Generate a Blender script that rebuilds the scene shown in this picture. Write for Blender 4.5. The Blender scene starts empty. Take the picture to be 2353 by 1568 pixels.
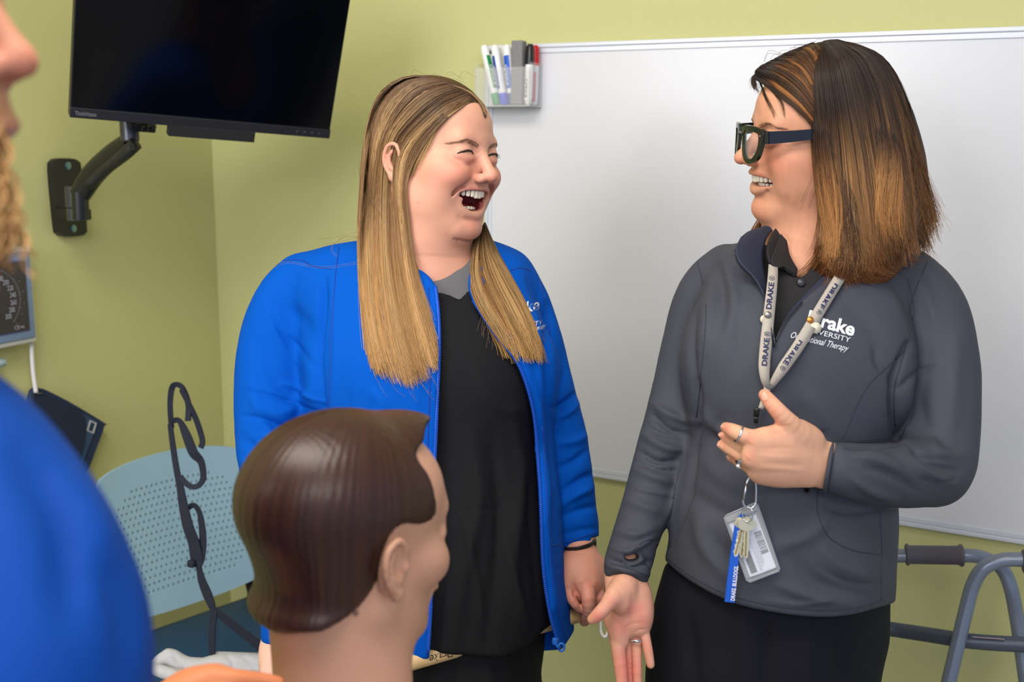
import bpy, math, random, os
import numpy as np
from mathutils import Vector, Matrix
from mathutils.bvhtree import BVHTree

# ------------------------------------------------------------------ camera, world, lights, exposure
F = 2288.0; CX = 1176.5; CY = 784.0; CAMZ = 1.60
_X = np.array([0.90426771, 0.0915022, -0.41704586])      # room axes written in camera axes (right, down, forward)
_Y = np.array([0.42674691, -0.16241051, 0.88966842])
_Z = np.array([0.01367398, -0.98247146, -0.18591086])
R = np.stack([_X, _Y, _Z])
SC = bpy.context.scene
COL = SC.collection
cd = bpy.data.cameras.new('camera'); cam = bpy.data.objects.new('camera', cd); COL.objects.link(cam)
cd.sensor_width = 36.0; cd.lens = F*36.0/2353.0; cd.clip_start = 0.02; cd.clip_end = 50
m = Matrix.Identity(4)
for i in range(3):
    m[i][0] = R[i][0]; m[i][1] = -R[i][1]; m[i][2] = -R[i][2]
m[2][3] = CAMZ
cam.matrix_world = m
cd.dof.use_dof = True; cd.dof.focus_distance = 1.39; cd.dof.aperture_fstop = 4.6
SC.camera = cam
SC.view_settings.view_transform = 'Standard'; SC.view_settings.look = 'None'
SC.view_settings.gamma = 1.0; SC.view_settings.use_curve_mapping = False
SC.view_settings.exposure = 0.05
w = bpy.data.worlds.new('world'); SC.world = w; w.use_nodes = True
w.node_tree.nodes['Background'].inputs[0].default_value = (0.62, 0.76, 1.0, 1)
w.node_tree.nodes['Background'].inputs[1].default_value = 0.66
SC.cycles.max_bounces = 6; SC.cycles.diffuse_bounces = 3; SC.cycles.glossy_bounces = 3
SC.cycles.transmission_bounces = 6; SC.cycles.transparent_max_bounces = 12
SC.cycles.caustics_reflective = False; SC.cycles.caustics_refractive = False
def area(name, loc, target, sx, sy, power, col):
    l = bpy.data.lights.new(name, 'AREA'); l.shape = 'RECTANGLE'; l.size = sx; l.size_y = sy
    l.energy = power; l.color = col
    o = bpy.data.objects.new(name, l); COL.objects.link(o); o.location = loc
    o.rotation_euler = (Vector(target)-Vector(loc)).to_track_quat('-Z', 'Y').to_euler()
    return o
area('window_light', (-1.15, -1.8, 2.15), (-0.95, 1.5, 1.05), 1.5, 1.3, 50, (0.97, 0.97, 1.0))
area('ceiling_light', (-0.55, 0.35, 2.62), (-0.55, 0.9, 0.0), 1.2, 0.6, 26, (1.0, 0.93, 0.82))
area('ceiling_light_rear', (0.9, -0.9, 2.62), (-0.9, 1.0, 0.9), 1.4, 0.8, 28, (1.0, 0.93, 0.82))

# ------------------------------------------------------------------ helpers
def U(px, py, d):                       # camera-axes point at depth d metres seen at photograph position px,py
    return np.array([(px-CX)/F*d, (py-CY)/F*d, d])
def tow(c):                             # camera axes -> room
    c = np.asarray(c, float)
    v = c @ R.T
    v[..., 2] += CAMZ
    return v
def toc(v):
    v = np.array(v, float); v[..., 2] -= CAMZ
    return v @ R
def W(px, py, d): return tow(U(px, py, d))
YB = 2.0475; XL = -1.8269
def PB(px, py, off=0.0):                # point on (or off in front of) the back wall
    r = R @ U(px, py, 1.0); t = (YB-off)/r[1]
    return np.array([r[0]*t, r[1]*t, r[2]*t+CAMZ])
def PL(px, py, off=0.0):
    r = R @ U(px, py, 1.0); t = (XL+off)/r[0]
    return np.array([r[0]*t, r[1]*t, r[2]*t+CAMZ])
def srgb(r, g, b):
    f = lambda c: ((c/255.0)/12.92 if c/255.0 <= 0.04045 else ((c/255.0+0.055)/1.055)**2.4)
    return (f(r), f(g), f(b), 1.0)
MATS = {}
def mat(name, col=(0.5, 0.5, 0.5, 1), rough=0.6, metal=0.0, spec=0.5, bump=None, noise=None, sss=0.0, attr=None,
        trans=0.0, ior=1.45, coat=0.0, alpha=1.0, sheen=0.0, emit=0.0, sssr=(1.0, 0.35, 0.2), aniso=0.0):
    if name in MATS: return MATS[name]
    mt = bpy.data.materials.new(name); mt.use_nodes = True; nt = mt.node_tree; b = nt.nodes['Principled BSDF']
    I = b.inputs
    I['Base Color'].default_value = col; I['Roughness'].default_value = rough; I['Metallic'].default_value = metal
    I['Specular IOR Level'].default_value = spec; I['Transmission Weight'].default_value = trans; I['IOR'].default_value = ior
    I['Coat Weight'].default_value = coat; I['Alpha'].default_value = alpha; I['Sheen Weight'].default_value = sheen
    if sss:
        I['Subsurface Weight'].default_value = sss; I['Subsurface Radius'].default_value = sssr; I['Subsurface Scale'].default_value = 0.006
    if emit:
        I['Emission Color'].default_value = col; I['Emission Strength'].default_value = emit
    src = None
    if attr:
        a = nt.nodes.new('ShaderNodeAttribute'); a.attribute_name = attr; src = a.outputs['Color']
    tc = nt.nodes.new('ShaderNodeTexCoord')
    if noise:                           # (scale, strength, contrast colour)
        n = nt.nodes.new('ShaderNodeTexNoise'); n.inputs['Scale'].default_value = noise[0]; n.inputs['Detail'].default_value = 4
        nt.links.new(tc.outputs['Object'], n.inputs['Vector'])
        mx = nt.nodes.new('ShaderNodeMix'); mx.data_type = 'RGBA'
        mr = nt.nodes.new('ShaderNodeMapRange'); mr.inputs['From Min'].default_value = 0.35; mr.inputs['From Max'].default_value = 0.7
        mr.inputs['To Max'].default_value = noise[1]
        nt.links.new(n.outputs['Fac'], mr.inputs['Value']); nt.links.new(mr.outputs['Result'], mx.inputs[0])
        if src: nt.links.new(src, mx.inputs[6])
        else: mx.inputs[6].default_value = col
        mx.inputs[7].default_value = noise[2]
        src = mx.outputs[2]
    if src: nt.links.new(src, I['Base Color'])
    if bump:                            # (scale, strength, distance)
        n = nt.nodes.new('ShaderNodeTexNoise'); n.inputs['Scale'].default_value = bump[0]; n.inputs['Detail'].default_value = 3
        nt.links.new(tc.outputs['Object'], n.inputs['Vector'])
        bp = nt.nodes.new('ShaderNodeBump'); bp.inputs['Strength'].default_value = bump[1]; bp.inputs['Distance'].default_value = bump[2]
        nt.links.new(n.outputs['Fac'], bp.inputs['Height']); nt.links.new(bp.outputs['Normal'], I['Normal'])
    MATS[name] = mt
    return mt
def thing(name, label, cat, loc, group=None):
    o = bpy.data.objects.new(name, None); o.empty_display_size = 0.05; COL.objects.link(o); o.location = loc
    o['label'] = label; o['category'] = cat
    if group: o['group'] = group
    return o
def obj(name, V, Fc, mt, parent=None, smooth=True, colors=None, label=None, cat=None, group=None, kind=None, mids=None, auto=None):
    V = np.asarray(V, dtype=np.float32).reshape(-1, 3)
    if parent is not None:
        p = parent; off = np.zeros(3)
        while p is not None: off += np.array(p.location); p = p.parent
        loc = np.zeros(3)
    else:
        mn, mxx = V.min(0), V.max(0); off = np.array([(mn[0]+mxx[0])/2, (mn[1]+mxx[1])/2, mn[2]]); loc = off
    V = (V-off).astype(np.float32)
    me = bpy.data.meshes.new(name)
    if isinstance(Fc, np.ndarray):
        n, k = Fc.shape
        me.vertices.add(len(V)); me.vertices.foreach_set('co', V.ravel())
        me.loops.add(n*k); me.loops.foreach_set('vertex_index', Fc.astype(np.int32).ravel())
        me.polygons.add(n); me.polygons.foreach_set('loop_start', np.arange(0, n*k, k, dtype=np.int32))
        me.update(calc_edges=True)
    else:
        me.from_pydata([tuple(v) for v in V], [], [tuple(int(i) for i in f) for f in Fc])
        me.update()
    me.validate()
    for mm in (mt if isinstance(mt, (list, tuple)) else [mt]): me.materials.append(mm)
    if mids is not None: me.polygons.foreach_set('material_index', np.asarray(mids, dtype=np.int32))
    me.polygons.foreach_set('use_smooth', np.full(len(me.polygons), smooth, dtype=bool))
    if auto is not None:
        me.set_sharp_from_angle(angle=math.radians(auto))
    if colors is not None:
        ca = me.color_attributes.new('col', 'FLOAT_COLOR', 'POINT')
        c4 = np.ones((len(V), 4), dtype=np.float32); c4[:, :3] = colors
        ca.data.foreach_set('color', c4.ravel())
    o = bpy.data.objects.new(name, me); COL.objects.link(o)
    if parent is not None: o.parent = parent
    else: o.location = loc
    if label: o['label'] = label
    if cat: o['category'] = cat
    if group: o['group'] = group
    if kind: o['kind'] = kind
    return o
class MB:                               # mesh builder: gathers pieces into one mesh
    def __init__(s): s.V = []; s.F = []; s.n = 0; s.M = []
    def add(s, V, Fc, mi=0):
        V = np.asarray(V, float).reshape(-1, 3)
        s.V.append(V); s.F += [tuple(int(i)+s.n for i in f) for f in Fc]; s.M += [mi]*len(Fc); s.n += len(V); return s
    def box(s, c, size, ax=None, mi=0, bev=0.0):
        c = np.asarray(c, float); h = np.asarray(size, float)/2
        ax = np.eye(3) if ax is None else np.asarray(ax, float)      # rows = axes
        if bev <= 0:
            P = np.array([[x, y, z] for x in (-1, 1) for y in (-1, 1) for z in (-1, 1)])*h
            Fc = [(0, 1, 3, 2), (4, 6, 7, 5), (0, 4, 5, 1), (2, 3, 7, 6), (0, 2, 6, 4), (1, 5, 7, 3)]
            return s.add(P @ ax+c, Fc, mi)
        import bmesh
        bm = bmesh.new(); bmesh.ops.create_cube(bm, size=1.0)
        for v in bm.verts: v.co = Vector((v.co.x*2*h[0], v.co.y*2*h[1], v.co.z*2*h[2]))
        bmesh.ops.bevel(bm, geom=bm.edges[:]+bm.verts[:], offset=bev, segments=3, profile=0.5, affect='EDGES')
        bm.verts.index_update()
        P = np.array([tuple(v.co) for v in bm.verts]); Fc = [tuple(v.index for v in f.verts) for f in bm.faces]; bm.free()
        return s.add(P @ ax+c, Fc, mi)
    def tube(s, pts, r, seg=10, mi=0, cap=True, flat=1.0, up=None, closed=False):
        V, Fc = sweep(pts, r, seg, cap, flat, up, closed); return s.add(V, Fc, mi)
    def prism(s, poly, depthvec, mi=0):  # planar polygon extruded along depthvec
        P = np.asarray(poly, float); n = len(P); D = np.asarray(depthvec, float)
        V = np.vstack([P, P+D])
        Fc = [tuple(range(n-1, -1, -1)), tuple(range(n, 2*n))]+[(i, (i+1) % n, n+(i+1) % n, n+i) for i in range(n)]
        return s.add(V, Fc, mi)
    def lathe(s, a, b, prof, seg=20, mi=0):   # prof: list of (t along a->b, radius)
        a = np.asarray(a, float); b = np.asarray(b, float); ax = b-a; L = np.linalg.norm(ax); ax = ax/L
        u = np.cross(ax, [0.3, 0.5, 0.81]); u /= np.linalg.norm(u); v = np.cross(ax, u)
        V = []; n = len(prof)
        for t, r in prof:
            for k in range(seg):
                q = 2*math.pi*k/seg
                V.append(a+ax*L*t+(u*math.cos(q)+v*math.sin(q))*r)
        Fc = [(i*seg+k, i*seg+(k+1) % seg, (i+1)*seg+(k+1) % seg, (i+1)*seg+k) for i in range(n-1) for k in range(seg)]
        Fc += [tuple(range(seg-1, -1, -1)), tuple(range((n-1)*seg, n*seg))]
        return s.add(V, Fc, mi)
    def obj(s, name, mt, parent=None, **k):
        return obj(name, np.vstack(s.V), s.F, mt, parent, mids=s.M if any(s.M) else None, **k)
def spline(pts, n=8, closed=False):     # Catmull-Rom through the points, any dimension
    P = np.asarray(pts, float)
    if len(P) < 3 and not closed:
        t = np.linspace(0, 1, n*(len(P)-1)+1)[:, None]; return P[0]*(1-t)+P[-1]*t
    if closed: Q = np.vstack([P[-1], P, P[0], P[1]])
    else: Q = np.vstack([2*P[0]-P[1], P, 2*P[-1]-P[-2]])
    out = []
    t = np.arange(n)/n
    for i in range(len(Q)-3):
        a, b, c, d = Q[i:i+4]; tt = t[:, None]
        out.append(0.5*((2*b)+(c-a)*tt+(2*a-5*b+4*c-d)*tt**2+(-a+3*b-3*c+d)*tt**3))
    out = np.vstack(out)
    if not closed: out = np.vstack([out, P[-1]])
    return out
def sweep(pts, r, seg=10, cap=True, flat=1.0, up=None, closed=False):
    P = np.asarray(pts, float); n = len(P)
    r = np.full(n, r, float) if np.isscalar(r) else np.asarray(r, float)
    T = (np.roll(P, -1, 0)-np.roll(P, 1, 0)) if closed else np.gradient(P, axis=0)
    T /= (np.linalg.norm(T, axis=1)[:, None]+1e-12)
    if up is None:
        u = np.cross(T[0], [0.31, 0.52, 0.79]); u /= np.linalg.norm(u)
    V = []
    for i in range(n):
        if up is not None:
            u = np.asarray(up[i] if np.ndim(up) == 2 else up, float)
        u = u-T[i]*np.dot(u, T[i]); u = u/(np.linalg.norm(u)+1e-12); v = np.cross(T[i], u)
        q = 2*np.pi*np.arange(seg)/seg
        V.append(P[i]+r[i]*(np.cos(q)[:, None]*u*flat+np.sin(q)[:, None]*v))
    V = np.vstack(V); Fc = []
    for i in range(n if closed else n-1):
        j = (i+1) % n
        for k in range(seg):
            Fc.append((i*seg+k, i*seg+(k+1) % seg, j*seg+(k+1) % seg, j*seg+k))
    if cap and not closed: Fc += [tuple(range(seg-1, -1, -1)), tuple(range((n-1)*seg, n*seg))]
    return V, Fc
def ribbon(pts, widthdir, w, th):       # flat strap: centre line, unit width directions, width, thickness
    P = np.asarray(pts, float); n = len(P); T = np.gradient(P, axis=0); T /= np.linalg.norm(T, axis=1)[:, None]
    Wd = np.asarray(widthdir, float); Wd = np.tile(Wd, (n, 1)) if Wd.ndim == 1 else Wd
    Wd = Wd-T*np.sum(T*Wd, 1)[:, None]; Wd /= np.linalg.norm(Wd, axis=1)[:, None]; N = np.cross(T, Wd)
    w = np.full(n, w, float) if np.isscalar(w) else np.asarray(w, float)
    a = Wd*w[:, None]/2; b = N*th/2
    V = np.stack([P-a-b, P+a-b, P+a+b, P-a+b], 1).reshape(-1, 3)
    Fc = [(0, 3, 2, 1), (4*n-4, 4*n-3, 4*n-2, 4*n-1)]
    for i in range(n-1):
        for k in range(4): Fc.append((4*i+k, 4*i+(k+1) % 4, 4*i+4+(k+1) % 4, 4*i+4+k))
    return V, Fc
def glyphs(txt, shear=0.0, off=0.0, space=1.0, bold=0.0):   # flat lettering: vertices (x, y) with cap height near 0.7, and faces
    c = bpy.data.curves.new('t', 'FONT'); c.body = txt; c.size = 1.0; c.offset = off+bold; c.resolution_u = 4; c.shear = shear; c.space_character = space
    o = bpy.data.objects.new('t', c); COL.objects.link(o)
    dg = bpy.context.evaluated_depsgraph_get(); dg.update()
    me = bpy.data.meshes.new_from_object(o.evaluated_get(dg))
    V = np.array([tuple(v.co)[:2] for v in me.vertices]); Fc = [tuple(p.vertices) for p in me.polygons]
    bpy.data.objects.remove(o); bpy.data.curves.remove(c); bpy.data.meshes.remove(me)
    return V, Fc
def text_on(mb, txt, o, ux, uy, h, fit=None, mi=0, **k):  # lettering in the plane o + x*ux + y*uy, height h, fit = total width
    V, Fc = glyphs(txt, **k); V[:, 0] -= V[:, 0].min(); s = h/0.72
    sx = s if fit is None else fit/max(V[:, 0].max(), 1e-6)
    ux = np.asarray(ux, float); uy = np.asarray(uy, float)
    mb.add(np.asarray(o)+V[:, :1]*sx*ux+V[:, 1:]*s*uy, Fc, mi)

# ------------------------------------------------------------------ signed-distance sculpting (camera axes, metres)
def BB(x0, y0, x1, y1, d0, d1):          # bounds of a traced box between two depths
    a = np.array([U(x, y, d) for x in (x0, x1) for y in (y0, y1) for d in (d0, d1)]); return a.min(0), a.max(0)
class Sculpt:
    def __init__(s, lo, hi, h):
        s.h = h; s.lo = np.asarray(lo, float); n = np.ceil((np.asarray(hi, float)-s.lo)/h).astype(int)+1; s.n = n
        s.ax = [np.float32(s.lo[i])+np.arange(n[i], dtype=np.float32)*np.float32(h) for i in range(3)]
        s.D = np.full(n, 0.5, np.float32)
    def sub(s, lo, hi):
        a = np.clip(np.floor((np.asarray(lo)-s.lo)/s.h).astype(int), 0, s.n-1); b = np.clip(np.ceil((np.asarray(hi)-s.lo)/s.h).astype(int)+1, 1, s.n)
        if np.any(b <= a): return None, None
        sl = tuple(slice(a[i], b[i]) for i in range(3))
        return sl, (s.ax[0][sl[0]][:, None, None], s.ax[1][sl[1]][None, :, None], s.ax[2][sl[2]][None, None, :])
    def comb(s, sl, d, k, op):
        a = s.D[sl]; d = d.astype(np.float32)
        if op == 'u':
            r = np.minimum(a, d)
            if k > 0: hh = np.maximum(k-np.abs(a-d), 0)/k; r = r-hh*hh*k*0.25
        elif op == 's':
            d = -d; r = np.maximum(a, d)
            if k > 0: hh = np.maximum(k-np.abs(a-d), 0)/k; r = r+hh*hh*k*0.25
        else:
            r = np.maximum(a, d)
            if k > 0: hh = np.maximum(k-np.abs(a-d), 0)/k; r = r+hh*hh*k*0.25
        s.D[sl] = r
    def ell(s, c, r, rot=None, k=0.0, op='u'):      # ellipsoid; rot rows = its axes
        c = np.asarray(c, float); r = np.asarray(r, float)
        Rt = np.eye(3) if rot is None else np.asarray(rot, float)
        ext = np.sqrt(((Rt.T*r)**2).sum(1))+k+3*s.h
        sl, g = s.sub(c-ext, c+ext)
        if sl is None: return s
        x, y, z = g[0]-c[0], g[1]-c[1], g[2]-c[2]
        q = [(Rt[i, 0]*x+Rt[i, 1]*y+Rt[i, 2]*z)/r[i] for i in range(3)]
        k0 = np.sqrt(q[0]**2+q[1]**2+q[2]**2)+1e-6
        k1 = np.sqrt((q[0]/r[0])**2+(q[1]/r[1])**2+(q[2]/r[2])**2)+1e-6
        s.comb(sl, k0*(k0-1)/k1, k, op); return s
    def cap(s, a, b, ra, rb, k=0.0, op='u', flat=None):   # tapered capsule; flat=(unit dir, factor) squashes it across dir
        a = np.asarray(a, float); b = np.asarray(b, float); m_ = max(ra, rb)*(1.0 if flat is None else max(1.0, flat[1]))+k+3*s.h
        sl, g = s.sub(np.minimum(a, b)-m_, np.maximum(a, b)+m_)
        if sl is None: return s
        x, y, z = g[0]-a[0], g[1]-a[1], g[2]-a[2]; e = b-a; L2 = float(e @ e)+1e-12
        t = np.clip((x*e[0]+y*e[1]+z*e[2])/L2, 0, 1)
        x, y, z = x-t*e[0], y-t*e[1], z-t*e[2]
        if flat is not None:
            n = np.asarray(flat[0], float); n = n/np.linalg.norm(n); w_ = (x*n[0]+y*n[1]+z*n[2])*(1/flat[1]-1)
            x, y, z = x+w_*n[0], y+w_*n[1], z+w_*n[2]
        d = np.sqrt(x*x+y*y+z*z)-(ra+(rb-ra)*t)
        if flat is not None and flat[1] < 1: d = d*flat[1]
        s.comb(sl, d, k, op); return s
    def chain(s, pts, k=0.0, kk=None, op='u', sp=0, flat=None):    # pts: (px, py, depth, radius in photo px)
        P = np.asarray(pts, float)
        if sp: P = spline(P, sp)
        C = np.array([U(*p[:3]) for p in P]); r = P[:, 3]*P[:, 2]/F
        lo = (C-r[:, None]).min(0); hi = (C+r[:, None]).max(0); m_ = k+4*s.h
        sl, g = s.sub(lo-m_, hi+m_)
        if sl is None: return s
        best = None; kk = (float(r.mean())*(0.10 if r.mean() < 0.0135 else 0.25) if kk is None else kk)
        for i in range(len(P)-1):
            a, b = C[i], C[i+1]; x, y, z = g[0]-a[0], g[1]-a[1], g[2]-a[2]; e = b-a; L2 = float(e @ e)+1e-12
            t = np.clip((x*e[0]+y*e[1]+z*e[2])/L2, 0, 1); x, y, z = x-t*e[0], y-t*e[1], z-t*e[2]
            if flat is not None:
                n = np.asarray(flat[0], float); n = n/np.linalg.norm(n); w_ = (x*n[0]+y*n[1]+z*n[2])*(1/flat[1]-1)
                x, y, z = x+w_*n[0], y+w_*n[1], z+w_*n[2]
            d = np.sqrt(x*x+y*y+z*z)-(r[i]+(r[i+1]-r[i])*t)
            if flat is not None and flat[1] < 1: d = d*flat[1]
            if best is None: best = d
            else:
                hh = np.maximum(kk-np.abs(best-d), 0)/kk if kk > 0 else 0
                best = np.minimum(best, d)-(hh*hh*kk*0.25 if kk > 0 else 0)
        s.comb(sl, best, k, op); return s
    def loft(s, rows, n=2.3, k=0.0, op='u', drows=None):  # rows: (py, px left, px right, depth centre, half thickness m)
        Rw = np.asarray(rows, float); Rw = spline(Rw, 6)
        lo = np.array([U(min(Rw[:, 1]), Rw[0, 0], Rw[:, 3].max()+.2).tolist()]).min(0)
        al = [U(a[1], a[0], a[3]+sg*a[4]) for a in Rw for sg in (-1, 1)]+[U(a[2], a[0], a[3]+sg*a[4]) for a in Rw for sg in (-1, 1)]
        al = np.array(al); m_ = k+4*s.h
        sl, g = s.sub(al.min(0)-m_, al.max(0)+m_)
        if sl is None: return s
        x, y, z = g; py = F*y/z+CY; px = F*x/z+CX
        yy = Rw[:, 0]; it = lambda c: np.interp(py, yy, Rw[:, c])
        L, Rr, dc, th = it(1), it(2), it(3), it(4)
        hw = (Rr-L)/2; u = np.abs((px-(L+Rr)/2)/hw); v = np.abs((z-dc)/th)
        rr = (u**n+v**n)**(1/n); hwm = hw*dc/F
        # gradient-aware scale
        gx = (u**(n-1))/(rr**(n-1)+1e-6)/hwm; gz = (v**(n-1))/(rr**(n-1)+1e-6)/th
        d = (rr-1)/np.sqrt(gx*gx+gz*gz+1e-6)
        e = np.maximum(yy[0]-py, py-yy[-1])*z/F
        d = np.maximum(d, e)
        s.comb(sl, d, k, op); return s
    def func(s, fn, lo, hi, k=0.0, op='u'):
        sl, g = s.sub(lo, hi)
        if sl is None: return s
        s.comb(sl, np.broadcast_to(fn(*g), s.D[sl].shape), k, op); return s
    def mesh(s):
        D = s.D; I = D < 0
        n = np.array(D.shape)-1
        c = np.zeros(n, np.uint8)
        for dx in (0, 1):
            for dy in (0, 1):
                for dz in (0, 1): c += I[dx:dx+n[0], dy:dy+n[1], dz:dz+n[2]]
        act = np.argwhere((c > 0) & (c < 8)); idx = np.full(n, -1, np.int32); idx[tuple(act.T)] = np.arange(len(act))
        cor = np.array([[a, b, d] for a in (0, 1) for b in (0, 1) for d in (0, 1)])
        vals = np.stack([D[act[:, 0]+q[0], act[:, 1]+q[1], act[:, 2]+q[2]] for q in cor], 1)
        S = np.zeros((len(act), 3)); N = np.zeros(len(act))
        for i in range(8):
            for j in range(i+1, 8):
                if np.abs(cor[i]-cor[j]).sum() != 1: continue
                a, b = vals[:, i], vals[:, j]; mk = (a < 0) != (b < 0); t = np.where(mk, a/(a-b+1e-20), 0)
                S += mk[:, None]*(cor[i]+(cor[j]-cor[i])*t[:, None]); N += mk
        V = s.lo+(act+S/N[:, None])*s.h
        Q = []
        for ax in range(3):
            o = [0, 1, 2]; o.remove(ax); b_, c_ = o
            sl0 = [slice(1, -1)]*3; sl0[ax] = slice(0, -1); sl1 = [slice(1, -1)]*3; sl1[ax] = slice(1, None)
            A = I[tuple(sl0)]; B = I[tuple(sl1)]
            for fl, mk in ((False, A & ~B), (True, ~A & B)):
                e = np.argwhere(mk); off = np.ones(3, int); off[ax] = 0; e = e+off
                q = []
                for db, dc in ((0, 0), (-1, 0), (-1, -1), (0, -1)):
                    t = e.copy(); t[:, b_] += db; t[:, c_] += dc; q.append(idx[t[:, 0], t[:, 1], t[:, 2]])
                q = np.stack(q, 1)
                if fl != (ax == 1): q = q[:, ::-1]
                Q.append(q)
        Q = np.vstack(Q); Q = Q[(Q >= 0).all(1)]
        return V, Q
def relax(V, Q, it=1, lam=0.5):
    n = len(V)
    for _ in range(it):
        S = np.zeros((n, 3)); N = np.zeros(n)
        for a, b in ((0, 1), (1, 2), (2, 3), (3, 0)):
            i, j = Q[:, a], Q[:, b]
            for ax in range(3):
                S[:, ax] += np.bincount(i, V[j, ax], n)+np.bincount(j, V[i, ax], n)
            N += np.bincount(i, minlength=n)+np.bincount(j, minlength=n)
        V = V+lam*(S/np.maximum(N, 1)[:, None]-V)
    return V
def vnormals(V, Q):
    a = V[Q[:, 2]]-V[Q[:, 0]]; b = V[Q[:, 3]]-V[Q[:, 1]]; fn = np.cross(a, b); N = np.zeros_like(V)
    for k in range(4):
        for ax in range(3): N[:, ax] += np.bincount(Q[:, k], fn[:, ax], len(V))
    return N/(np.linalg.norm(N, axis=1)[:, None]+1e-12)
def prj(V):                              # camera-axes points -> photograph px, py
    return np.stack([V[:, 0]/V[:, 2]*F+CX, V[:, 1]/V[:, 2]*F+CY], 1)
def seg_dist(P, line):                   # distance in px from points to a polyline, and the parameter 0..1
    line = np.asarray(line, float)[:, :2]; best = np.full(len(P), 1e9); tt = np.zeros(len(P)); side = np.zeros(len(P)); n = len(line)-1
    for i in range(n):
        a, b = line[i], line[i+1]; e = b-a; L2 = e @ e+1e-9
        t = np.clip(((P-a) @ e)/L2, 0, 1); q = P-a-t[:, None]*e; d = np.hypot(q[:, 0], q[:, 1])
        mk = d < best; best[mk] = d[mk]; tt[mk] = (i+t[mk])/n; side[mk] = (e[0]*q[mk, 1]-e[1]*q[mk, 0])
    return best, tt, np.sign(side)
def folds(V, Q, lst, smooth=True):       # cloth folds: (traced line, width px, height mm); raised or sunk along the normal
    P = prj(V); N = vnormals(V, Q); face = np.clip(-(N*V).sum(1)/np.linalg.norm(V, axis=1)*1.6+0.25, 0, 1)
    dsp = np.zeros(len(V))
    for ln, wd, hh in lst:
        ln = np.asarray(ln, float)
        if smooth and len(ln) > 2: ln = spline(ln, 5)
        mn = ln.min(0)-3*wd; mx = ln.max(0)+3*wd
        mk = (P[:, 0] > mn[0]) & (P[:, 0] < mx[0]) & (P[:, 1] > mn[1]) & (P[:, 1] < mx[1])
        if not mk.any(): continue
        d, t, sd = seg_dist(P[mk], ln); taper = np.sin(np.pi*np.clip(t*0.9+0.05, 0, 1))**0.6
        dsp[mk] += hh*0.001*np.exp(-(d/wd)**2)*taper
    return V+N*(dsp*face)[:, None]
def wob(P, sc, seed=0):                  # cheap smooth noise made of sines
    rs = np.random.RandomState(seed); o = np.zeros(len(P))
    for i in range(6):
        k = rs.normal(size=3); k /= np.linalg.norm(k); o += np.sin(P @ k*(sc*(0.6+0.35*i))+rs.rand()*6.28)/(1+0.4*i)
    return o/2.5

# ------------------------------------------------------------------ the room
M_WALL = mat('wall_paint', srgb(200, 198, 140), 0.62, bump=(160, 0.08, 0.002), noise=(1.2, 0.25, srgb(196, 194, 136)), spec=0.3)
M_CEIL = mat('ceiling_paint', (0.8, 0.8, 0.78, 1), 0.8)
M_FLOOR = mat('floor_vinyl', (0.36, 0.33, 0.28, 1), 0.4, noise=(6, 0.5, (0.28, 0.25, 0.2, 1)))
def struct(name, c, size, mt):
    b = MB().box(c, size); return b.obj(name, mt, smooth=False, kind='structure')
struct('wall_back', (0.2, YB+0.05, 1.35), (4.2, 0.1, 2.7), M_WALL)
struct('wall_left', (XL-0.05, 0.5, 1.35), (0.1, 3.2, 2.7), M_WALL)
struct('floor', (0.2, 0.0, -0.05), (4.2, 4.2, 0.1), M_FLOOR)
struct('ceiling', (0.2, 0.0, 2.75), (4.2, 4.2, 0.1), M_CEIL)
struct('baseboard_back', (0.2, YB-0.006, 0.05), (4.0, 0.012, 0.1), mat('baseboard_vinyl', (0.12, 0.12, 0.12, 1), 0.5))

# ------------------------------------------------------------------ whiteboard
zt = CAMZ+0.2314; zb = CAMZ-0.7178; xl = PB(1121, 400)[0]; xr = 0.84
wb = thing('whiteboard', 'large white dry-erase board on the green wall behind the two women', 'whiteboard', ((xl+xr)/2, YB, zb))
M_WB = mat('board_enamel', srgb(219, 219, 226), 0.25, spec=0.5, noise=(3.0, 0.35, srgb(214, 214, 222)))
M_AL = mat('board_frame_metal', srgb(214, 217, 228), 0.35, metal=0.15, spec=0.5)
MB().box(((xl+xr)/2, YB-0.006, (zt+zb)/2), (xr-xl-0.02, 0.012, zt-zb-0.02)).obj('writing_surface', M_WB, wb, smooth=False)
fr = MB(); th = 0.016
for z, s in ((zt, -1), (zb, 1)):
    fr.box(((xl+xr)/2, YB-0.0085, z+s*0.0045), (xr-xl, 0.017, 0.009), bev=0.002)
    fr.box(((xl+xr)/2, YB-0.0075, z+s*0.0145), (xr-xl, 0.015, 0.0105), bev=0.0012)
for x, s in ((xl, 1), (xr, -1)):
    fr.box((x+s*0.004, YB-0.0085, (zt+zb)/2), (0.008, 0.017, zt-zb), bev=0.002)
    fr.box((x+s*0.0125, YB-0.0075, (zt+zb)/2), (0.009, 0.015, zt-zb), bev=0.0012)
fr.obj('frame', M_AL, wb, smooth=False)

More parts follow.
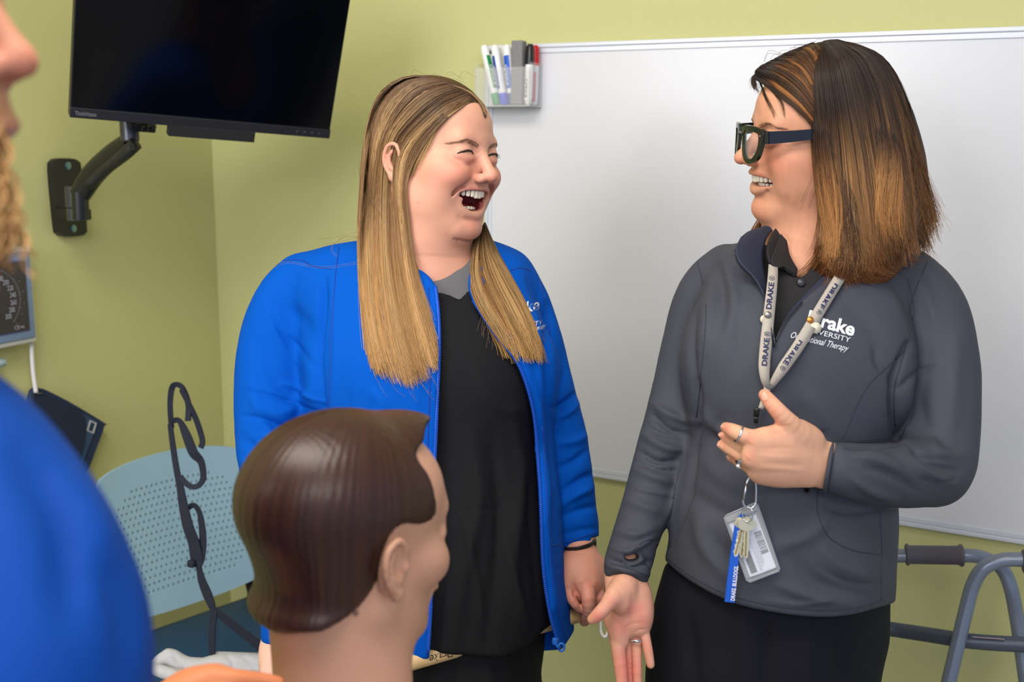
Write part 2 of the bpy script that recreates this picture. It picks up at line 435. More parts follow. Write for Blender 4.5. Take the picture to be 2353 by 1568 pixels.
# ------------------------------------------------------------------ marker holder, markers and eraser
br = PB(1243, 246, 0.014); dd = 0.062                      # back right bottom corner of the tray
hx1 = br[0]; hz = br[2]; hyb = br[1]; hyf = hyb-dd
hx0 = hx1-0.128
def cam_px(v): c = toc(np.asarray(v, float)); return c[0]/c[2]*F+CX, c[1]/c[2]*F+CY
M_ACR = mat('clear_acrylic', (0.9, 0.9, 0.92, 1), 0.08, alpha=0.16, spec=0.8)
M_ACE = mat('acrylic_edge', srgb(214, 212, 214), 0.2, alpha=0.8, spec=0.6)
mh = thing('marker_holder', 'clear acrylic marker holder at the top left corner of the whiteboard', 'marker holder', ((hx0+hx1)/2, hyb, hz))
t = 0.0022
MB().box(((hx0+hx1)/2, hyf, hz+0.040), (hx1-hx0, t, 0.080)).obj('front_panel', M_ACR, mh, smooth=False)
MB().box(((hx0+hx1)/2, hyb+0.0012, hz+0.055), (hx1-hx0, t, 0.11)).obj('back_panel', M_ACR, mh, smooth=False)
for x in (hx0, hx1): MB().box((x, (hyf+hyb)/2, hz+0.045), (t, dd-t*2.2, 0.09)).obj('side_panel', M_ACR, mh, smooth=False)
MB().box(((hx0+hx1)/2, (hyf+hyb)/2, hz), (hx1-hx0+t, dd+t, t)).obj('bottom_panel', M_ACE, mh, smooth=False)
for x, y, z0, z1 in ((hx0, hyf-t*.6, 0, .08), (hx1, hyf-t*.6, 0, .08), (hx1, hyb, 0, .09), (hx0, hyb, 0, .09)):
    MB().box((x, y, hz+(z0+z1)/2), (0.0016, 0.0016, z1-z0)).obj('rim', M_ACE, mh, smooth=False)
M_WP = mat('white_plastic', srgb(240, 240, 244), 0.35)
def marker(lab, x, y, tip, tx, ty, cap_up, capc, band, L=0.125, txt='EXPO'):
    a = np.array([x, y, hz+0.003]); b = np.array([x+tx, y+ty, hz+0.003+L]); r = 0.0088
    q = thing('dry_erase_marker', lab, 'marker', a, 'markers in the holder')
    mc = mat('marker_'+capc[0], capc[1], 0.3)
    P = lambda t_: a+(b-a)*t_
    if cap_up:
        MB().lathe(P(0), P(0.66), [(0, r*.55), (.03, r*.8), (0.2, r*.95), (1, r)]).obj('barrel', M_WP, q, auto=40)
        MB().lathe(P(0.66), P(1), [(0, r*1.04), (.85, r*.93), (1, r*.6)]).obj('cap', mc, q, auto=40)
    else:
        MB().lathe(P(0.19), P(1), [(0, r), (0.9, r), (.97, r*.9), (1, r*.6)]).obj('barrel', M_WP, q, auto=40)
        MB().lathe(P(0), P(0.19), [(0, r*.85), (.1, r*.98), (1, r*1.03)]).obj('cap', mc, q, auto=40)
    if band:
        lo, hi = (0.27, 0.82) if not cap_up else (0.06, 0.55)
        V, Fc = [], []; seg = 10; ax = (b-a)/np.linalg.norm(b-a)
        u = np.cross(ax, [0, 1, 0]); u /= np.linalg.norm(u); v = np.cross(u, ax)
        sgm = band[1]
        for i in range(seg+1):
            an = sgm[0]+(sgm[1]-sgm[0])*i/seg; dr = (-v*math.cos(an)+u*math.sin(an))*(r*1.012)
            V += [P(lo)+dr, P(hi)+dr]
        Fc = [(2*i, 2*i+1, 2*i+3, 2*i+2) for i in range(seg)]
        sl = MB().add(V, Fc); lb = sl.obj('printed_label', mat('marker_'+band[0]+'_print', band[2], 0.4), q)
        tb = MB(); mid = (sgm[0]+sgm[1])/2; dr = (-v*math.cos(mid)+u*math.sin(mid)); side = v*math.sin(mid)+u*math.cos(mid)
        text_on(tb, txt, P(lo+0.06)+dr*r*1.07+side*r*0.35, ax, -side, r*0.7, fit=(hi-lo)*L*0.62, off=0.01)
        tb.obj('lettering', M_WP if band[3] else mat('black_ink', (0.02, 0.02, 0.02, 1), 0.5), q, smooth=False)
cx = hx0; GR = ('green', srgb(20, 150, 70)); BL = ('blue', srgb(15, 60, 215)); RD = ('red', srgb(205, 25, 30)); BK = ('black', srgb(28, 28, 32))
G_ = ('green', (-1.6, -0.45), srgb(20, 140, 70), True); B_ = ('blue', (0.0, 1.4), srgb(25, 75, 175), True)
marker('green dry-erase marker leaning left in the clear holder', hx0+0.046, hyf+0.014, 0, -0.036, 0.004, False, GR, G_)
marker('leftmost of the two blue-tipped markers, white barrel, beside the green marker', hx0+0.063, hyf+0.015, 0, -0.028, 0.004, False, BL, B_)
marker('blue marker standing straight beside the grey eraser', hx0+0.081, hyf+0.016, 0, -0.018, 0.006, False, ('navy', srgb(45, 60, 150)), ('blueb', (-0.7, 1.3), srgb(0, 85, 200), True))
marker('white-ended marker showing behind the blue ones', hx0+0.058, hyf+0.044, 0, -0.014, 0.004, False, GR, None)
marker('red-capped marker behind the eraser on its left side', hx0+0.078, hyf+0.044, 0, 0.002, 0.004, True, RD, ('red', (-0.6, 1.2), srgb(190, 60, 60), True))
marker('black-capped marker just right of the grey eraser', hx0+0.1172, hyf+0.018, 0, 0.001, 0.004, True, BK, ('blackb', (-0.5, 0.9), srgb(235, 235, 235), False), txt='EXPO')
marker('red-capped marker in the right back corner of the holder', hx0+0.1178, hyf+0.046, 0, 0.001, 0.002, True, RD, ('redb', (-0.8, 0.9), srgb(225, 120, 125), True))
er = MB(); c0 = np.array([hx0+0.0940, hyf+0.018, hz+0.003]); er.box(c0+[0, 0, 0.066], (0.026, 0.026, 0.132), bev=0.003)
er.obj('board_eraser', mat('grey_felt', srgb(150, 148, 152), 0.95, bump=(900, 0.8, 0.002), noise=(400, 0.5, srgb(95, 95, 100))), label='upright grey felt board eraser among the markers', cat='eraser')

# ------------------------------------------------------------------ monitor and wall arm
BLc = W(160, 269, 1.80); BRc = W(756, 318, 2.06)
ux = BRc-BLc; mw = np.linalg.norm(ux); ux /= mw
tr = None
# up axis: perpendicular to ux, chosen so the right edge runs to (806, 2)
best = None
for dz in np.linspace(-0.15, 0.15, 301):
    q = W(806, 0, 2.06+dz)-BRc; c = abs(np.dot(q/np.linalg.norm(q), ux))
    if best is None or c < best[0]: best = (c, q/np.linalg.norm(q))
uz = best[1]; uz = uz-ux*np.dot(uz, ux); uz /= np.linalg.norm(uz); uy = np.cross(uz, ux)    # uy points away from camera
if np.dot(uy, R @ np.array([0, 0, 1.0])) < 0: uy = -uy
H = mw*0.60
mo = thing('monitor', 'black flat-panel monitor on a wall arm at upper left', 'monitor', BLc+ux*mw/2)
A = np.stack([ux, uy, uz])
def mp(x, y, z): return BLc+ux*x+uy*y+uz*z
M_BEZ = mat('monitor_bezel', srgb(30, 31, 38), 0.45, bump=(700, 0.2, 0.001)); M_BEZ2 = mat('monitor_side', srgb(20, 20, 24), 0.4)
MB().box(mp(mw/2, 0.012, H/2), (mw, 0.022, H), A, bev=0.002).obj('casing', M_BEZ2, mo, smooth=False)
MB().box(mp(mw/2, 0.05, H*0.5), (mw*0.6, 0.06, H*0.55), A, bev=0.012).obj('rear_housing', M_BEZ2, mo, smooth=False)
MB().box(mp(mw/2, -0.0005, H/2+0.008), (mw-0.006, 0.002, H-0.026), A).obj('screen', mat('dark_screen', srgb(3, 4, 9), 0.12, spec=0.35), mo, smooth=False)
MB().box(mp(mw/2, -0.0012, 0.0095), (mw, 0.004, 0.019), A, bev=0.0012).obj('lower_bezel', M_BEZ, mo, smooth=False)
MB().box(mp(mw*0.518, 0.004, -0.009), (mw*0.335, 0.018, 0.022), A, bev=0.001).obj('speaker_bar', mat('soundbar_mesh', srgb(24, 24, 30), 0.7, bump=(1500, 0.6, 0.001)), mo, smooth=False)
tb = MB(); text_on(tb, 'ThinkVision', mp(0.008, -0.0036, 0.0055), ux, uz, 0.008, fit=0.036, off=0.006)
tb.obj('lettering', mat('grey_print', srgb(120, 118, 125), 0.5), mo, smooth=False)
for i in range(4):
    b = MB(); x = mw*(0.857+i*0.032); b.lathe(mp(x, -0.003, 0.0095), mp(x, -0.0042, 0.0095), [(0, .0022), (1, .0019)], 12)
    b.obj('button', mat('button_plastic', srgb(62, 62, 70), 0.4), mo)
ar = thing('wall_bracket', 'black wall bracket with a curved arm holding the monitor', 'wall bracket', PL(150, 455))
M_ARM = mat('black_arm_metal', srgb(24, 25, 26), 0.32, spec=0.6); M_ARM2 = mat('grey_joint_metal', srgb(78, 79, 88), 0.3, metal=0.6)
out = [(108, 392), (113, 370), (125, 364), (158, 365), (170, 372), (175, 388), (188, 520), (186, 534), (176, 541), (138, 543), (126, 536), (120, 520)]
pl = [PL(x, y) for x, y in spline(out, 3, closed=True)]
MB().prism(pl, (0.016, 0, 0)).obj('wall_plate', M_ARM, ar, auto=30)
for (x, y) in ((144, 381), (157, 525)):
    p0 = PL(x, y)+[0.016, 0, 0]
    MB().lathe(p0-[0.002, 0, 0], p0+[0.003, 0, 0], [(0, .0085), (.7, .0085), (1, .006)], 16).obj('screw', mat('zinc_screw', srgb(120, 150, 165), 0.3, metal=0.9), ar, auto=30)
zt0 = W(172, 428, 2.09); dn = np.array([0, 0, -1.0])
c = np.array([zt0[0], zt0[1], zt0[2]])
L = 0.072
MB().lathe(c, c+dn*L*0.62, [(0, .019), (.04, .0205), (.96, .0205), (1, .019)], 28).lathe(c+dn*L*0.64, c+dn*L, [(0, .0185), (.1, .0195), (.95, .0195), (1, .018)], 28).obj('lower_pivot', M_ARM2, ar, auto=30)
wpt = PL(150, 490); MB().box((c+dn*L*0.82+wpt)/2, (abs(c[0]-wpt[0])+0.0, 0.022, L*0.30)).obj('plate_knuckle', M_ARM, ar, smooth=False)
arm = spline([tuple(W(182, 450, 2.075))+(0.022,), tuple(W(215, 400, 2.05))+(0.024,), tuple(W(258, 358, 2.01))+(0.023,), tuple(W(298, 325, 1.97))+(0.019,)], 6)
sd = R @ np.array([1.0, 0, 0]); V, Fc = sweep(arm[:, :3], arm[:, 3], 20, flat=0.8, up=R @ np.array([0, 0, 1.0]))
MB().add(V, Fc).tube([W(183, 440, 2.068), W(186, 505, 2.08)], .017, 16).obj('gas_spring_arm', M_ARM, ar, auto=40)
und = spline([W(205, 425, 2.028), W(245, 388, 2.0), W(290, 352, 1.95), W(312, 330, 1.94)], 5)
V, Fc = sweep(und, np.linspace(.011, .015, len(und)), 12, flat=.9); MB().add(V, Fc).obj('cable_channel', mat('dark_cover', srgb(34, 34, 36), 0.5), ar)
for x, y, d in ((217, 414, 2.02), (307, 340, 1.93)):
    MB().box(W(x, y, d), (.013, .01, .012), bev=.002).obj('cover_slot', mat('slot_black', (0.004, 0.004, 0.004, 1), 0.6), ar, smooth=False)
c = W(296, 276, 1.955)
MB().lathe(c+[0, 0, .02], c+dn*0.042, [(0, .0165), (.05, .018), (.95, .018), (1, .016)], 28).obj('upper_pivot', M_ARM2, ar, auto=30)
MB().box(W(325, 290, 1.965), (.05, .03, .016), A, bev=.003).tube([W(340, 292, 1.95), W(358, 288, 1.95)], .005, 10).obj('tilt_bracket', M_ARM, ar, auto=30)
for x, y in ((331, 296), (345, 296)):
    MB().box(W(x, y, 1.935), (.010, .008, .010), A, bev=.002).obj('cable_clip', M_ARM, ar, smooth=False)
hd = mp(mw*0.5, 0.075, H*0.35); MB().tube([W(325, 285, 1.97), (W(325, 285, 1.97)+hd)/2+[0, 0.01, 0], hd], .014, 12).obj('mount_neck', M_ARM, ar)

# ------------------------------------------------------------------ blood pressure gauge and cuff on the left wall
g0 = PL(74, 562, 0.05); g1 = PL(85, 787, 0.05); GW = 0.20; GH = g0[2]-g1[2]; gy1 = (g0[1]+g1[1])/2; gy0 = gy1-GW
M_GW = mat('gauge_white_plastic', srgb(226, 224, 222), 0.4); M_GB = mat('gauge_blue_rim', srgb(120, 142, 176), 0.35)
bp = thing('blood_pressure_gauge', 'white and blue wall-mounted blood pressure gauge with dark dial', 'gauge', (XL, (gy0+gy1)/2, g1[2]))
gx = XL+0.05; gc = np.array([gx, (gy0+gy1)/2, g1[2]+GH/2])
MB().box(gc-[0.025, 0, 0], (0.05, GW, GH), bev=0.007).obj('housing', M_GW, bp, auto=40)
MB().box(gc+[0.002, 0, 0.0], (0.008, GW-0.017, GH-0.024), bev=0.003).obj('blue_rim', M_GB, bp, auto=40)
MB().box(gc+[0.006, 0, 0.0], (0.004, GW-0.046, GH-0.058), bev=0.001).obj('inner_rim', mat('gauge_violet_rim', srgb(84, 86, 150), 0.3), bp, auto=40)
MB().box(gc+[0.0085, 0, 0.0], (0.002, GW-0.052, GH-0.064)).obj('dial_face', mat('dial_black', srgb(48, 40, 32), 0.12, spec=0.8), bp, smooth=False)
M_DT = mat('dial_print', srgb(170, 172, 190), 0.5); db = MB(); Y1 = np.array([0, 1.0, 0]); Z1 = np.array([0, 0, 1.0])
dc = np.array([gx+0.0102, gc[1]-0.008, gc[2]-0.002]); RR = 0.068
for i in range(101):
    an = math.radians(225-i*2.7); r1 = RR*(1.0 if i % 10 == 0 else 0.97); r0 = RR*0.93
    dv = Y1*math.cos(an)+Z1*math.sin(an); tv = -Y1*math.sin(an)+Z1*math.cos(an)
    db.add([dc+dv*r0-tv*.0003, dc+dv*r1-tv*.0003, dc+dv*r1+tv*.0003, dc+dv*r0+tv*.0003], [(0, 1, 2, 3)])
for v_ in range(0, 301, 20):
    an = math.radians(225-v_*0.9); c = dc+(Y1*math.cos(an)+Z1*math.sin(an))*RR*0.72
    text_on(db, str(v_), c-Y1*0.007-Z1*0.005, Y1, Z1, 0.0105, fit=0.014, off=0.002)
    c = dc+(Y1*math.cos(an)+Z1*math.sin(an))*RR*1.09; text_on(db, '2', c-Y1*.001-Z1*.0015, Y1, Z1, 0.003)
text_on(db, 'CE', dc+Y1*0.046-Z1*0.064, Y1, Z1, 0.008, fit=0.012); text_on(db, '0086', dc+Y1*0.060-Z1*0.063, Y1, Z1, 0.005, fit=0.010)
db.obj('dial_markings', M_DT, bp, smooth=False)
MB().lathe(dc, dc+[.004, 0, 0], [(0, .006), (1, .005)], 16).obj('needle_hub', M_DT, bp)
cf = thing('blood_pressure_cuff', 'folded navy fabric blood pressure cuff hanging below the wall gauge', 'cuff', PL(140, 1060))
hose = spline([PL(72, 788, .03), PL(74, 830, .035), PL(78, 870, .04), PL(83, 903, .045)], 6)
MB().tube(hose, 0.0045, 12).obj('hose', mat('white_hose', srgb(215, 212, 214), 0.4), cf)
def slab(px, off, th):
    P = [PL(x, y, off) for x, y in px]; return MB().prism(P, (th, 0, 0))
M_NV = mat('navy_nylon', srgb(36, 52, 84), 0.75, bump=(900, 0.5, 0.001)); M_NV2 = mat('navy_nylon_edge', srgb(52, 76, 112), 0.6, bump=(900, 0.4, 0.001))
cp = spline([(66, 898), (112, 905), (222, 968), (224, 978), (205, 1030), (180, 1085), (120, 1130), (70, 1110), (56, 1000)], 4, closed=True)
slab(cp, 0.012, 0.022).obj('cuff_fold', M_NV, cf, auto=40)
slab(spline([(72, 902), (110, 912), (190, 958), (172, 1075), (120, 1120), (80, 1100)], 4, closed=True), 0.034, 0.008).obj('bladder_pocket', mat('navy_nylon_dark', srgb(28, 38, 64), 0.8, bump=(900, 0.5, .001)), cf, auto=40)
slab([(190, 952), (222, 970), (180, 1083), (150, 1100)], 0.0345, 0.004).obj('edge_binding', M_NV2, cf, auto=40)
slab([(206, 966), (222, 973), (215, 997), (199, 990)], 0.0385, 0.0006).obj('label_tag', mat('tag_white', srgb(200, 200, 205), 0.6), cf, smooth=False)
lb = slab([(209, 970), (218, 974), (212, 993), (203, 989)], 0.0391, 0.0004); lb.obj('tag_print', M_NV, cf, smooth=False)
MB().tube(spline([PL(82, 902, .04), PL(90, 905, .046), PL(97, 903, .04)], 5), 0.002, 8).obj('metal_ring', mat('cuff_metal', srgb(120, 125, 130), .3, metal=.9), cf)
ck = PL(0, 831, 0.03); MB().lathe(ck-[0, .03, .003], ck+[0, .012, -.003], [(0, .0012), (.1, .009), (.9, .009), (1, .003)], 20).obj('wall_hook', mat('clear_blue_plastic', srgb(165, 190, 205), .15, spec=.8), label='pale translucent wall hook under the gauge, at the left picture edge', cat='hook')

# ------------------------------------------------------------------ walker at right
wk = thing('walker', 'folded grey aluminium walking frame standing against the wall at right', 'walking frame', (0.05, 1.83, 0))
M_TB = mat('grey_tube', srgb(126, 134, 152), 0.33, metal=0.35); M_TD = mat('dark_grey_tube', srgb(78, 86, 100), 0.38, metal=0.3); M_GR = mat('grey_rubber_grip', srgb(92, 88, 98), 0.55)
def Wk(px, py, d=1.74): return W(px, py, d)
def toz(p, q, z=0.0):
    p = np.asarray(p); q = np.asarray(q); t_ = (z-p[2])/(q[2]-p[2]); return p+(q-p)*t_
a1 = [Wk(1900, 1276, 1.80), Wk(2058, 1278, 1.77), Wk(2214, 1277, 1.74), Wk(2262, 1284, 1.74), Wk(2300, 1305, 1.735), Wk(2322, 1350, 1.73), Wk(2338, 1430, 1.73), Wk(2358, 1568, 1.72)]
s1 = spline(a1, 8); end = toz(Wk(2338, 1430, 1.73), Wk(2358, 1568, 1.72)); s1 = np.vstack([s1, s1[-1]*.5+end*.5, end])
ll = spline([Wk(1900, 1276, 1.80), Wk(1850, 1290, 1.81), Wk(1822, 1330, 1.815), Wk(1805, 1430, 1.82)], 8); le = toz(ll[-2], ll[-1]); le = np.vstack([ll[1:], [le]])
MB().tube(np.vstack([le[::-1], s1]), 0.0122, 16).obj('rear_tube', M_TB, wk)
a2 = [Wk(2560, 1300, 1.58), Wk(2420, 1292, 1.60), Wk(2353, 1287, 1.62), Wk(2305, 1288, 1.63), Wk(2262, 1305, 1.64), Wk(2236, 1345, 1.65), Wk(2218, 1410, 1.655), Wk(2180, 1568, 1.66)]
s2 = spline(a2, 8); end = toz(a2[-2], a2[-1]); s2 = np.vstack([s2, s2[-1]*.5+end*.5, end])
r2 = spline([Wk(2560, 1300, 1.58), Wk(2610, 1330, 1.575), Wk(2630, 1400, 1.57)], 8); re_ = toz(r2[-2], r2[-1])
MB().tube(np.vstack([[re_], r2[:0:-1], s2]), 0.0118, 16).obj('front_tube', M_TB, wk)
s3 = spline([Wk(1815, 1400, 1.80), Wk(1950, 1432, 1.765), Wk(2058, 1448, 1.745), Wk(2150, 1462, 1.70), Wk(2230, 1474, 1.66), Wk(2353, 1482, 1.63), Wk(2600, 1490, 1.57)], 8)
MB().tube(s3, 0.0128, 16).obj('cross_bar', M_TD, wk)
g = MB(); pa, pb = Wk(2080, 1275, 1.768), Wk(2214, 1277, 1.742); g.lathe(pa, pb, [(0, .0165), (.02, .0195), (.05, .0195), (.08, .0165), (.9, .0165), (.94, .0195), (.98, .0195), (1, .0165)], 24); g.obj('hand_grip', M_GR, wk, auto=40)
g = MB(); g.lathe(Wk(2349, 1291, 1.62), Wk(2500, 1296, 1.59), [(0, .0165), (.02, .0195), (.05, .0195), (.08, .0165), (1, .0165)], 24); g.obj('hand_grip', M_GR, wk, auto=40)
V, Fc = ribbon([W(2234, 1464.5, 1.645), W(2270, 1467, 1.635), W(2308, 1470, 1.625)], R @ np.array([0, -.3, -1.0]), 0.011, 0.0006); MB().add(V, Fc).obj('warning_sticker', mat('sticker_pink', srgb(228, 190, 190), .5), wk, smooth=False)
for q in (le[-1], s1[-1], s2[-1], re_):
    MB().lathe(q-[0, 0, 0.0], q+[0, 0, .05], [(0, .019), (.2, .019), (1, .0145)], 20).obj('rubber_foot', M_GR, wk, auto=40)

# ------------------------------------------------------------------ chair in the corner, strap and towel
hv = R @ np.array([2217, -420, F]); hv[2] = 0; hv /= np.linalg.norm(hv); nv = np.array([hv[1], -hv[0], 0.0])   # nv: chair front direction
if np.dot(nv, R @ np.array([0, 0, 1.0])) > 0: nv = -nv
cl = W(222, 1265, 2.07); CWd = 0.40; cc = cl+hv*CWd/2
bt = W(400, 1062, 2.16)[2]; bb = W(450, 1416, 2.16)[2]; bh = bt-bb; cc[2] = (bt+bb)/2
ch = thing('chair', 'pale blue plastic chair with perforated backrest and navy seat in the corner', 'chair', (cc[0], cc[1], 0))
M_CB = mat('pale_blue_plastic', srgb(146, 178, 196), 0.42, spec=0.4)
def cb(u, v, o=0.0):                     # backrest surface
    x = u*math.sqrt(max(0, 1-0.30*v*v*u*u)); y = v*math.sqrt(max(0, 1-0.26*u*u*v*v))
    n_ = -0.035*(1-x*x)-0.05*y+0.012*y*y
    return cc+hv*x*CWd/2+Z1*y*bh/2+nv*(n_+o)
NX, NY = 32, 23; mbk = MB(); Vt = {}; Vl = []; Fl = []
def vid(key, u, v, o):
    if key not in Vt: Vt[key] = len(Vl); Vl.append(cb(u, v, o))
    return Vt[key]
for side, o in ((0, 0.004), (1, -0.004)):
    for i in range(NX):
        for j in range(NY):
            u0 = -1+2*i/NX; u1 = -1+2*(i+1)/NX; v0 = -1+2*j/NY; v1 = -1+2*(j+1)/NY
            um = (u0+u1)/2; vm = (v0+v1)/2
            cr = [vid((side, i, j), u0, v0, o), vid((side, i+1, j), u1, v0, o), vid((side, i+1, j+1), u1, v1, o), vid((side, i, j+1), u0, v1, o)]
            hole = (abs(um)/0.80)**3.2+(abs(vm+0.06)/0.72)**3.2 < 1
            if not hole:
                Fl.append(tuple(cr) if side == 0 else tuple(cr[::-1])); continue
            mids_ = [vid((side, i+.5, j), um, v0, o), vid((side, i+1, j+.5), u1, vm, o), vid((side, i+.5, j+1), um, v1, o), vid((side, i, j+.5), u0, vm, o)]
            ring = []; du = (u1-u0)*0.5; dv_ = (v1-v0)*0.5; sh = (0.46 if j % 2 else -0.46)*du
            for k in range(8):
                an = math.radians(-135+45*k); ring.append(vid((side, i, j, k), um+sh+du*0.42*math.cos(an), vm+dv_*0.50*math.sin(an), o))
            bnd = [cr[0], mids_[0], cr[1], mids_[1], cr[2], mids_[2], cr[3], mids_[3]]
            for k in range(8):
                f = (bnd[k], bnd[(k+1) % 8], ring[(k+1) % 8], ring[k]); Fl.append(f if side == 0 else f[::-1])
            if side == 0: pass
            else:
                for k in range(8):
                    a_, b_ = Vt[(0, i, j, k)], Vt[(0, i, j, (k+1) % 8)]; Fl.append((a_, b_, ring[(k+1) % 8], ring[k]))
bd = [(i, 0) for i in range(NX)]+[(NX, j) for j in range(NY)]+[(i, NY) for i in range(NX, 0, -1)]+[(0, j) for j in range(NY, 0, -1)]
for k in range(len(bd)):
    a_, b_ = bd[k], bd[(k+1) % len(bd)]; Fl.append((Vt[(0,)+a_], Vt[(1,)+a_], Vt[(1,)+b_], Vt[(0,)+b_]))
mbk.add(Vl, Fl); mbk.obj('backrest', M_CB, ch, smooth=False)
sz = W(480, 1478, 2.12)[2]; sc_ = cc+nv*0.22; sc_[2] = sz-0.03
CA = np.stack([hv, nv, Z1])
MB().box(sc_, (0.47, 0.46, 0.05), CA, bev=0.02).obj('seat_cushion', mat('navy_vinyl', srgb(24, 62, 96), 0.5), ch, auto=60)
MB().box(sc_-[0, 0, 0.035], (0.49, 0.48, 0.03), CA, bev=0.01).obj('seat_shell', M_CB, ch, auto=60)
for sx in (-1, 1):
    q0 = sc_+hv*sx*0.17-nv*0.2+[0, 0, -.03]
    MB().tube(spline([q0, q0-nv*0.04+[0, 0, .06], cc+hv*sx*0.15-nv*0.03+[0, 0, -.04]], 6), 0.011, 12).obj('back_support', mat('black_chair_frame', (.02, .02, .022, 1), .4), ch)
    for sy in (-1, 1):
        q1 = sc_+hv*sx*0.2+nv*sy*0.18+[0, 0, -.04]; q2 = q1.copy()+hv*sx*.02+nv*sy*.02; q2[2] = 0
        MB().tube([q2, q1], 0.012, 12).obj('leg', MATS['black_chair_frame'], ch)
# leg-lifter strap
M_ST = mat('navy_webbing', srgb(30, 34, 52), 0.8, bump=(1200, 0.4, 0.001))
st = thing('webbing_strap', 'dark navy webbing strap with loops hanging in front of the pale blue chair', 'strap', W(480, 1540, 1.9))
def strap(name, pts, wd=1.0, n=6):        # (px, py, depth, width px, twist)
    P = spline(np.array(pts, float), n); C = np.array([W(*p[:3]) for p in P]); wid = (P[:, 3]*1.15+3)*P[:, 2]/F
    dn_ = []
    for i in range(len(P)):
        a = P[max(i-1, 0)]; b = P[min(i+1, len(P)-1)]; tx_, ty_ = b[0]-a[0], b[1]-a[1]; L_ = math.hypot(tx_, ty_)+1e-6
        dn_.append(R @ np.array([-ty_/L_, tx_/L_, 0.55]))
    V, Fc = ribbon(C, np.array(dn_), wid, 0.0025); MB().add(V, Fc).obj(name, M_ST, st, auto=50)
strap('loop', [(394, 985, 1.9, 8), (391, 930, 1.9, 8), (395, 893, 1.9, 9), (405, 884, 1.895, 8), (420, 893, 1.89, 10), (433, 930, 1.885, 12), (432, 968, 1.88, 12)])
strap('loop', [(416, 895, 1.885, 9), (432, 925, 1.88, 10), (452, 968, 1.88, 11), (465, 1012, 1.88, 11), (461, 1030, 1.88, 10)])
strap('loop', [(394, 968, 1.895, 8), (412, 968, 1.89, 10), (428, 1000, 1.885, 20), (444, 1040, 1.88, 22), (462, 1062, 1.88, 15), (467, 1098, 1.88, 12), (456, 1116, 1.88, 9), (440, 1119, 1.88, 8), (424, 1108, 1.885, 9), (414, 1095, 1.89, 9)])
strap('main_webbing', [(391, 975, 1.9, 10), (398, 1030, 1.9, 12), (406, 1080, 1.895, 13), (414, 1120, 1.89, 16), (422, 1165, 1.885, 22), (432, 1210, 1.88, 26), (446, 1250, 1.88, 28), (452, 1285, 1.88, 30), (457, 1305, 1.88, 12), (464, 1335, 1.88, 18), (478, 1370, 1.875, 22), (492, 1405, 1.87, 12)])
strap('loop', [(430, 1168, 1.885, 8), (446, 1162, 1.88, 9), (458, 1178, 1.878, 10), (464, 1210, 1.876, 14), (466, 1245, 1.876, 16), (460, 1280, 1.878, 22), (452, 1296, 1.88, 26)])
strap('tail', [(493, 1402, 1.87, 12), (487, 1450, 1.87, 16), (487, 1500, 1.868, 13), (486, 1540, 1.866, 10)])
strap('tail', [(494, 1402, 1.87, 12), (520, 1425, 1.86, 18), (560, 1456, 1.85, 20), (605, 1492, 1.84, 22), (650, 1530, 1.83, 22)])
MB().box(W(440, 1296, 1.878), (.016, .012, .014), bev=.004).obj('stitched_knot', M_ST, st, auto=50)
# towel on the seat
tw = Sculpt(*BB(330, 1470, 650, 1600, 1.72, 2.12), 0.003)
dt = 1.86
for a in [((352, 1530, dt, 12), (385, 1512, dt, 16), (420, 1530, dt, 20), (470, 1535, dt, 20)), ((385, 1500, dt, 9), (400, 1512, dt, 16), (430, 1545, dt, 24)), ((440, 1540, dt, 18), (500, 1530, dt-.02, 24), (560, 1528, dt-.02, 25), (620, 1530, dt-.02, 24)),
          ((500, 1510, dt+.02, 12), (560, 1512, dt+.02, 12), (620, 1514, dt+.02, 12)), ((360, 1540, dt-.03, 14), (430, 1560, dt-.04, 16), (500, 1565, dt-.05, 18), (600, 1560, dt-.05, 18))]:
    tw.chain(a, k=0.006, sp=4)
V, Q = tw.mesh(); V = relax(V, Q, 2); V = folds(V, Q, [([(398, 1505), (412, 1530), (420, 1560)], 7, -5), ([(520, 1505), (535, 1525), (528, 1545)], 5, -4), ([(560, 1510), (590, 1540)], 6, -3)])
obj('towel', tow(V), Q, mat('white_terry', srgb(206, 204, 210), 0.9, bump=(500, 0.8, 0.003)), label='crumpled white towel lying on the navy chair seat', cat='towel')

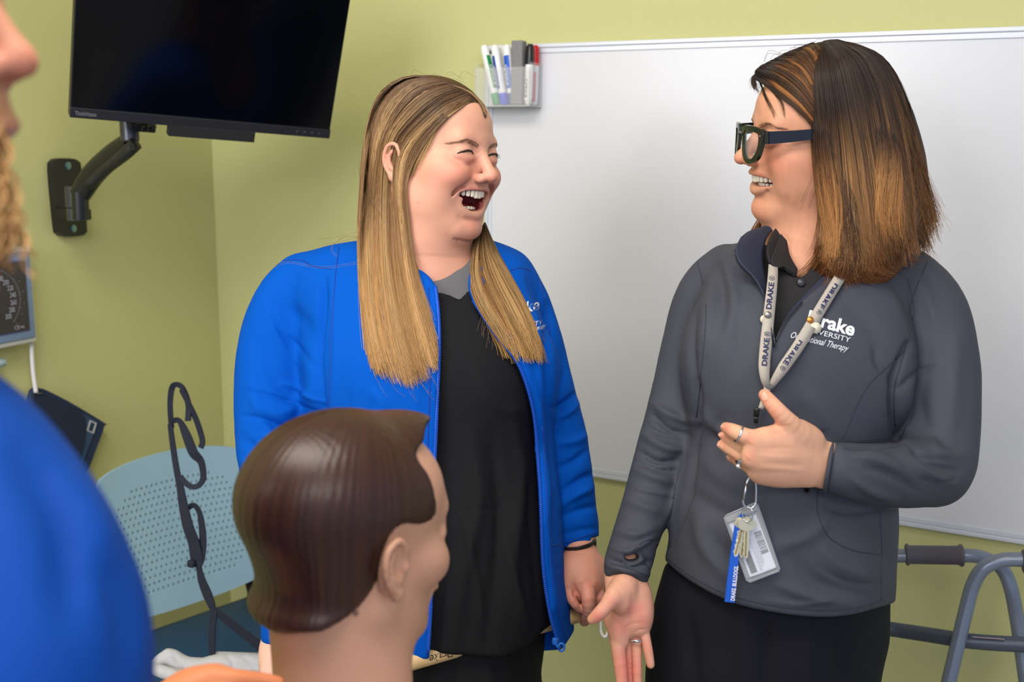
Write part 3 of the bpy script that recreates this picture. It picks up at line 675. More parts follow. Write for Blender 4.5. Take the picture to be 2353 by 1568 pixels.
# ------------------------------------------------------------------ people: shared sculpting
UPC = _Z.copy()
_t = -(np.array([0, 0, 1.0])-UPC*UPC[2]); TOC = _t/np.linalg.norm(_t)
RGT = np.cross(UPC, TOC); RGT = RGT if RGT[0] > 0 else -RGT
def rotm(axis, deg):
    return np.array(Matrix.Rotation(math.radians(deg), 3, Vector(axis)))
class Frame:                             # head frame: x = person's left, y = forward, z = up, in centimetres
    def __init__(s, c, yaw, pitch=0, roll=0, sc=1.0):
        t = math.radians(yaw); fwd = TOC*math.cos(t)+RGT*math.sin(t); left = RGT*math.cos(t)-TOC*math.sin(t); up = UPC.copy()
        M = rotm(left, pitch); fwd = M @ fwd; up = M @ up         # + pitch lifts or drops the chin
        M = rotm(fwd, roll); left = M @ left; up = M @ up
        s.A = np.stack([left, fwd, up]); s.c = np.asarray(c, float); s.s = sc*0.01
    def p(s, q): return s.c+(np.asarray(q, float)*s.s) @ s.A
    def inv(s, V): return ((V-s.c) @ s.A.T)/s.s
    def ell(s, S, c, r, k=0.0, op='u', rot=None):
        A = s.A if rot is None else (rotm((0, 0, 1), rot[2]) @ rotm((0, 1, 0), rot[1]) @ rotm((1, 0, 0), rot[0])).T @ s.A
        S.ell(s.p(c), np.asarray(r, float)*s.s, A, k*s.s, op)
    def cap(s, S, a, b, ra, rb, k=0.0, op='u', flat=None):
        if flat is not None: flat = (np.asarray(flat[0], float) @ s.A, flat[1])
        S.cap(s.p(a), s.p(b), ra*s.s, rb*s.s, k*s.s, op, flat)
    def line(s, S, pts, r, k=0.0, op='u', n=3):
        P = spline(pts, n); r = np.full(len(P), r) if np.isscalar(r) else np.interp(np.linspace(0, 1, len(P)), np.linspace(0, 1, len(r)), r)
        for i in range(len(P)-1): s.cap(S, P[i], P[i+1], r[i], r[i+1], k, op)
def sculpt_head(S, H, P):
    g = lambda n, d: P.get(n, d)
    ez = g('eye_z', 1.7); jd = g('jaw', 0.0); fat = g('fat', 0.0); mz = g('mouth_z', -5.2); mw_ = g('mouth_w', 3.3)
    H.ell(S, (0, -1.2, 4.9), (7.1, 9.2, 7.3))
    H.ell(S, (0, 3.5, 4.4), (5.9-g('fore', 0), 5.2-g('fore', 0)*.7, 5.0), 2.0)
    H.ell(S, (0, 2.4, -1.2), (6.2+fat*.6, 6.2, 7.2), 2.0)
    H.ell(S, (0, 3.8, -6.0-jd*.6), (4.5+fat, 4.3, 3.4), 2.0)
    for sx in (-1, 1):
        H.cap(S, (sx*(5.2+fat*.8), -0.2, -4.0), (sx*2.0, 6.2, -8.2-jd), 1.7+fat*.5, 1.4, 1.6)
        H.ell(S, (sx*(4.2+fat*.3), 5.0, -0.9), (2.3, 2.5, 1.9), 1.6)
        H.ell(S, (sx*3.9, 6.0+g('cheek', 0), -1.9), (2.0+fat*.3, 2.1, 1.7), 1.2)
    H.ell(S, (0, 6.9+g('chin_y', 0), -8.4-jd), (1.9+fat*.3, 1.7, 1.5), 1.3)
    if g('chin2', 0): H.ell(S, (0, 2.4, -8.7-jd*.6), (4.6, 3.8, 2.3), 1.5)
    H.cap(S, (-3.4, 7.1, ez+1.5), (3.4, 7.1, ez+1.5), 1.15, 1.15, 1.4)
    H.ell(S, (0, 7.4, ez+1.6), (1.6, 1.3, 1.4), 1.0)
    H.ell(S, (0, 7.2+g('muz', 0), mz+.5), (3.0, 2.0, 2.3), 1.5)               # muzzle
    for sx in (-1, 1): H.ell(S, (sx*3.2, 9.3, ez+.1), (1.75, 1.5, .95), 1.1, 's')
    ny = g('nose_y', 0); nz = g('nose_z', 0)
    H.cap(S, (0, 7.9, ez+.6), (0, 10.0+ny, -1.3+nz), .75, .85, .9)
    H.ell(S, (0, 10.3+ny, -1.75+nz), (1.0, .95, .85), .6)
    for sx in (-1, 1):
        H.ell(S, (sx*1.15, 9.3+ny*.8, -2.1+nz), (.72, .9, .68), .5)
        H.ell(S, (sx*.6, 9.9+ny, -2.85+nz), (.33, .55, .38), .25, 's')
    for sx in (-1, 1): H.ell(S, (sx*3.1, 7.0+g('eye_y', 0), ez), (1.5, 1.25, 1.2), .35)     # lidded eyeball bulge
    for sx in (-1, 1): H.line(S, [(sx*1.9, 8.0+g('eye_y', 0), ez-.8), (sx*3.3, 7.85+g('eye_y', 0), ez-1.0), (sx*4.7, 6.9+g('eye_y', 0), ez-.6)], .30, .6)   # lower lid pouch
    for sx in (-1, 1): H.line(S, [(sx*1.9, 8.2+g('eye_y', 0), ez-.22), (sx*3.1, 8.4+g('eye_y', 0), ez-.02), (sx*4.3, 7.6+g('eye_y', 0), ez-.22)], [.08, .17, .08], .1, 's')  # lid slit
    # smile fold
    for sx in (-1, 1): H.line(S, [(sx*1.85, 9.3+ny, -1.9+nz), (sx*2.8, 8.7, -2.7), (sx*(mw_+.6), 7.5, mz+.8), (sx*(mw_+1.1), 6.6, mz-.6)], np.array([.10, .22, .26, .12])*g('foldk', 1), .75*g('foldk', 1), 's')
    if g('fill', 0):
        for sx in (-1, 1): H.ell(S, (sx*4.3, 4.2, -3.6), (1.9+g('fill', 0), 2.9, 3.2), 1.6)
def ear(S, H, sx, c, sc=1.0, tilt=0.0):
    c = np.asarray(c, float); q = lambda x, y, z: c+sc*np.array([sx*x, y*math.cos(tilt)-z*math.sin(tilt), z*math.cos(tilt)+y*math.sin(tilt)])
    H.ell(S, q(-.1, .1, 0), np.array([.7, 1.5, 2.6])*sc, .4)
    H.ell(S, q(.75, .15, .1), np.array([.6, 1.05, 2.0])*sc, .25, 's')
    H.line(S, [q(.2, 1.2, .3), q(.55, 1.1, 1.6), q(.8, .2, 2.65), q(.95, -1.1, 2.1), q(.95, -1.5, .5), q(.75, -1.1, -1.1), q(.4, -.1, -2.3)], .33*sc, .12)
    H.line(S, [q(.55, -.1, 1.7), q(.6, -.75, .6), q(.55, -.4, -.8), q(.45, .3, -1.4)], .28*sc, .25)
    H.ell(S, q(.35, .1, -2.5), np.array([.35, .65, .75])*sc, .3)
    H.ell(S, q(.45, 1.05, -.3), np.array([.35, .35, .55])*sc, .25)
def teeth(H, name, parent, mt, zc, yc, rad, n, w_, h_, a0, up=True, depth=.55):
    b = MB()
    for i in range(n):
        a = math.radians(a0*(2*(i+.5)/n-1)); wd = w_*(1.15 if abs(i+.5-n/2) < 1.1 else 1.0)*(0.95 if abs(i+.5-n/2) > 3 else 1)
        hh = h_*(1.12 if abs(i+.5-n/2) < 1 else 1.0)*(1-.035*abs(i+.5-n/2))
        cx_, cy_ = rad*math.sin(a), yc-rad*(1-math.cos(a))
        d = np.array([math.sin(a), math.cos(a), 0]); t_ = np.array([math.cos(a), -math.sin(a), 0])
        ax = np.stack([t_, d, [0, 0, 1.0]]) @ H.A
        zz = zc-(hh/2 if up else -hh/2)
        b.box(tow(H.p((cx_, cy_, zz))), (wd*H.s, depth*H.s, hh*H.s), ax @ R.T, bev=.2*H.s)
    return b.obj(name, mt, parent)
def poly_sd(px, py, poly):               # signed distance (px) to a polygon
    poly = np.asarray(poly, float); n = len(poly); d = np.full(np.broadcast(px, py).shape, 1e9, np.float32); ins = np.zeros(d.shape, bool)
    for i in range(n):
        a = poly[i]; b = poly[(i+1) % n]; e = b-a; wx, wy = px-a[0], py-a[1]
        t = np.clip((wx*e[0]+wy*e[1])/(e @ e+1e-9), 0, 1); d = np.minimum(d, (wx-e[0]*t)**2+(wy-e[1]*t)**2)
        c = (a[1] <= py) != (b[1] <= py)
        ins ^= c & (px < a[0]+(py-a[1])*e[0]/(e[1] if e[1] else 1e-9))
    d = np.sqrt(d); return np.where(ins, -d, d)
def cut(S, poly, z0, z1, k=0.002, op='s', sp=0):     # remove (or keep) the prism over a traced outline between two depths
    poly = np.asarray(poly, float)
    if sp: poly = spline(poly, sp, closed=True)
    lo = np.array([U(p[0], p[1], z) for p in poly for z in (z0, z1)]).min(0)-.01; hi = np.array([U(p[0], p[1], z) for p in poly for z in (z0, z1)]).max(0)+.01
    if op != 's': lo = S.lo; hi = S.lo+S.n*S.h
    def fn(x, y, z):
        d = poly_sd(F*x/z+CX, F*y/z+CY, poly)*(z/F)
        return np.maximum(d, np.maximum(z0-z, z-z1))
    S.func(fn, lo, hi, k, op)
def merge(parts):
    V = np.vstack([p[0] for p in parts]); o = 0; Q = []
    for p in parts: Q.append(p[1]+o); o += len(p[0])
    return V, np.vstack(Q)
def weld(parts):                         # join flesh pieces into one connected mesh (hidden joins inside the clothes)
    from mathutils.kdtree import KDTree
    V, Q = parts[0]
    for V2, Q2 in parts[1:]:
        kd = KDTree(len(V)); [kd.insert(Vector(v), i) for i, v in enumerate(V)]; kd.balance(); best = (9, 0, 0)
        for j in range(0, len(V2), 5):
            _c, i, d = kd.find(Vector(V2[j]))
            if d < best[0]: best = (d, i, j)
        _d, i, j = best; qa = Q[(Q == i).any(1)][0]; qb = Q2[(Q2 == j).any(1)][0]; n = len(V)
        a2 = qa[(list(qa).index(i)+1) % 4]; b2 = qb[(list(qb).index(j)+1) % 4]
        V = np.vstack([V, V2]); Q = np.vstack([Q, Q2+n, [[i, a2, b2+n, j+n]]])
    return V, Q
def core(box, rows, arms, neck, h=.009):  # trunk and arms under the clothes
    S = Sculpt(*BB(*box), h); S.loft(rows, 2.1); S.chain(neck, k=.03)
    for a in arms: S.chain(a, k=.03, sp=2)
    V, Q = S.mesh(); return relax(V, Q, 2), Q
def bvh_of(*meshes):
    V, Q = merge([(np.asarray(m_[0]), m_[1]) for m_ in meshes])
    return BVHTree.FromPolygons([tuple(v) for v in V], [tuple(q) for q in Q])
def drape(bv, px, py, off=0.0, dflt=1.4):            # point on a surface under photograph position px,py, lifted by off metres
    d = U(px, py, 1.0); d = d/np.linalg.norm(d); h = bv.ray_cast(Vector((0, 0, 0)), Vector(d))
    if h[0] is None: return U(px, py, dflt)
    return np.array(h[0])-d*off
def line_on(bv, pts, off=0.0, n=6, step=None):
    P = spline(np.asarray(pts, float)[:, :2], n); C = np.array([drape(bv, a, b, off) for a, b in P])
    for _ in range(2): C[1:-1, 2] = (C[:-2, 2]+2*C[1:-1, 2]+C[2:, 2])/4      # soften depth jumps
    return C
def seam(bv, lines, r=0.0008, off=0.0002, mbk=None):
    b = mbk or MB()
    for l in lines:
        P = spline(np.asarray(l, float)[:, :2], 8); C = np.array([drape(bv, x, y, off, 9.0) for x, y in P]); run = []
        for i in range(len(C)):
            if C[i, 2] > 8 or (run and abs(C[i, 2]-run[-1][2]) > .014):
                if len(run) > 3: b.tube(tow(np.array(run)), r, 6)
                run = []
            if C[i, 2] < 8: run.append(C[i])
        if len(run) > 3: b.tube(tow(np.array(run)), r, 6)
    return b
def text_drape(mb, bv, txt, o, ux, uy, h, fit=None, off=0.0008, mi=0, **k):   # ux, uy: unit photo directions; h, fit in px
    V, Fc = glyphs(txt, **k); V[:, 0] -= V[:, 0].min(); s = h/0.72; sx = s if fit is None else fit/max(V[:, 0].max(), 1e-6)
    ux = np.asarray(ux, float); uy = np.asarray(uy, float)
    P = np.asarray(o, float)+V[:, :1]*sx*ux+V[:, 1:]*s*uy
    mb.add(tow(np.array([drape(bv, a, b, off) for a, b in P])), Fc, mi)
SKIN = dict(rough=0.48, spec=0.35, attr='col', bump=(420, 0.12, 0.0006), sss=0.10)
M_TEETH = mat('teeth_enamel', srgb(238, 228, 210), 0.2, spec=0.6)
M_GUM = mat('mouth_inside', srgb(120, 40, 42), 0.4); M_TONGUE = mat('tongue', srgb(190, 95, 95), 0.35)
def lin(*c): return np.array(srgb(*c)[:3])
def blend(colr, tgt, wgt): return colr*(1-wgt[:, None])+np.asarray(tgt)*wgt[:, None]
def gauss(L, c, r): q = (L-np.asarray(c))/np.asarray(r); return np.exp(-(q**2).sum(1))
def face_colors(L, base, lip, blush, mz, mwid, brow=None, ez=1.7, ope=0.0, P={}):
    c = np.tile(base, (len(L), 1)).astype(float); ax = np.abs(L[:, 0]); A = np.stack([ax, L[:, 1], L[:, 2]], 1)
    c = blend(c, blush, .55*gauss(A, (4.4, 6.5, -1.6), (2.4, 4, 1.9))); c = blend(c, blush, .5*gauss(A, (0, 10.6, -2.0), (1.4, 1.6, 1.2)))
    c = blend(c, blush, .35*gauss(A, (0, 8, -8.8), (2.2, 3, 1.4))); c = blend(c, blush, .35*gauss(A, (3.0, 8.5, ez-1.0), (1.8, 2, .5)))
    c *= (1+0.03*wob(L, 1.1, 3)[:, None])
    return c

# ================================================================== woman in the blue jacket
BL_D = 1.50
pB = thing('person', 'laughing woman with long blonde hair, open bright blue jacket over a black scrub top', 'person', (*W(1000, 2830, 1.53)[:2], 0.0))
HB = Frame(U(1000, 373, 1.50), 55, 2, -4, 1.02)
def blonde_body(hh=.0017, ears=True):
    S = Sculpt(*BB(790, 120, 1230, 720, 1.35, 1.70), hh)
    P = dict(jaw=1.0, fat=0.75, mouth_z=-4.4, mouth_w=3.4, chin2=1, cheek=0.6, nose_z=0.25, nose_y=.15, eye_y=.35, chin_y=-.4, fore=.45, muz=-.7, fill=.3, foldk=.7)
    sculpt_head(S, HB, P)
    if ears: ear(S, HB, -1, (-7.1, -1.6, -.4), 0.90, -0.12); ear(S, HB, 1, (7.1, -1.6, -.4), 0.90, -0.12)
    H = HB
    # lips round an open mouth
    up = [(-3.7, 6.6, -3.45), (-2.6, 7.8, -3.45), (-1.0, 8.45, -3.35), (0, 8.55, -3.5), (1.0, 8.45, -3.35), (2.6, 7.8, -3.45), (3.7, 6.6, -3.45)]
    lo = [(-3.65, 6.5, -3.75), (-3.15, 6.9, -5.1), (-1.8, 7.5, -6.8), (0, 7.7, -7.3), (1.8, 7.5, -6.8), (3.15, 6.9, -5.1), (3.65, 6.5, -3.75)]
    H.ell(S, (0, 5.6, -4.6), (3.9, 2.4, 2.3), .8)
    H.line(S, up, [.15, .24, .30, .24, .15], .4); H.line(S, lo, [.2, .36, .46, .36, .2], .5)
    H.ell(S, (0, 7.4, -4.3), (3.45, 3.0, .80), .2, 's'); H.ell(S, (0, 7.4, -5.3), (2.7, 3.2, 1.3), .3, 's')
    H.ell(S, (0, 6.7, -9.3), (1.9, 1.6, 1.5), .7)
    for sx in (-1, 1):
        H.ell(S, (sx*3.7, 7.2, -1.2), (1.6, 1.5, 1.25), 1.0)
        H.line(S, [(sx*1.9, 9.2, -1.9), (sx*2.9, 8.3, -2.75), (sx*4.05, 7.3, -3.6), (sx*4.3, 6.6, -4.6), (sx*4.3, 5.9, -5.6)], [.08, .2, .28, .22, .08], .5, 's')
    H.line(S, [(-5.6, 3.0, -7.4), (-4.0, 4.8, -9.2), (-2.4, 6.3, -10.6), (0, 6.9, -11.1), (2.4, 6.3, -10.6)], .3, .8, 's')
    H.ell(S, (0, 2.6, -10.2), (4.0, 2.6, 1.6), 1.2)
    # neck
    nb = U(1000, 640, 1.55); S.cap(H.p((0, -1.6, -3)), nb, .060, .066, .02)
    S.cap(H.p((-2.0, 0.6, -7.5)), U(985, 610, 1.51), .045, .05, .03)
    S.ell(U(1000, 700, 1.57), (.15, .07, .09), None, .05)
    V, Q = S.mesh(); V = relax(V, Q, 1)
    if ears: V = folds(V, Q, [([(1052, 352), (1042, 349), (1034, 344)], 2.2, -.8), ([(1052, 355), (1042, 357), (1034, 357)], 2.2, -.8), ([(1090, 362), (1098, 352), (1106, 347)], 2, -.6), ([(1096, 370), (1104, 360), (1114, 354)], 2, -.6), ([(1046, 372), (1060, 380), (1082, 380)], 4, -.7), ([(1052, 492), (1062, 505), (1085, 505)], 7, -1.8)])
    L = H.inv(V)
    c = face_colors(L, lin(214, 157, 134), None, lin(210, 112, 98), -4.7, 3.5)
    # lips
    dU = np.full(len(L), 9.0)
    for ln in (up, lo):
        P_ = spline(np.array(ln), 4)
        for q in P_: dU = np.minimum(dU, np.sqrt(((L-q)**2).sum(1)))
    c = blend(c, lin(196, 98, 100), .85*np.clip((.50-dU)/.15, 0, 1)*np.clip((3.5-np.abs(L[:, 0]))/.6, 0, 1))
    ins = (L[:, 2] < -3.6) & (L[:, 2] > -6.8) & (np.abs(L[:, 0]) < 3.1) & (L[:, 1] < 7.5) & (L[:, 1] > 4.5) & (dU > .4)
    inn = np.clip((7.5-L[:, 1])/.4, 0, 1)*ins; c = blend(c, lin(120, 36, 40), inn.astype(float))
    for a in ((-6.6, 4.0, -2.6), (-5.3, 5.9, -4.2), (-6.9, 3.2, -6.0), (-6.4, 3.6, -4.9), (-4.9, 6.6, -2.6)):
        c = blend(c, lin(150, 90, 75), .8*gauss(L, a, (.09, .3, .09)))
    hl = (L[:, 1] < 1.6+(L[:, 2]-1)*.72) & (L[:, 2] > 1.2) & (np.abs(L[:, 0]) < 7.35); c = blend(c, lin(88, 64, 44), hl.astype(float))
    c = blend(c, lin(214, 120, 110), .4*gauss(L, (-7.6, -2.6, .8), (1.2, 1.6, 2.4)))
    return V, Q, c
def hand_mesh(chains, h, k=0.004, cuts=(), creases=(), rel=3):
    al = np.array([U(*p[:3]) for c in chains for p in c['p']]); rr = max(p[3]*p[2]/F for c in chains for p in c['p'])+.008
    S = Sculpt(al.min(0)-rr, al.max(0)+rr, h)
    for c in chains: S.chain(c['p'], k=c.get('k', k), sp=c.get('sp', 3), op=c.get('op', 'u'), flat=c.get('flat'))
    V, Q = S.mesh(); V = relax(V, Q, rel)
    if creases: V = folds(V, Q, creases)
    return V, Q
V, Q, c = blonde_body(); bodyB = (V, Q)
# her left hand (right in the picture) closing on the stick, and the bit of her right hand
hd_ = 1.50
lh = [dict(p=[(1330, 1225, 1.54, 36), (1330, 1262, 1.53, 38), (1336, 1310, 1.51, 44), (1342, 1345, 1.50, 44)]),
      dict(p=[(1310, 1300, 1.50, 24), (1308, 1340, 1.49, 24)], k=.012),
      dict(p=[(1368, 1300, 1.52, 24), (1368, 1345, 1.51, 26)], k=.012),
      dict(p=[(1347, 1340, 1.485, 19), (1352, 1376, 1.468, 16.5), (1352, 1405, 1.475, 15), (1343, 1428, 1.495, 12.5)], k=.0015),
      dict(p=[(1371, 1345, 1.50, 15), (1377, 1375, 1.488, 13), (1374, 1400, 1.50, 12), (1362, 1420, 1.52, 11)], k=.001),
      dict(p=[(1383, 1345, 1.52, 15), (1390, 1372, 1.515, 13), (1387, 1396, 1.52, 12), (1376, 1412, 1.53, 11)], k=.003),
      dict(p=[(1305, 1330, 1.505, 17), (1313, 1372, 1.50, 13), (1328, 1402, 1.50, 11), (1336, 1414, 1.505, 10)], k=.002),
      dict(p=[(1306, 1320, 1.50, 20), (1302, 1345, 1.49, 14), (1316, 1382, 1.47, 11), (1330, 1400, 1.475, 9)], k=.003)]
V2, Q2 = hand_mesh(lh, .0015, creases=[([(1316, 1340), (1322, 1360), (1326, 1372)], 6, -5), ([(1335, 1330), (1340, 1345)], 8, 1.2), ([(1365, 1330), (1368, 1348)], 7, 1)])
rh = [dict(p=[(652, 1455, 1.43, 40), (640, 1500, 1.41, 42), (648, 1560, 1.38, 46)]), dict(p=[(625, 1520, 1.39, 20), (615, 1560, 1.36, 17), (640, 1600, 1.34, 15)], k=.006),
      dict(p=[(640, 1550, 1.37, 22), (650, 1600, 1.35, 17), (680, 1620, 1.35, 15)], k=.004), dict(p=[(670, 1550, 1.38, 22), (690, 1600, 1.36, 17), (715, 1620, 1.36, 15)], k=.004),
      dict(p=[(690, 1545, 1.40, 20), (715, 1590, 1.38, 16), (735, 1612, 1.37, 14)], k=.004)]
V3, Q3 = hand_mesh(rh, .002)
hc = np.tile(lin(214, 150, 128), (len(V2), 1)); pr = prj(V2)
for (x, y) in ((1350, 1345), (1372, 1350), (1352, 1378), (1374, 1380), (1320, 1375)): hc = blend(hc, lin(205, 118, 104), .5*np.exp(-(((pr-[x, y])/13)**2).sum(1)))
hc3 = np.tile(lin(230, 182, 166), (len(V3), 1))
Vc, Qc = core((520, 560, 1400, 1700, 1.3, 1.8), [(600, 760, 1170, 1.56, .05), (760, 760, 1180, 1.56, .08), (1000, 790, 1200, 1.56, .09), (1300, 790, 1210, 1.56, .10), (1620, 830, 1200, 1.56, .10)],
    [[(780, 640, 1.56, 40), (665, 720, 1.56, 46), (632, 900, 1.545, 46), (622, 1040, 1.51, 42), (642, 1200, 1.48, 38), (656, 1340, 1.45, 34), (655, 1450, 1.43, 32)], [(1120, 630, 1.57, 36), (1200, 700, 1.58, 34), (1240, 850, 1.585, 36), (1275, 1000, 1.575, 36), (1305, 1140, 1.56, 34), (1328, 1238, 1.545, 31)]], [(1000, 660, 1.56, 70), (1000, 760, 1.57, 80)])
Vb, Qb = weld([(V, Q), (Vc, Qc), (V2, Q2), (V3, Q3)])
M_SKB = mat('skin_fair', **SKIN)
obj('body', tow(Vb), Qb, M_SKB, pB, colors=np.vstack([c, np.tile(lin(214, 157, 134), (len(Vc), 1)), hc, hc3]))
teeth(HB, 'upper_teeth', pB, M_TEETH, -3.55, 8.25, 3.4, 12, .60, 1.1, 72)
teeth(HB, 'lower_teeth', pB, M_TEETH, -6.45, 7.0, 2.7, 8, .5, .5, 58, up=False)
S = Sculpt(HB.p((0, 0, -5))-.06, HB.p((0, 0, -5))+.09, .0025); HB.ell(S, (0, 4.4, -6.3), (2.0, 2.2, .7)); tv, tq = S.mesh(); obj('tongue', tow(tv), tq, M_TONGUE, pB)
# ---- clothing
blB = dict()
def blonde_clothes():
    rows = [(548, 850, 1120, 1.555, .05), (566, 745, 1168, 1.56, .07), (600, 672, 1212, 1.56, .088), (660, 662, 1232, 1.55, .112), (760, 676, 1246, 1.54, .135), (900, 690, 1262, 1.53, .15),
            (1060, 690, 1280, 1.53, .15), (1180, 695, 1286, 1.53, .158), (1250, 700, 1286, 1.53, .16), (1330, 705, 1290, 1.53, .163), (1400, 710, 1313, 1.53, .165), (1520, 720, 1332, 1.53, .165)]
    S = Sculpt(*BB(520, 500, 1400, 1560, 1.27, 1.80), 0.003)
    S.loft(rows, 2.25)
    S.ell(U(905, 850, 1.475), (.085, .085, .065), None, .06); S.ell(U(1150, 850, 1.48), (.08, .085, .062), None, .06)
    S.ell(U(1080, 1290, 1.46), (.11, .14, .07), None, .08)
    S.chain([(690, 632, 1.56, 50), (660, 700, 1.56, 72), (635, 800, 1.55, 82), (625, 920, 1.53, 80), (620, 1040, 1.50, 70), (640, 1200, 1.47, 62), (655, 1340, 1.44, 54), (658, 1440, 1.42, 50), (658, 1470, 1.42, 49)], k=.02, sp=3)
    S.chain([(1170, 622, 1.565, 46), (1205, 700, 1.57, 56), (1233, 800, 1.575, 60), (1258, 900, 1.575, 60), (1284, 1000, 1.57, 60), (1300, 1090, 1.56, 58), (1314, 1180, 1.55, 54), (1327, 1240, 1.54, 48)], k=.015, sp=3)
    cut(S, [(1260, 1257), (1420, 1225), (1420, 1600), (1345, 1600), (1290, 1500)], 1.515, 1.9)     # cuff end
    # opening down the front, the neck hole and the hem
    EL = [(905, 500), (930, 560), (962, 612), (1001, 657), (1008, 720), (1010, 800), (1006, 900), (1002, 1000), (998, 1100), (994, 1250), (990, 1400), (984, 1600)]
    ER = [(1300, 1600), (1283, 1490), (1262, 1410), (1246, 1300), (1240, 1150), (1234, 1060), (1226, 960), (1210, 890), (1184, 828), (1132, 762), (1086, 692), (1078, 640), (1100, 560), (1110, 500)]
    cut(S, spline(EL, 3).tolist()+spline(ER, 3).tolist(), 1.0, 1.545, .004)
    cut(S, [(500, 1484), (700, 1482), (760, 1530), (985, 1515), (1290, 1493), (1304, 1474), (1322, 1445), (1328, 1410), (1450, 1400), (1450, 1700), (500, 1700)], 1.0, 2.0, .003)
    V, Q = S.mesh(); V = relax(V, Q, 2)
    fl = [([(556, 955), (610, 965), (680, 990), (738, 1020)], 5, -3.2), ([(572, 900), (640, 915), (700, 935), (740, 955)], 5, -3), ([(650, 880), (700, 900), (742, 930)], 5, 3), ([(600, 1000), (640, 1015), (690, 1050)], 6, 3), ([(640, 760), (690, 800), (728, 850)], 6, -2.2), ([(610, 700), (640, 780), (690, 840)], 8, 2), ([(860, 900), (858, 960), (850, 1000)], 5, 1.8), ([(800, 900), (802, 960)], 6, -1.2), ([(1235, 880), (1250, 960), (1256, 1060)], 5, -2), ([(1212, 640), (1240, 720), (1250, 800)], 5, -2), ([(742, 985), (735, 900), (728, 800), (742, 700), (745, 640)], 9, -7), ([(715, 990), (712, 880), (700, 800)], 16, 4),
          ([(600, 960), (660, 985), (738, 940)], 12, -4), ([(590, 930), (650, 950), (720, 900)], 16, 4), ([(560, 1010), (600, 1040), (650, 1040)], 12, -4), ([(556, 1060), (600, 1085), (640, 1080)], 10, 4),
          ([(640, 700), (700, 740), (730, 800)], 18, -2.5), ([(590, 780), (640, 880), (720, 960)], 18, -2.5), ([(575, 880), (600, 960), (640, 1010)], 14, 3),
          ([(760, 640), (770, 760), (765, 900), (762, 1000)], 10, 1.6), ([(1262, 700), (1258, 820), (1262, 950), (1268, 1100)], 10, -6), ([(1238, 700), (1240, 850), (1248, 1000), (1256, 1200), (1268, 1400)], 12, 3.5),
          ([(1330, 900), (1300, 925), (1275, 940)], 7, -6), ([(1332, 922), (1310, 945), (1280, 962)], 8, 4), ([(1352, 1035), (1320, 1060), (1285, 1075)], 8, -4), ([(1350, 1000), (1320, 1015), (1282, 1020)], 10, 4),
          ([(1365, 1090), (1340, 1100), (1300, 1125)], 9, -5), ([(1362, 1120), (1330, 1135), (1290, 1160)], 10, 5), ([(1372, 1165), (1340, 1170), (1290, 1190)], 9, -4), ([(1375, 1215), (1340, 1218), (1290, 1232)], 8, -2.5),
          ([(1290, 800), (1300, 850), (1290, 890)], 8, -3), ([(1215, 620), (1245, 700), (1262, 780)], 12, -3), ([(1140, 600), (1180, 650), (1215, 760)], 16, -2.5), ([(1160, 700), (1200, 800), (1225, 900)], 14, 2.5),
          ([(850, 900), (880, 930), (860, 980)], 14, 2), ([(1225, 1000), (1250, 1100), (1250, 1200)], 10, 2), ([(1210, 1150), (1250, 1250), (1262, 1380)], 9, -2), ([(940, 700), (960, 850), (960, 950)], 12, 1.5), ([(1240, 1200), (1262, 1330), (1292, 1450)], 12, 2.5)]
    V = folds(V, Q, [(a, b, c*1.6) for a, b, c in fl])
    return V, Q
V, Q = blonde_clothes(); jkB = (V, Q)
V = V+vnormals(V, Q)*(0.0008*wob(V, 55, 5))[:, None]
M_BJ = mat('royal_blue_fabric', srgb(0, 80, 182), 0.8, bump=(1500, 0.25, 0.0008), spec=0.1)
jacketB = obj('jacket', tow(V), Q, M_BJ, pB); jkB = (V, Q)
def blonde_top():
    S = Sculpt(*BB(700, 540, 1340, 1540, 1.34, 1.75), 0.004)
    rows = [(560, 880, 1110, 1.55, .05), (620, 760, 1190, 1.555, .075), (700, 720, 1210, 1.545, .105), (800, 740, 1215, 1.54, .13), (900, 760, 1235, 1.535, .138), (1060, 775, 1255, 1.535, .138), (1250, 785, 1258, 1.535, .148), (1400, 790, 1284, 1.535, .156), (1530, 800, 1270, 1.535, .158)]
    S.loft(rows, 2.25)
    S.ell(U(925, 850, 1.49), (.075, .075, .062), None, .06); S.ell(U(1130, 850, 1.49), (.075, .08, .06), None, .06); S.ell(U(1070, 1290, 1.475), (.105, .13, .07), None, .07)
    V0 = [(930, 560), (950, 606), (1000, 655), (1057, 690), (1082, 645), (1100, 560)]
    cut(S, V0, 1.0, 1.548, .003)
    cut(S, spline([(700, 1540), (985, 1505), (1060, 1505), (1150, 1512), (1220, 1478), (1268, 1436), (1400, 1380)], 4).tolist()+[(1400, 1700), (700, 1700)], 1.0, 2.0, .003)
    V, Q = S.mesh(); V = relax(V, Q, 2)
    V = folds(V, Q, [(a, b_, c*1.7) for a, b_, c in [([(1080, 1000), (1100, 1150), (1060, 1350), (1040, 1500)], 18, 4), ([(1180, 950), (1200, 1100), (1180, 1300), (1200, 1440)], 16, 4), ([(1130, 1000), (1150, 1200), (1120, 1480)], 18, -4), ([(1040, 1100), (1020, 1300), (1000, 1490)], 12, -3), ([(1210, 1100), (1225, 1250), (1240, 1400)], 12, -3), ([(1100, 870), (1140, 930), (1200, 950)], 16, 2), ([(1060, 1180), (1090, 1300), (1110, 1420)], 9, 2.5), ([(1160, 1180), (1170, 1300), (1215, 1430)], 9, 2.5), ([(1030, 1180), (1100, 1170), (1200, 1175)], 3, -.8)]])
    return V, Q
V, Q = blonde_top(); topB = (V, Q)
M_BK = mat('black_scrub_fabric', srgb(22, 22, 26), 0.8, bump=(1600, 0.35, 0.001), spec=0.2)
obj('scrub_top', tow(V), Q, M_BK, pB)
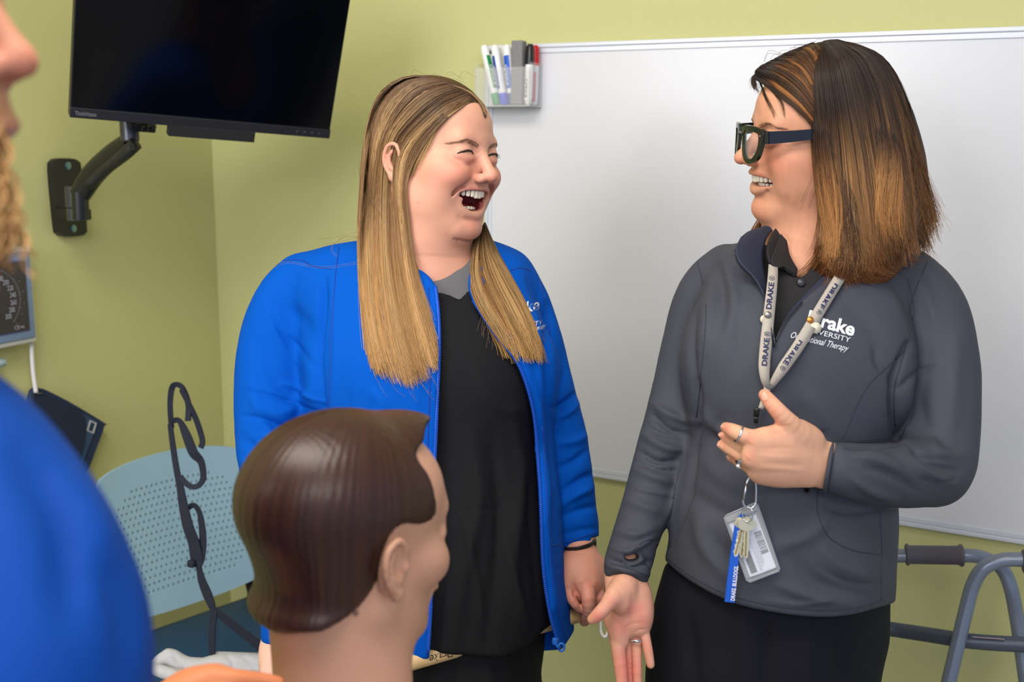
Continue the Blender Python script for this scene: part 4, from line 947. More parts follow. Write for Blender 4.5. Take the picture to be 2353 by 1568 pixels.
S = Sculpt(*BB(820, 560, 1180, 760, 1.42, 1.68), 0.003); S.loft([(560, 900, 1100, 1.55, .06), (620, 800, 1180, 1.553, .082), (700, 760, 1200, 1.55, .105), (750, 760, 1200, 1.55, .11)], 2.25)
cut(S, spline([(900, 500), (945, 570), (985, 612), (1040, 622), (1078, 600), (1100, 540), (1100, 480)], 4).tolist(), 1.0, 1.53, .003); V, Q = S.mesh(); teeB = (relax(V, Q, 2), Q)
obj('undershirt', tow(teeB[0]), Q, mat('heather_grey_cotton', srgb(98, 98, 102), 0.85, bump=(1200, 0.4, .001), noise=(900, .5, srgb(70, 70, 76))), pB)
def legs(nm, par, mt, top, hipw, x0, x1, d0, pw, pth, yb):
    S = Sculpt(U(x0-150, top, d0-.25)-[.2, 0, 0], U(x1+150, yb+20, d0+.3)+[.1, 0, 0], 0.008)
    S.loft(pw, 2.2); mid = (x0+x1)/2
    for x in (x0, x1):
        S.chain([(x+(mid-x)*.1, top+260, d0, hipw), (x, top+600, d0, hipw*.78), (x, top+900, d0, hipw*.62), (x, yb-10, d0, hipw*.55)], k=.03)
    V, Q = S.mesh(); V = relax(V, Q, 2); V = folds(V, Q, [([(x0-60, top+120), (x0-40, top+300)], 14, -7), ([(x0+60, top+110), (x0+70, top+300)], 12, 6), ([(mid, top+130), (mid+6, top+320)], 12, -10), ([(x1+40, top+120), (x1+60, top+300)], 14, -6), ([(x1-30, top+120), (x1-20, top+280)], 14, 5)]); return obj(nm, tow(V), Q, mt, par), (V, Q)
_, pantB = legs('trousers', pB, M_BK, 1400, 120, 930, 1150, 1.53, [(1400, 830, 1255, 1.535, .14), (1500, 835, 1250, 1.535, .14), (1568, 840, 1240, 1.535, .14), (1700, 850, 1235, 1.535, .14)], 0, 2740)
def shoe(par, px, py, d, mt):
    p = W(px, py, d); p[2] = 0; S_ = toc(p+np.array([0, 0, .035])); A_ = np.stack([RGT, TOC, UPC]); S = Sculpt(S_-.2, S_+.2, .006)
    S.ell(S_+TOC*.05, (.045, .13, .04), A_); S.ell(S_-TOC*.03+UPC*.03, (.04, .06, .05), A_, .03)
    V, Q = S.mesh(); obj('shoe', tow(V), Q, mt, par)
M_SHOE = mat('shoe_black', (.03, .03, .03, 1), .5)
for x in (930, 1150): shoe(pB, x, 2800, 1.53, M_SHOE)
bvJ = bvh_of(jkB)
M_BS = mat('blue_stitching', srgb(0, 52, 150), 0.6); b = seam(bvJ, [[(780, 560), (770, 640), (762, 760), (757, 880), (756, 985)], [(1140, 600), (1165, 622), (1195, 616), (1222, 622)], [(1222, 590), (1238, 640), (1256, 720), (1268, 800)],
    [(640, 600), (690, 598), (720, 612), (760, 618)], [(985, 662), (990, 800), (986, 950), (982, 1050)], [(1300, 1470), (1275, 1380), (1262, 1250), (1254, 1100), (1246, 980)], [(1262, 1256), (1300, 1248), (1368, 1225)]]); b.obj('stitching', M_BS, jacketB)
zp = MB()
for ln, o in (([(1003, 658), (1010, 720), (1012, 800), (1008, 900), (1004, 1000), (1000, 1100), (996, 1250), (992, 1400), (986, 1500)], -3), ([(1086, 693), (1132, 764), (1184, 830), (1210, 892), (1226, 962), (1234, 1062), (1240, 1152), (1246, 1302), (1262, 1412), (1283, 1486)], 3)):
    P = spline(np.array(ln, float)+[o, 0], 8); C = np.array([drape(bvJ, a, b_, .0012) for a, b_ in P]); C[:, 2] = np.convolve(np.pad(C[:, 2], 2, 'edge'), np.ones(5)/5, 'valid'); C = tow(C); zp.tube(C, .0024, 8)
    D_ = np.r_[0, np.cumsum(np.linalg.norm(np.diff(C, axis=0), axis=1))]; nt_ = int(D_[-1]/.0028)
    for q in range(nt_):
        t_ = np.array([np.interp(q*.0028, D_, C[:, i]) for i in range(3)]); zp.box(t_+(R @ np.array([.0014 if o < 0 else -.0014, 0, -.0022])), (.0034, .0016, .0016))
zp.obj('zip', mat('blue_zip', srgb(10, 78, 190), .4), jacketB)
zp2 = MB(); q0 = U(1284, 1478, 1.37); dd_ = bvJ.ray_cast(Vector((0, 0, 0)), Vector(U(1280, 1465, 1)/np.linalg.norm(U(1280, 1465, 1))))[0]; zd = dd_[2]-.004 if dd_ else 1.40
zp2.box(W(1276, 1474, zd), (.008, .006, .010), bev=.001).tube([W(1276, 1478, zd), W(1286, 1492, zd)], .0024, 8)
zp2.tube(tow(np.array([U(1290+7*math.cos(a), 1488+9*math.sin(a), zd) for a in np.linspace(0, 2*math.pi, 17)[:-1]])), .0016, 8, closed=True)
zp2.obj('zip_pull', mat('blue_zip_pull', srgb(20, 96, 190), .3, spec=.6), jacketB)
lg = MB(); un = lambda x, y: np.array([x, y])/math.hypot(x, y)
def dl(mbk, bv, txt, o, ux, uy, h, fit, off=.0012, **k):
    text_drape(mbk, bv, txt, np.array(o), ux, uy, h, fit=fit, off=off, **k)
dl(lg, bvJ, 'Drake', (1158, 734), un(82, -24), un(2, -30), 27, 84, off=.0014, bold=.012)
dl(lg, bvJ, 'UNIVERSITY', (1170, 758), un(76, -12), un(2, -12), 11, 76)
dl(lg, bvJ, 'Occupational Therapy', (1172, 779), un(80, -26), un(2, -12), 11, 86, shear=.3)
lg.obj('embroidered_logo', mat('white_thread', srgb(225, 228, 238), .7), jacketB, smooth=False)
# watch
wq = U(1352, 1247, 1.515); wt = thing('wrist_watch', 'dark wrist watch peeking out of the blue sleeve cuff', 'watch', tow(wq))
rg = [U(1330+33*math.cos(a), 1252+9*math.sin(a)-6*math.cos(a), 1.52-.022*math.sin(a)) for a in np.linspace(0, 2*math.pi, 25)[:-1]]
V_, F_ = sweep(tow(np.array(rg)), .006, 8, closed=True, flat=.4, up=None); MB().add(V_, F_).obj('band', mat('watch_band', srgb(28, 28, 32), .5), wt)
MB().box(tow(U(1357, 1249, 1.522)), (.018, .010, .014), bev=.003).obj('case', mat('watch_case', srgb(52, 56, 40), .2, metal=.5), wt)
# stick with a looped end held by the blonde woman
sk = thing('dressing_stick', 'wooden stick with handwriting held level by the woman in blue', 'stick', W(1130, 1470, 1.36))
sa, sb = W(900, 1535, 1.355), W(1334, 1412, 1.50); MB().lathe(sa, sb, [(0, .0085), (.01, .0115), (.985, .0115), (1, .009)], 20).obj('shaft', mat('pale_wood', srgb(208, 176, 128), .5, noise=(60, .4, srgb(180, 146, 100)), bump=(300, .2, .001)), sk)
hk = spline([tow(U(1338, 1410, 1.50)), tow(U(1365, 1410, 1.50)), tow(U(1379, 1425, 1.495)), tow(U(1381, 1452, 1.49)), tow(U(1389, 1464, 1.488)), tow(U(1396, 1456, 1.488)), tow(U(1398, 1420, 1.49))], 6)
MB().tube(hk, .0024, 10).obj('coated_hook', mat('white_vinyl', srgb(222, 222, 214), .3), sk)
tb = MB(); sx_ = (sb-sa)/np.linalg.norm(sb-sa); vw = R @ U(1000, 1510, 1); vw /= np.linalg.norm(vw); sn = np.cross(sx_, vw); sn /= np.linalg.norm(sn)
if sn[2] < 0: sn = -sn
nrm = np.cross(sx_, sn); nrm = nrm if np.dot(nrm, vw) < 0 else -nrm
Lk = np.linalg.norm(sb-sa)
V_, F_ = glyphs('OTD Drake', shear=.35); V_ = -V_; V_ -= V_.min(0); w_ = V_[:, 0].max(); V_ = V_/w_*.075
ang = V_[:, 1]/.0118-.75; P_ = sa+sx_*(Lk*.168+V_[:, :1])+(nrm*np.cos(ang)[:, None]+sn*np.sin(ang)[:, None])*.0121
tb.add(P_, F_).obj('handwriting', mat('pen_ink', srgb(50, 40, 40), .6), sk, smooth=False)

# ------------------------------------------------------------------ strands of hair, brows and lashes
class Strands:
    def __init__(s): s.V = []; s.Q = []; s.C = []; s.n = 0
    def add(s, P, r, col):                # P: (n, m, 3) camera axes, r: (m,) or (n, m) metres, col: (n, m, 3)
        n, m, _ = P.shape; T = np.gradient(P, axis=1); T /= np.linalg.norm(T, axis=2, keepdims=True)+1e-9
        vw = P/np.linalg.norm(P, axis=2, keepdims=True); A = np.cross(T, vw); A /= np.linalg.norm(A, axis=2, keepdims=True)+1e-9; B = np.cross(T, A)
        r = np.broadcast_to(r, (n, m))[..., None]
        V = np.stack([P+(A*math.cos(q)+B*math.sin(q))*r for q in (0.52, 2.62, 4.71)], 2)       # n, m, 3, 3
        idx = np.arange(n*m*3).reshape(n, m, 3)+s.n
        q = []
        for k in range(3):
            a = idx[:, :-1, k]; b = idx[:, :-1, (k+1) % 3]; c = idx[:, 1:, (k+1) % 3]; d = idx[:, 1:, k]
            q.append(np.stack([a, b, c, d], -1).reshape(-1, 4))
        s.V.append(V.reshape(-1, 3)); s.Q.append(np.vstack(q)); s.C.append(np.repeat(col[:, :, None], 3, 2).reshape(-1, 3)); s.n += n*m*3
    def merged(s): return np.vstack(s.V), np.vstack(s.Q), np.vstack(s.C)
def resamp(g, m):
    g = spline(np.asarray(g, float), 8) if len(g) > 2 else np.asarray(g, float)
    d = np.r_[0, np.cumsum(np.linalg.norm(np.diff(g[:, :2], axis=0), axis=1))]; t = np.linspace(0, d[-1], m)
    return np.stack([np.interp(t, d, g[:, i]) for i in range(g.shape[1])], 1)
def bundle(st, bv, guides, n, m=22, seed=0, r=0.00042, off=(0.001, 0.006), root=(60, 42, 30), mid=(140, 100, 60), tip=(196, 150, 92), hi=0.35, hicol=(220, 180, 125), ncl=40,
           jit=2.0, wave=3.0, cut_=0.1, dflt=1.5, tipn=0.55, smooth=4, rootpos=0.0, dark=0.35, vpow=1.0, fray=0.0, dz=None, rootend=0.3, tipstart=0.7, hst=0.0, sj=0.0):
    rs = np.random.RandomState(seed); G = np.array([resamp(g, m) for g in guides]); ng = len(G)
    cl = np.sort(rs.rand(ncl)); v = cl[rs.randint(0, ncl, n)]; cid = np.searchsorted(cl, v).clip(0, ncl-1)
    vj = rs.normal(size=n)*0.55/ncl; t = np.linspace(0, 1, m)
    cohere = 1-tipn*np.clip(t, 0, 1)**1.5
    vv = np.clip(v[:, None]+vj[:, None]*2.2*cohere[None], 0, 1)**vpow*(ng-1)
    i0 = np.clip(vv.astype(int), 0, ng-2); f = vv-i0; ti = np.arange(m)[None]
    P = G[i0, ti]*(1-f[..., None])+G[i0+1, ti]*f[..., None]
    ln = 1-cut_*rs.rand(n)**1.5; clen = 1-cut_*0.7*rs.rand(ncl); ln = ln*clen[cid]
    s0 = sj*rs.rand(n)[:, None]; tt = s0+t[None]*(ln[:, None]-s0)
    k = tt*(m-1); j0 = np.clip(k.astype(int), 0, m-2); fr = (k-j0)[..., None]; rw = np.arange(n)[:, None]
    P = P[rw, j0]*(1-fr)+P[rw, j0+1]*fr
    ph = rs.rand(ncl, 2)*6.28; am = rs.normal(size=(ncl, 2))*wave; fq = 1.2+1.6*rs.rand(ncl, 2)
    for a in (0, 1):
        P[..., a] += am[cid, a][:, None]*np.sin(ph[cid, a][:, None]+fq[cid, a][:, None]*3.0*t[None])*np.clip(t*3, 0, 1)[None]*(0.8 if a == 0 else 0.3)
        P[..., a] += rs.normal(size=n)[:, None]*jit*(0.4+0.6*t)[None]*(1 if a == 0 else .5)
    if fray: 
        P[..., 0] += rs.normal(size=n)[:, None]*fray*np.clip((t-.6)/.4, 0, 1)[None]**2
    D = np.zeros((n, m)); offc = off[0]+(off[1]-off[0])*rs.rand(ncl); o = offc[cid]*(0.75+.5*rs.rand(n))
    for i in range(n):
        last = None
        for j in range(m):
            x, y = P[i, j, 0], P[i, j, 1]; d = Vector(((x-CX)/F, (y-CY)/F, 1.0)); d.normalize()
            h = bv.ray_cast(Vector((0, 0, 0)), d)[0]
            if h is not None: last = h[2]
            D[i, j] = last if last is not None else np.nan
        row = D[i]
        if np.isnan(row).any():
            ok = ~np.isnan(row); row[~ok] = row[ok][0] if ok.any() else dflt
    for _ in range(smooth):
        D[:, 1:-1] = np.minimum(D[:, 1:-1], (D[:, :-2]+D[:, 2:])/2)*0.5+0.5*(D[:, :-2]+2*D[:, 1:-1]+D[:, 2:])/4
    env = np.clip(t*8, 0.6, 1)
    D = D-o[:, None]*env[None]
    if G.shape[2] > 2: D = D-P[..., 2]*0.001
    C = np.stack([(P[..., 0]-CX)/F*D, (P[..., 1]-CY)/F*D, D], -1)
    s_ = np.clip((tt-rootend*.3)/rootend, 0, 1)[..., None]; s2 = np.clip((tt-.45)/(tipstart-.2), 0, 1)[..., None]
    cr, cm, ct, ch = lin(*root), lin(*mid), lin(*tip), lin(*hicol)
    col = (cr*(1-s_)+cm*s_)*(1-s2)+ct*s2
    clv = (rs.rand(ncl) < hi).astype(float)*rs.rand(ncl); w_ = (clv[cid]*0.7+0.3*(rs.rand(n) < hi*0.5))[:, None, None]*np.clip((tt-hst)*4, 0, 1)[..., None]
    col = col*(1-w_)+ch*w_
    br = (1-dark*rs.rand(ncl)[cid]*0.9)*(0.85+0.3*rs.rand(n)); col = col*br[:, None, None]
    rr = r*(0.7+0.6*rs.rand(n))[:, None]*np.clip(1.15-t, 0.25, 1)[None]**0.5
    st.add(C, rr, np.clip(col, 0, 1))
def flyaways(st, lines, seed=0, r=0.00018, col=(120, 90, 60), jit=3):
    rs = np.random.RandomState(seed)
    for l in lines:
        P = resamp(l, 16); P = P+np.r_[rs.normal(size=2)*jit, 0]; C = np.stack([(P[:, 0]-CX)/F*P[:, 2], (P[:, 1]-CY)/F*P[:, 2], P[:, 2]], -1)
        st.add(C[None], r, np.tile(lin(*col), (1, 16, 1)))
def face_pt(H, bv, x, z, off=0.0):       # point on the face in front of local x, z
    o = H.p((x, 25, z)); d = H.p((x, 0, z))-o; d /= np.linalg.norm(d); h = bv.ray_cast(Vector(o), Vector(d))[0]
    return (np.array(h) if h is not None else H.p((x, 8, z)))-d*off
def brow(H, bv, st, sx, pts, n, col, hgt=.55, seed=1, r=.00022):
    rs = np.random.RandomState(seed); P = spline(np.array(pts, float), 8)
    for i in range(n):
        t = rs.rand(); k = t*(len(P)-1); a = P[int(k)]; w_ = hgt*(1-.75*t)*(.6+.4*min(1, t*6)); z = a[1]+(rs.rand()-.5)*w_; L_ = .75-.2*t
        dx = L_*(0.55+.45*t); dz = L_*(.5*(1-t)-.25*t)
        q = [face_pt(H, bv, sx*(a[0]+dx*u), z+dz*u*(1-.6*u), .0002+.0006*math.sin(u*3)) for u in (0, .33, .66, 1)]
        st.add(np.array(q)[None], np.array([r, r, r*.8, r*.3]), np.tile(lin(*col)*(0.7+.6*rs.rand()), (1, 4, 1)))
def lashes(H, bv, mbk, sx, pts, r=.0009, off=.0002):
    P = spline(np.array(pts, float), 8); C = np.array([face_pt(H, bv, sx*a[0], a[1], off) for a in P]); n = len(P)
    rr = r*np.sin(np.linspace(.25, 2.9, n))**.5
    mbk.tube(tow(C), rr, 6)
    for i in range(1, n-1, 2):
        u = (H.A[1]*.65+H.A[0]*sx*(.3+.5*i/n)-H.A[2]*.12)*H.s*.55
        mbk.tube(tow(np.array([C[i], C[i]+u*.6, C[i]+u+H.A[2]*H.s*.12])), [.0002, .00016, .00005], 4)
M_HAIR = mat('hair_strands', rough=0.38, spec=0.45, attr='col'); M_LASH = mat('lash', srgb(36, 24, 20), .5)

# ---- blonde hair
bvHead = bvh_of(bodyB)
S = Sculpt(*BB(790, 140, 1290, 930, 1.30, 1.74), 0.003); H = HB
H.ell(S, (0, -1.4, 5.0), (7.5, 9.4, 7.5)); H.ell(S, (0, -4.6, 1.0), (7.7, 6.6, 8.5), 2.0)
face_cut = [(1125, 262), (1104, 246), (1075, 240), (1040, 262), (1010, 290), (990, 318), (978, 345), (965, 378), (945, 400), (938, 430), (944, 500), (956, 600), (1010, 700), (1300, 700), (1300, 262)]
cut(S, spline(face_cut, 3).tolist(), 1.0, 1.60, .006)
H.ell(S, (-8.2, -1.6, -.5), (1.6, 2.3, 3.3), .5, 's')
S.chain([(893, 430, 1.535, 43), (886, 540, 1.50, 53), (897, 640, 1.465, 61), (916, 740, 1.43, 65), (938, 820, 1.405, 56), (945, 855, 1.40, 34)], k=.02, sp=3, flat=((0.15, 0, 1), .42))
S.chain([(900, 400, 1.60, 60), (915, 520, 1.63, 70), (950, 640, 1.66, 80)], k=.03, sp=2, flat=((0, 0, 1), .5))
S.chain([(1104, 530, 1.53, 14), (1108, 590, 1.50, 24), (1138, 680, 1.455, 36), (1172, 750, 1.43, 36), (1205, 812, 1.42, 24)], k=.015, sp=3, flat=((0, 0, 1), .38))
V, Q = S.mesh(); V = relax(V, Q, 3); massB = (V, Q)
_v, _q, _c = blonde_body(.004, False); bvM = bvh_of(massB, (_v, _q), jkB); bvMJ = bvh_of(massB, jkB, topB)
L_ = H.inv(V); tcol = np.clip((5-L_[:, 2])/28, 0, 1); cm_ = lin(84, 60, 40)*(1-tcol[:, None])+lin(150, 108, 62)*tcol[:, None]
hairB = obj('hair', tow(V), Q, mat('hair_under', rough=.6, spec=.2, attr='col'), pB, colors=cm_*(.9+.12*wob(V*[6, 1, 1], 60, 2)[:, None]))
st = Strands()
gA = [[(985, 175), (930, 176), (876, 209), (849, 270), (837, 340), (829, 430), (825, 520), (828, 620), (838, 720), (852, 800), (868, 862)],
      [(985, 178), (935, 179), (884, 212), (855, 275), (843, 340), (835, 430), (829, 520), (831, 620), (841, 720), (855, 800), (872, 866)],
      [(1000, 181), (940, 184), (890, 225), (862, 300), (847, 400), (838, 520), (838, 620), (847, 720), (860, 800), (880, 872)],
      [(1018, 186), (960, 196), (905, 250), (872, 325), (855, 420), (850, 550), (856, 680), (872, 800), (900, 884)],
      [(1035, 194), (980, 210), (924, 258), (886, 322), (872, 420), (870, 550), (876, 680), (896, 800), (928, 892)],
      [(1052, 203), (995, 222), (940, 270), (900, 325), (890, 420), (888, 540), (897, 660), (920, 780), (955, 898)],
      [(1068, 212), (1010, 236), (955, 285), (915, 335), (905, 420), (908, 520), (920, 640), (946, 760), (980, 880)],
      [(1080, 222), (1030, 248), (978, 295), (935, 345), (918, 420), (926, 520), (942, 640), (970, 750), (1004, 860)],
      [(1086, 230), (1045, 256), (1000, 300), (958, 360), (934, 425), (940, 520), (956, 620), (988, 730), (1018, 840)]]
BC = dict(root=(92, 68, 50), mid=(150, 111, 75), tip=(210, 160, 102), hicol=(230, 188, 134))
bundle(st, bvM, gA, 4200, m=26, seed=1, ncl=150, r=.00033, off=(.001, .007), jit=2.2, wave=2.2, cut_=.09, fray=6, hi=.42, dark=.5, rootend=.3, **BC)
gE = [[(1086, 232), (1045, 258), (1005, 292), (985, 330), (974, 352), (958, 388), (944, 420)], [(1075, 226), (1030, 250), (980, 290), (950, 330), (932, 365), (926, 400), (922, 430)]]
bundle(st, bvM, gE, 240, m=14, seed=2, ncl=18, off=(.001, .005), jit=2.2, wave=2, cut_=.25, hi=.5, dark=.4, root=(100, 74, 50), mid=(150, 112, 74), tip=(168, 128, 88))
gF = [[(1068, 212), (1092, 226), (1108, 246), (1116, 272)], [(1040, 197), (1080, 212), (1106, 238), (1118, 272)], [(1010, 185), (1062, 200), (1102, 232), (1119, 268)]]
bundle(st, bvM, gF, 260, m=10, seed=3, ncl=16, off=(.001, .004), jit=1.2, wave=.6, hi=.1, dark=.4, root=(76, 54, 38), mid=(84, 60, 42), tip=(92, 66, 46))
gC = [[(1098, 520), (1084, 580), (1076, 630), (1090, 690), (1120, 745), (1148, 795), (1166, 836)], [(1106, 520), (1100, 580), (1104, 640), (1128, 700), (1158, 755), (1182, 800), (1196, 838)],
      [(1110, 520), (1116, 580), (1134, 640), (1162, 700), (1190, 755), (1212, 800), (1226, 845)], [(1112, 515), (1132, 580), (1164, 640), (1196, 700), (1220, 755), (1236, 800), (1246, 842)], [(1114, 512), (1140, 575), (1174, 635), (1206, 695), (1228, 755), (1240, 800), (1249, 836)]]
bundle(st, bvMJ, gC, 950, m=20, seed=4, ncl=46, off=(.002, .010), jit=1.8, wave=2.6, cut_=.10, fray=5, hi=.35, dark=.5, root=(80, 58, 38), mid=(158, 118, 74), tip=(206, 158, 96), hicol=(226, 184, 128))
rs = np.random.RandomState(9)
fl = []
for i in range(26):
    x = 838+rs.rand()*20; y = 300+rs.rand()*250; fl.append([(x, y, 1.5), (x-6-rs.rand()*14, y+70, 1.49), (x-8+rs.rand()*16, y+150, 1.48)])
for i in range(8): x = 880+rs.rand()*180; fl.append([(x, 188, 1.5), (x+15, 176-rs.rand()*12, 1.5), (x+45, 180+rs.rand()*8, 1.5)])
for i in range(16): x = 850+rs.rand()*140; y = 800+rs.rand()*60; fl.append([(x, y, 1.385), (x+8+rs.rand()*16, y+40, 1.37), (x+20+rs.rand()*26, y+60, 1.37)])
for i in range(10): x = 1110+rs.rand()*40; fl.append([(x-20, 600, 1.44), (x-10, 680+rs.rand()*30, 1.40), (x-30+rs.rand()*60, 760+rs.rand()*50, 1.38)])
for l in ([(826, 545, 1.46), (790, 545, 1.45), (762, 570, 1.45), (775, 590, 1.45)], [(828, 600, 1.45), (740, 612, 1.44), (660, 600, 1.44), (630, 610, 1.45)], [(826, 535, 1.46), (770, 548, 1.45), (735, 552, 1.46)]): fl.append(l); fl.append([(a+3, b+4, c) for a, b, c in l])
flyaways(st, fl, 3, col=(130, 98, 64))
V, Q, C = st.merged(); obj('strands', tow(V), Q, M_HAIR, hairB, colors=C)
for sx_, nn_, cc_ in ((-1, 170, (140, 102, 76)), (1, 120, (126, 92, 68))):
    st = Strands(); brow(HB, bvHead, st, sx_, [(1.25, 2.55), (2.4, 3.0), (3.6, 3.2), (5.0, 2.5)], nn_, cc_, seed=5, hgt=.75, r=.00015); V, Q, C = st.merged(); obj('eyebrow', tow(V), Q, M_HAIR, pB, colors=C)
for sx in (-1, 1): b = MB(); lashes(HB, bvHead, b, sx, [(1.75, 1.42), (2.4, 1.74), (3.2, 1.84), (4.0, 1.66), (4.7, 1.3)], .0016); b.obj('eyelashes', M_LASH, pB)
for sx in (-1, 1): S = Sculpt(HB.p((sx*3.1, 7.2, 1.7))-.016, HB.p((sx*3.1, 7.2, 1.7))+.016, .0012); HB.ell(S, (sx*3.1, 7.15, 1.66), (1.15, 1.15, 1.1)); V, Q = S.mesh(); L = HB.inv(V); cc_ = np.where((np.hypot(L[:, 0]-sx*3.3, L[:, 2]-1.66) < .55)[:, None], lin(60, 66, 70), lin(200, 190, 186)); obj('eye', tow(V), Q, mat('eye_surface', rough=.1, spec=.7, attr='col'), pB, colors=cc_)
eq = toc(tow(U(918, 413, 1.42))); hh = bvHead.ray_cast(Vector((0, 0, 0)), Vector(U(918, 412, 1)/np.linalg.norm(U(918, 412, 1))))[0]; eq = np.array(hh) if hh else eq
eo = MB().lathe(tow(eq-[0, 0, .001]), tow(eq-[0, 0, .0045]), [(0, .0012), (.5, .0024), (1, .0012)], 8); eo.obj('earring', mat('crystal', srgb(210, 210, 218), .08, metal=.7), label='tiny sparkling stud in the ear lobe of the blonde woman', cat='earring')

# ================================================================== woman in the grey quarter-zip
pR = thing('person', 'smiling woman with brown shoulder-length hair, black glasses and grey quarter-zip pullover', 'person', (*W(1770, 3000, 1.36)[:2], 0.0))
HR = Frame(U(1882, 334, 1.35), -86, 2, -6, 1.0)
def brunette_body(hh=.0017):
    S = Sculpt(*BB(1640, 70, 2110, 700, 1.18, 1.56), hh); H = HR
    sculpt_head(S, H, dict(jaw=.25, fat=0.1, foldk=.25, fill=.1, mouth_z=-4.2, mouth_w=3.4, cheek=-.3, nose_y=.35, nose_z=.25, eye_y=.2, chin_y=-.1, muz=-.5, fore=.1))
    up = [(-3.8, 6.4, -3.6), (-2.4, 8.1, -3.6), (-1.0, 8.8, -3.5), (0, 8.95, -3.6), (1.0, 8.8, -3.5), (2.4, 8.1, -3.6), (3.9, 6.3, -3.55)]
    lo = [(-3.8, 6.3, -3.8), (-2.6, 7.7, -5.05), (-1.2, 8.3, -5.75), (0, 8.4, -5.9), (1.2, 8.3, -5.75), (2.6, 7.7, -5.05), (3.9, 6.2, -3.75)]
    H.line(S, up, [.16, .28, .33, .28, .16], .4); H.line(S, lo, [.16, .36, .46, .36, .16], .5)
    H.ell(S, (0, 7.4, -4.45), (3.75, 3.2, .80), .25, 's')
    H.ell(S, (0, 7.2, -8.2), (1.7, 1.4, 1.3), .9)
    S.cap(H.p((0, -1.4, -3)), U(1850, 640, 1.40), .054, .062, .02)
    S.cap(H.p((0, 1.6, -7)), U(1835, 600, 1.38), .040, .045, .03)
    S.ell(U(1850, 680, 1.42), (.12, .07, .08), None, .05)
    V, Q = S.mesh(); V = relax(V, Q, 1)
    V = folds(V, Q, [([(1795, 335), (1812, 338), (1828, 345)], 2, -.7), ([(1795, 342), (1810, 350), (1825, 360)], 2, -.6), ([(1792, 325), (1808, 326), (1822, 330)], 2, -.6), ([(1765, 438), (1768, 452), (1760, 470)], 5, -1.0), ([(1800, 540), (1812, 560), (1815, 590)], 5, -1.2), ([(1808, 410), (1815, 440), (1812, 470)], 7, -.8)])
    L = H.inv(V); c = face_colors(L, lin(208, 150, 122), None, lin(212, 120, 100), -4.7, 3.4)
    dU = np.full(len(L), 9.0)
    for ln in (up, lo):
        for q in spline(np.array(ln), 4): dU = np.minimum(dU, np.sqrt(((L-q)**2).sum(1)))
    c = blend(c, lin(190, 92, 88), .75*np.clip((.50-dU)/.18, 0, 1))
    ins = (L[:, 2] < -3.7) & (L[:, 2] > -5.6) & (np.abs(L[:, 0]) < 3.0) & (L[:, 1] < 8.0) & (L[:, 1] > 4.5) & (dU > .45)
    c = blend(c, lin(110, 36, 38), (np.clip((8.0-L[:, 1])/.4, 0, 1)*ins).astype(float))
    hl = (L[:, 1] < 2.0+(L[:, 2]-1)*.75) & (L[:, 2] > -2) & (np.abs(L[:, 0]) < 7.6); c = blend(c, lin(58, 42, 34), hl.astype(float))
    c *= (1+.05*wob(L, 5, 8)[:, None])
    return V, Q, c
V, Q, c = brunette_body(); headR = (V, Q)
# raised hand in front of the chest: back of her left hand, thumb up, fingers to the left
fz = (0.0, 0.0, 1.0)
lhR = [dict(p=[(1960, 1085, 1.22, 46), (1915, 1074, 1.205, 47), (1870, 1062, 1.195, 47), (1830, 1048, 1.185, 50), (1790, 1040, 1.175, 52)], flat=(fz, .62)),
       dict(p=[(1850, 1010, 1.18, 26), (1800, 1008, 1.165, 30), (1735, 1014, 1.155, 27)], k=.012, flat=(fz, .8)),
       dict(p=[(1840, 1050, 1.185, 30), (1780, 1052, 1.165, 32), (1728, 1052, 1.158, 25)], k=.012, flat=(fz, .8)),
       dict(p=[(1850, 1080, 1.19, 26), (1790, 1084, 1.175, 27), (1738, 1082, 1.17, 22)], k=.012, flat=(fz, .85)),
       dict(p=[(1850, 1092, 1.195, 18), (1790, 1098, 1.185, 18), (1745, 1094, 1.18, 16)], k=.012),
       dict(p=[(1852, 1018, 1.185, 26), (1825, 985, 1.165, 24), (1798, 956, 1.155, 20), (1775, 930, 1.155, 17.5), (1757, 908, 1.16, 14)], k=.008),
       dict(p=[(1862, 1010, 1.19, 26), (1836, 992, 1.175, 22)], k=.012),
       dict(p=[(1735, 1011, 1.155, 21), (1705, 1000, 1.155, 18.5), (1683, 990, 1.165, 16.5), (1668, 983, 1.18, 12.5)], k=.002),
       dict(p=[(1725, 1035, 1.165, 20), (1698, 1022, 1.175, 16.5), (1676, 1009, 1.19, 14), (1662, 1001, 1.205, 10)], k=.001),
       dict(p=[(1728, 1062, 1.17, 20), (1700, 1044, 1.175, 16.5), (1674, 1030, 1.19, 14), (1658, 1022, 1.20, 10.5)], k=.001),
       dict(p=[(1740, 1088, 1.18, 17), (1718, 1072, 1.19, 14), (1696, 1060, 1.20, 12), (1678, 1052, 1.21, 9)], k=.001)]
crs = [([(1722, 1000), (1718, 1020), (1722, 1038)], 7, -.5), ([(1730, 1012), (1722, 1020)], 10, .9), ([(1722, 1048), (1716, 1054)], 9, .9), ([(1738, 1046), (1780, 1050), (1830, 1052)], 5, .5), ([(1740, 1078), (1790, 1078), (1850, 1082)], 5, .6),
       ([(1742, 1064), (1790, 1066), (1840, 1070)], 6, -.7), ([(1745, 1032), (1790, 1030), (1830, 1032)], 6, -.5), ([(1775, 975), (1785, 966), (1792, 955)], 2, -.4), ([(1760, 945), (1768, 940), (1776, 934)], 1.8, -.4), ([(1764, 950), (1772, 944), (1779, 938)], 1.5, -.3),
       ([(1783, 980), (1800, 980), (1815, 978)], 3, -.6), ([(1698, 995), (1696, 1006)], 3, -.3), ([(1690, 1034), (1694, 1044)], 3, -.3)]
V2, Q2 = hand_mesh(lhR, .0012, k=.006, creases=crs)
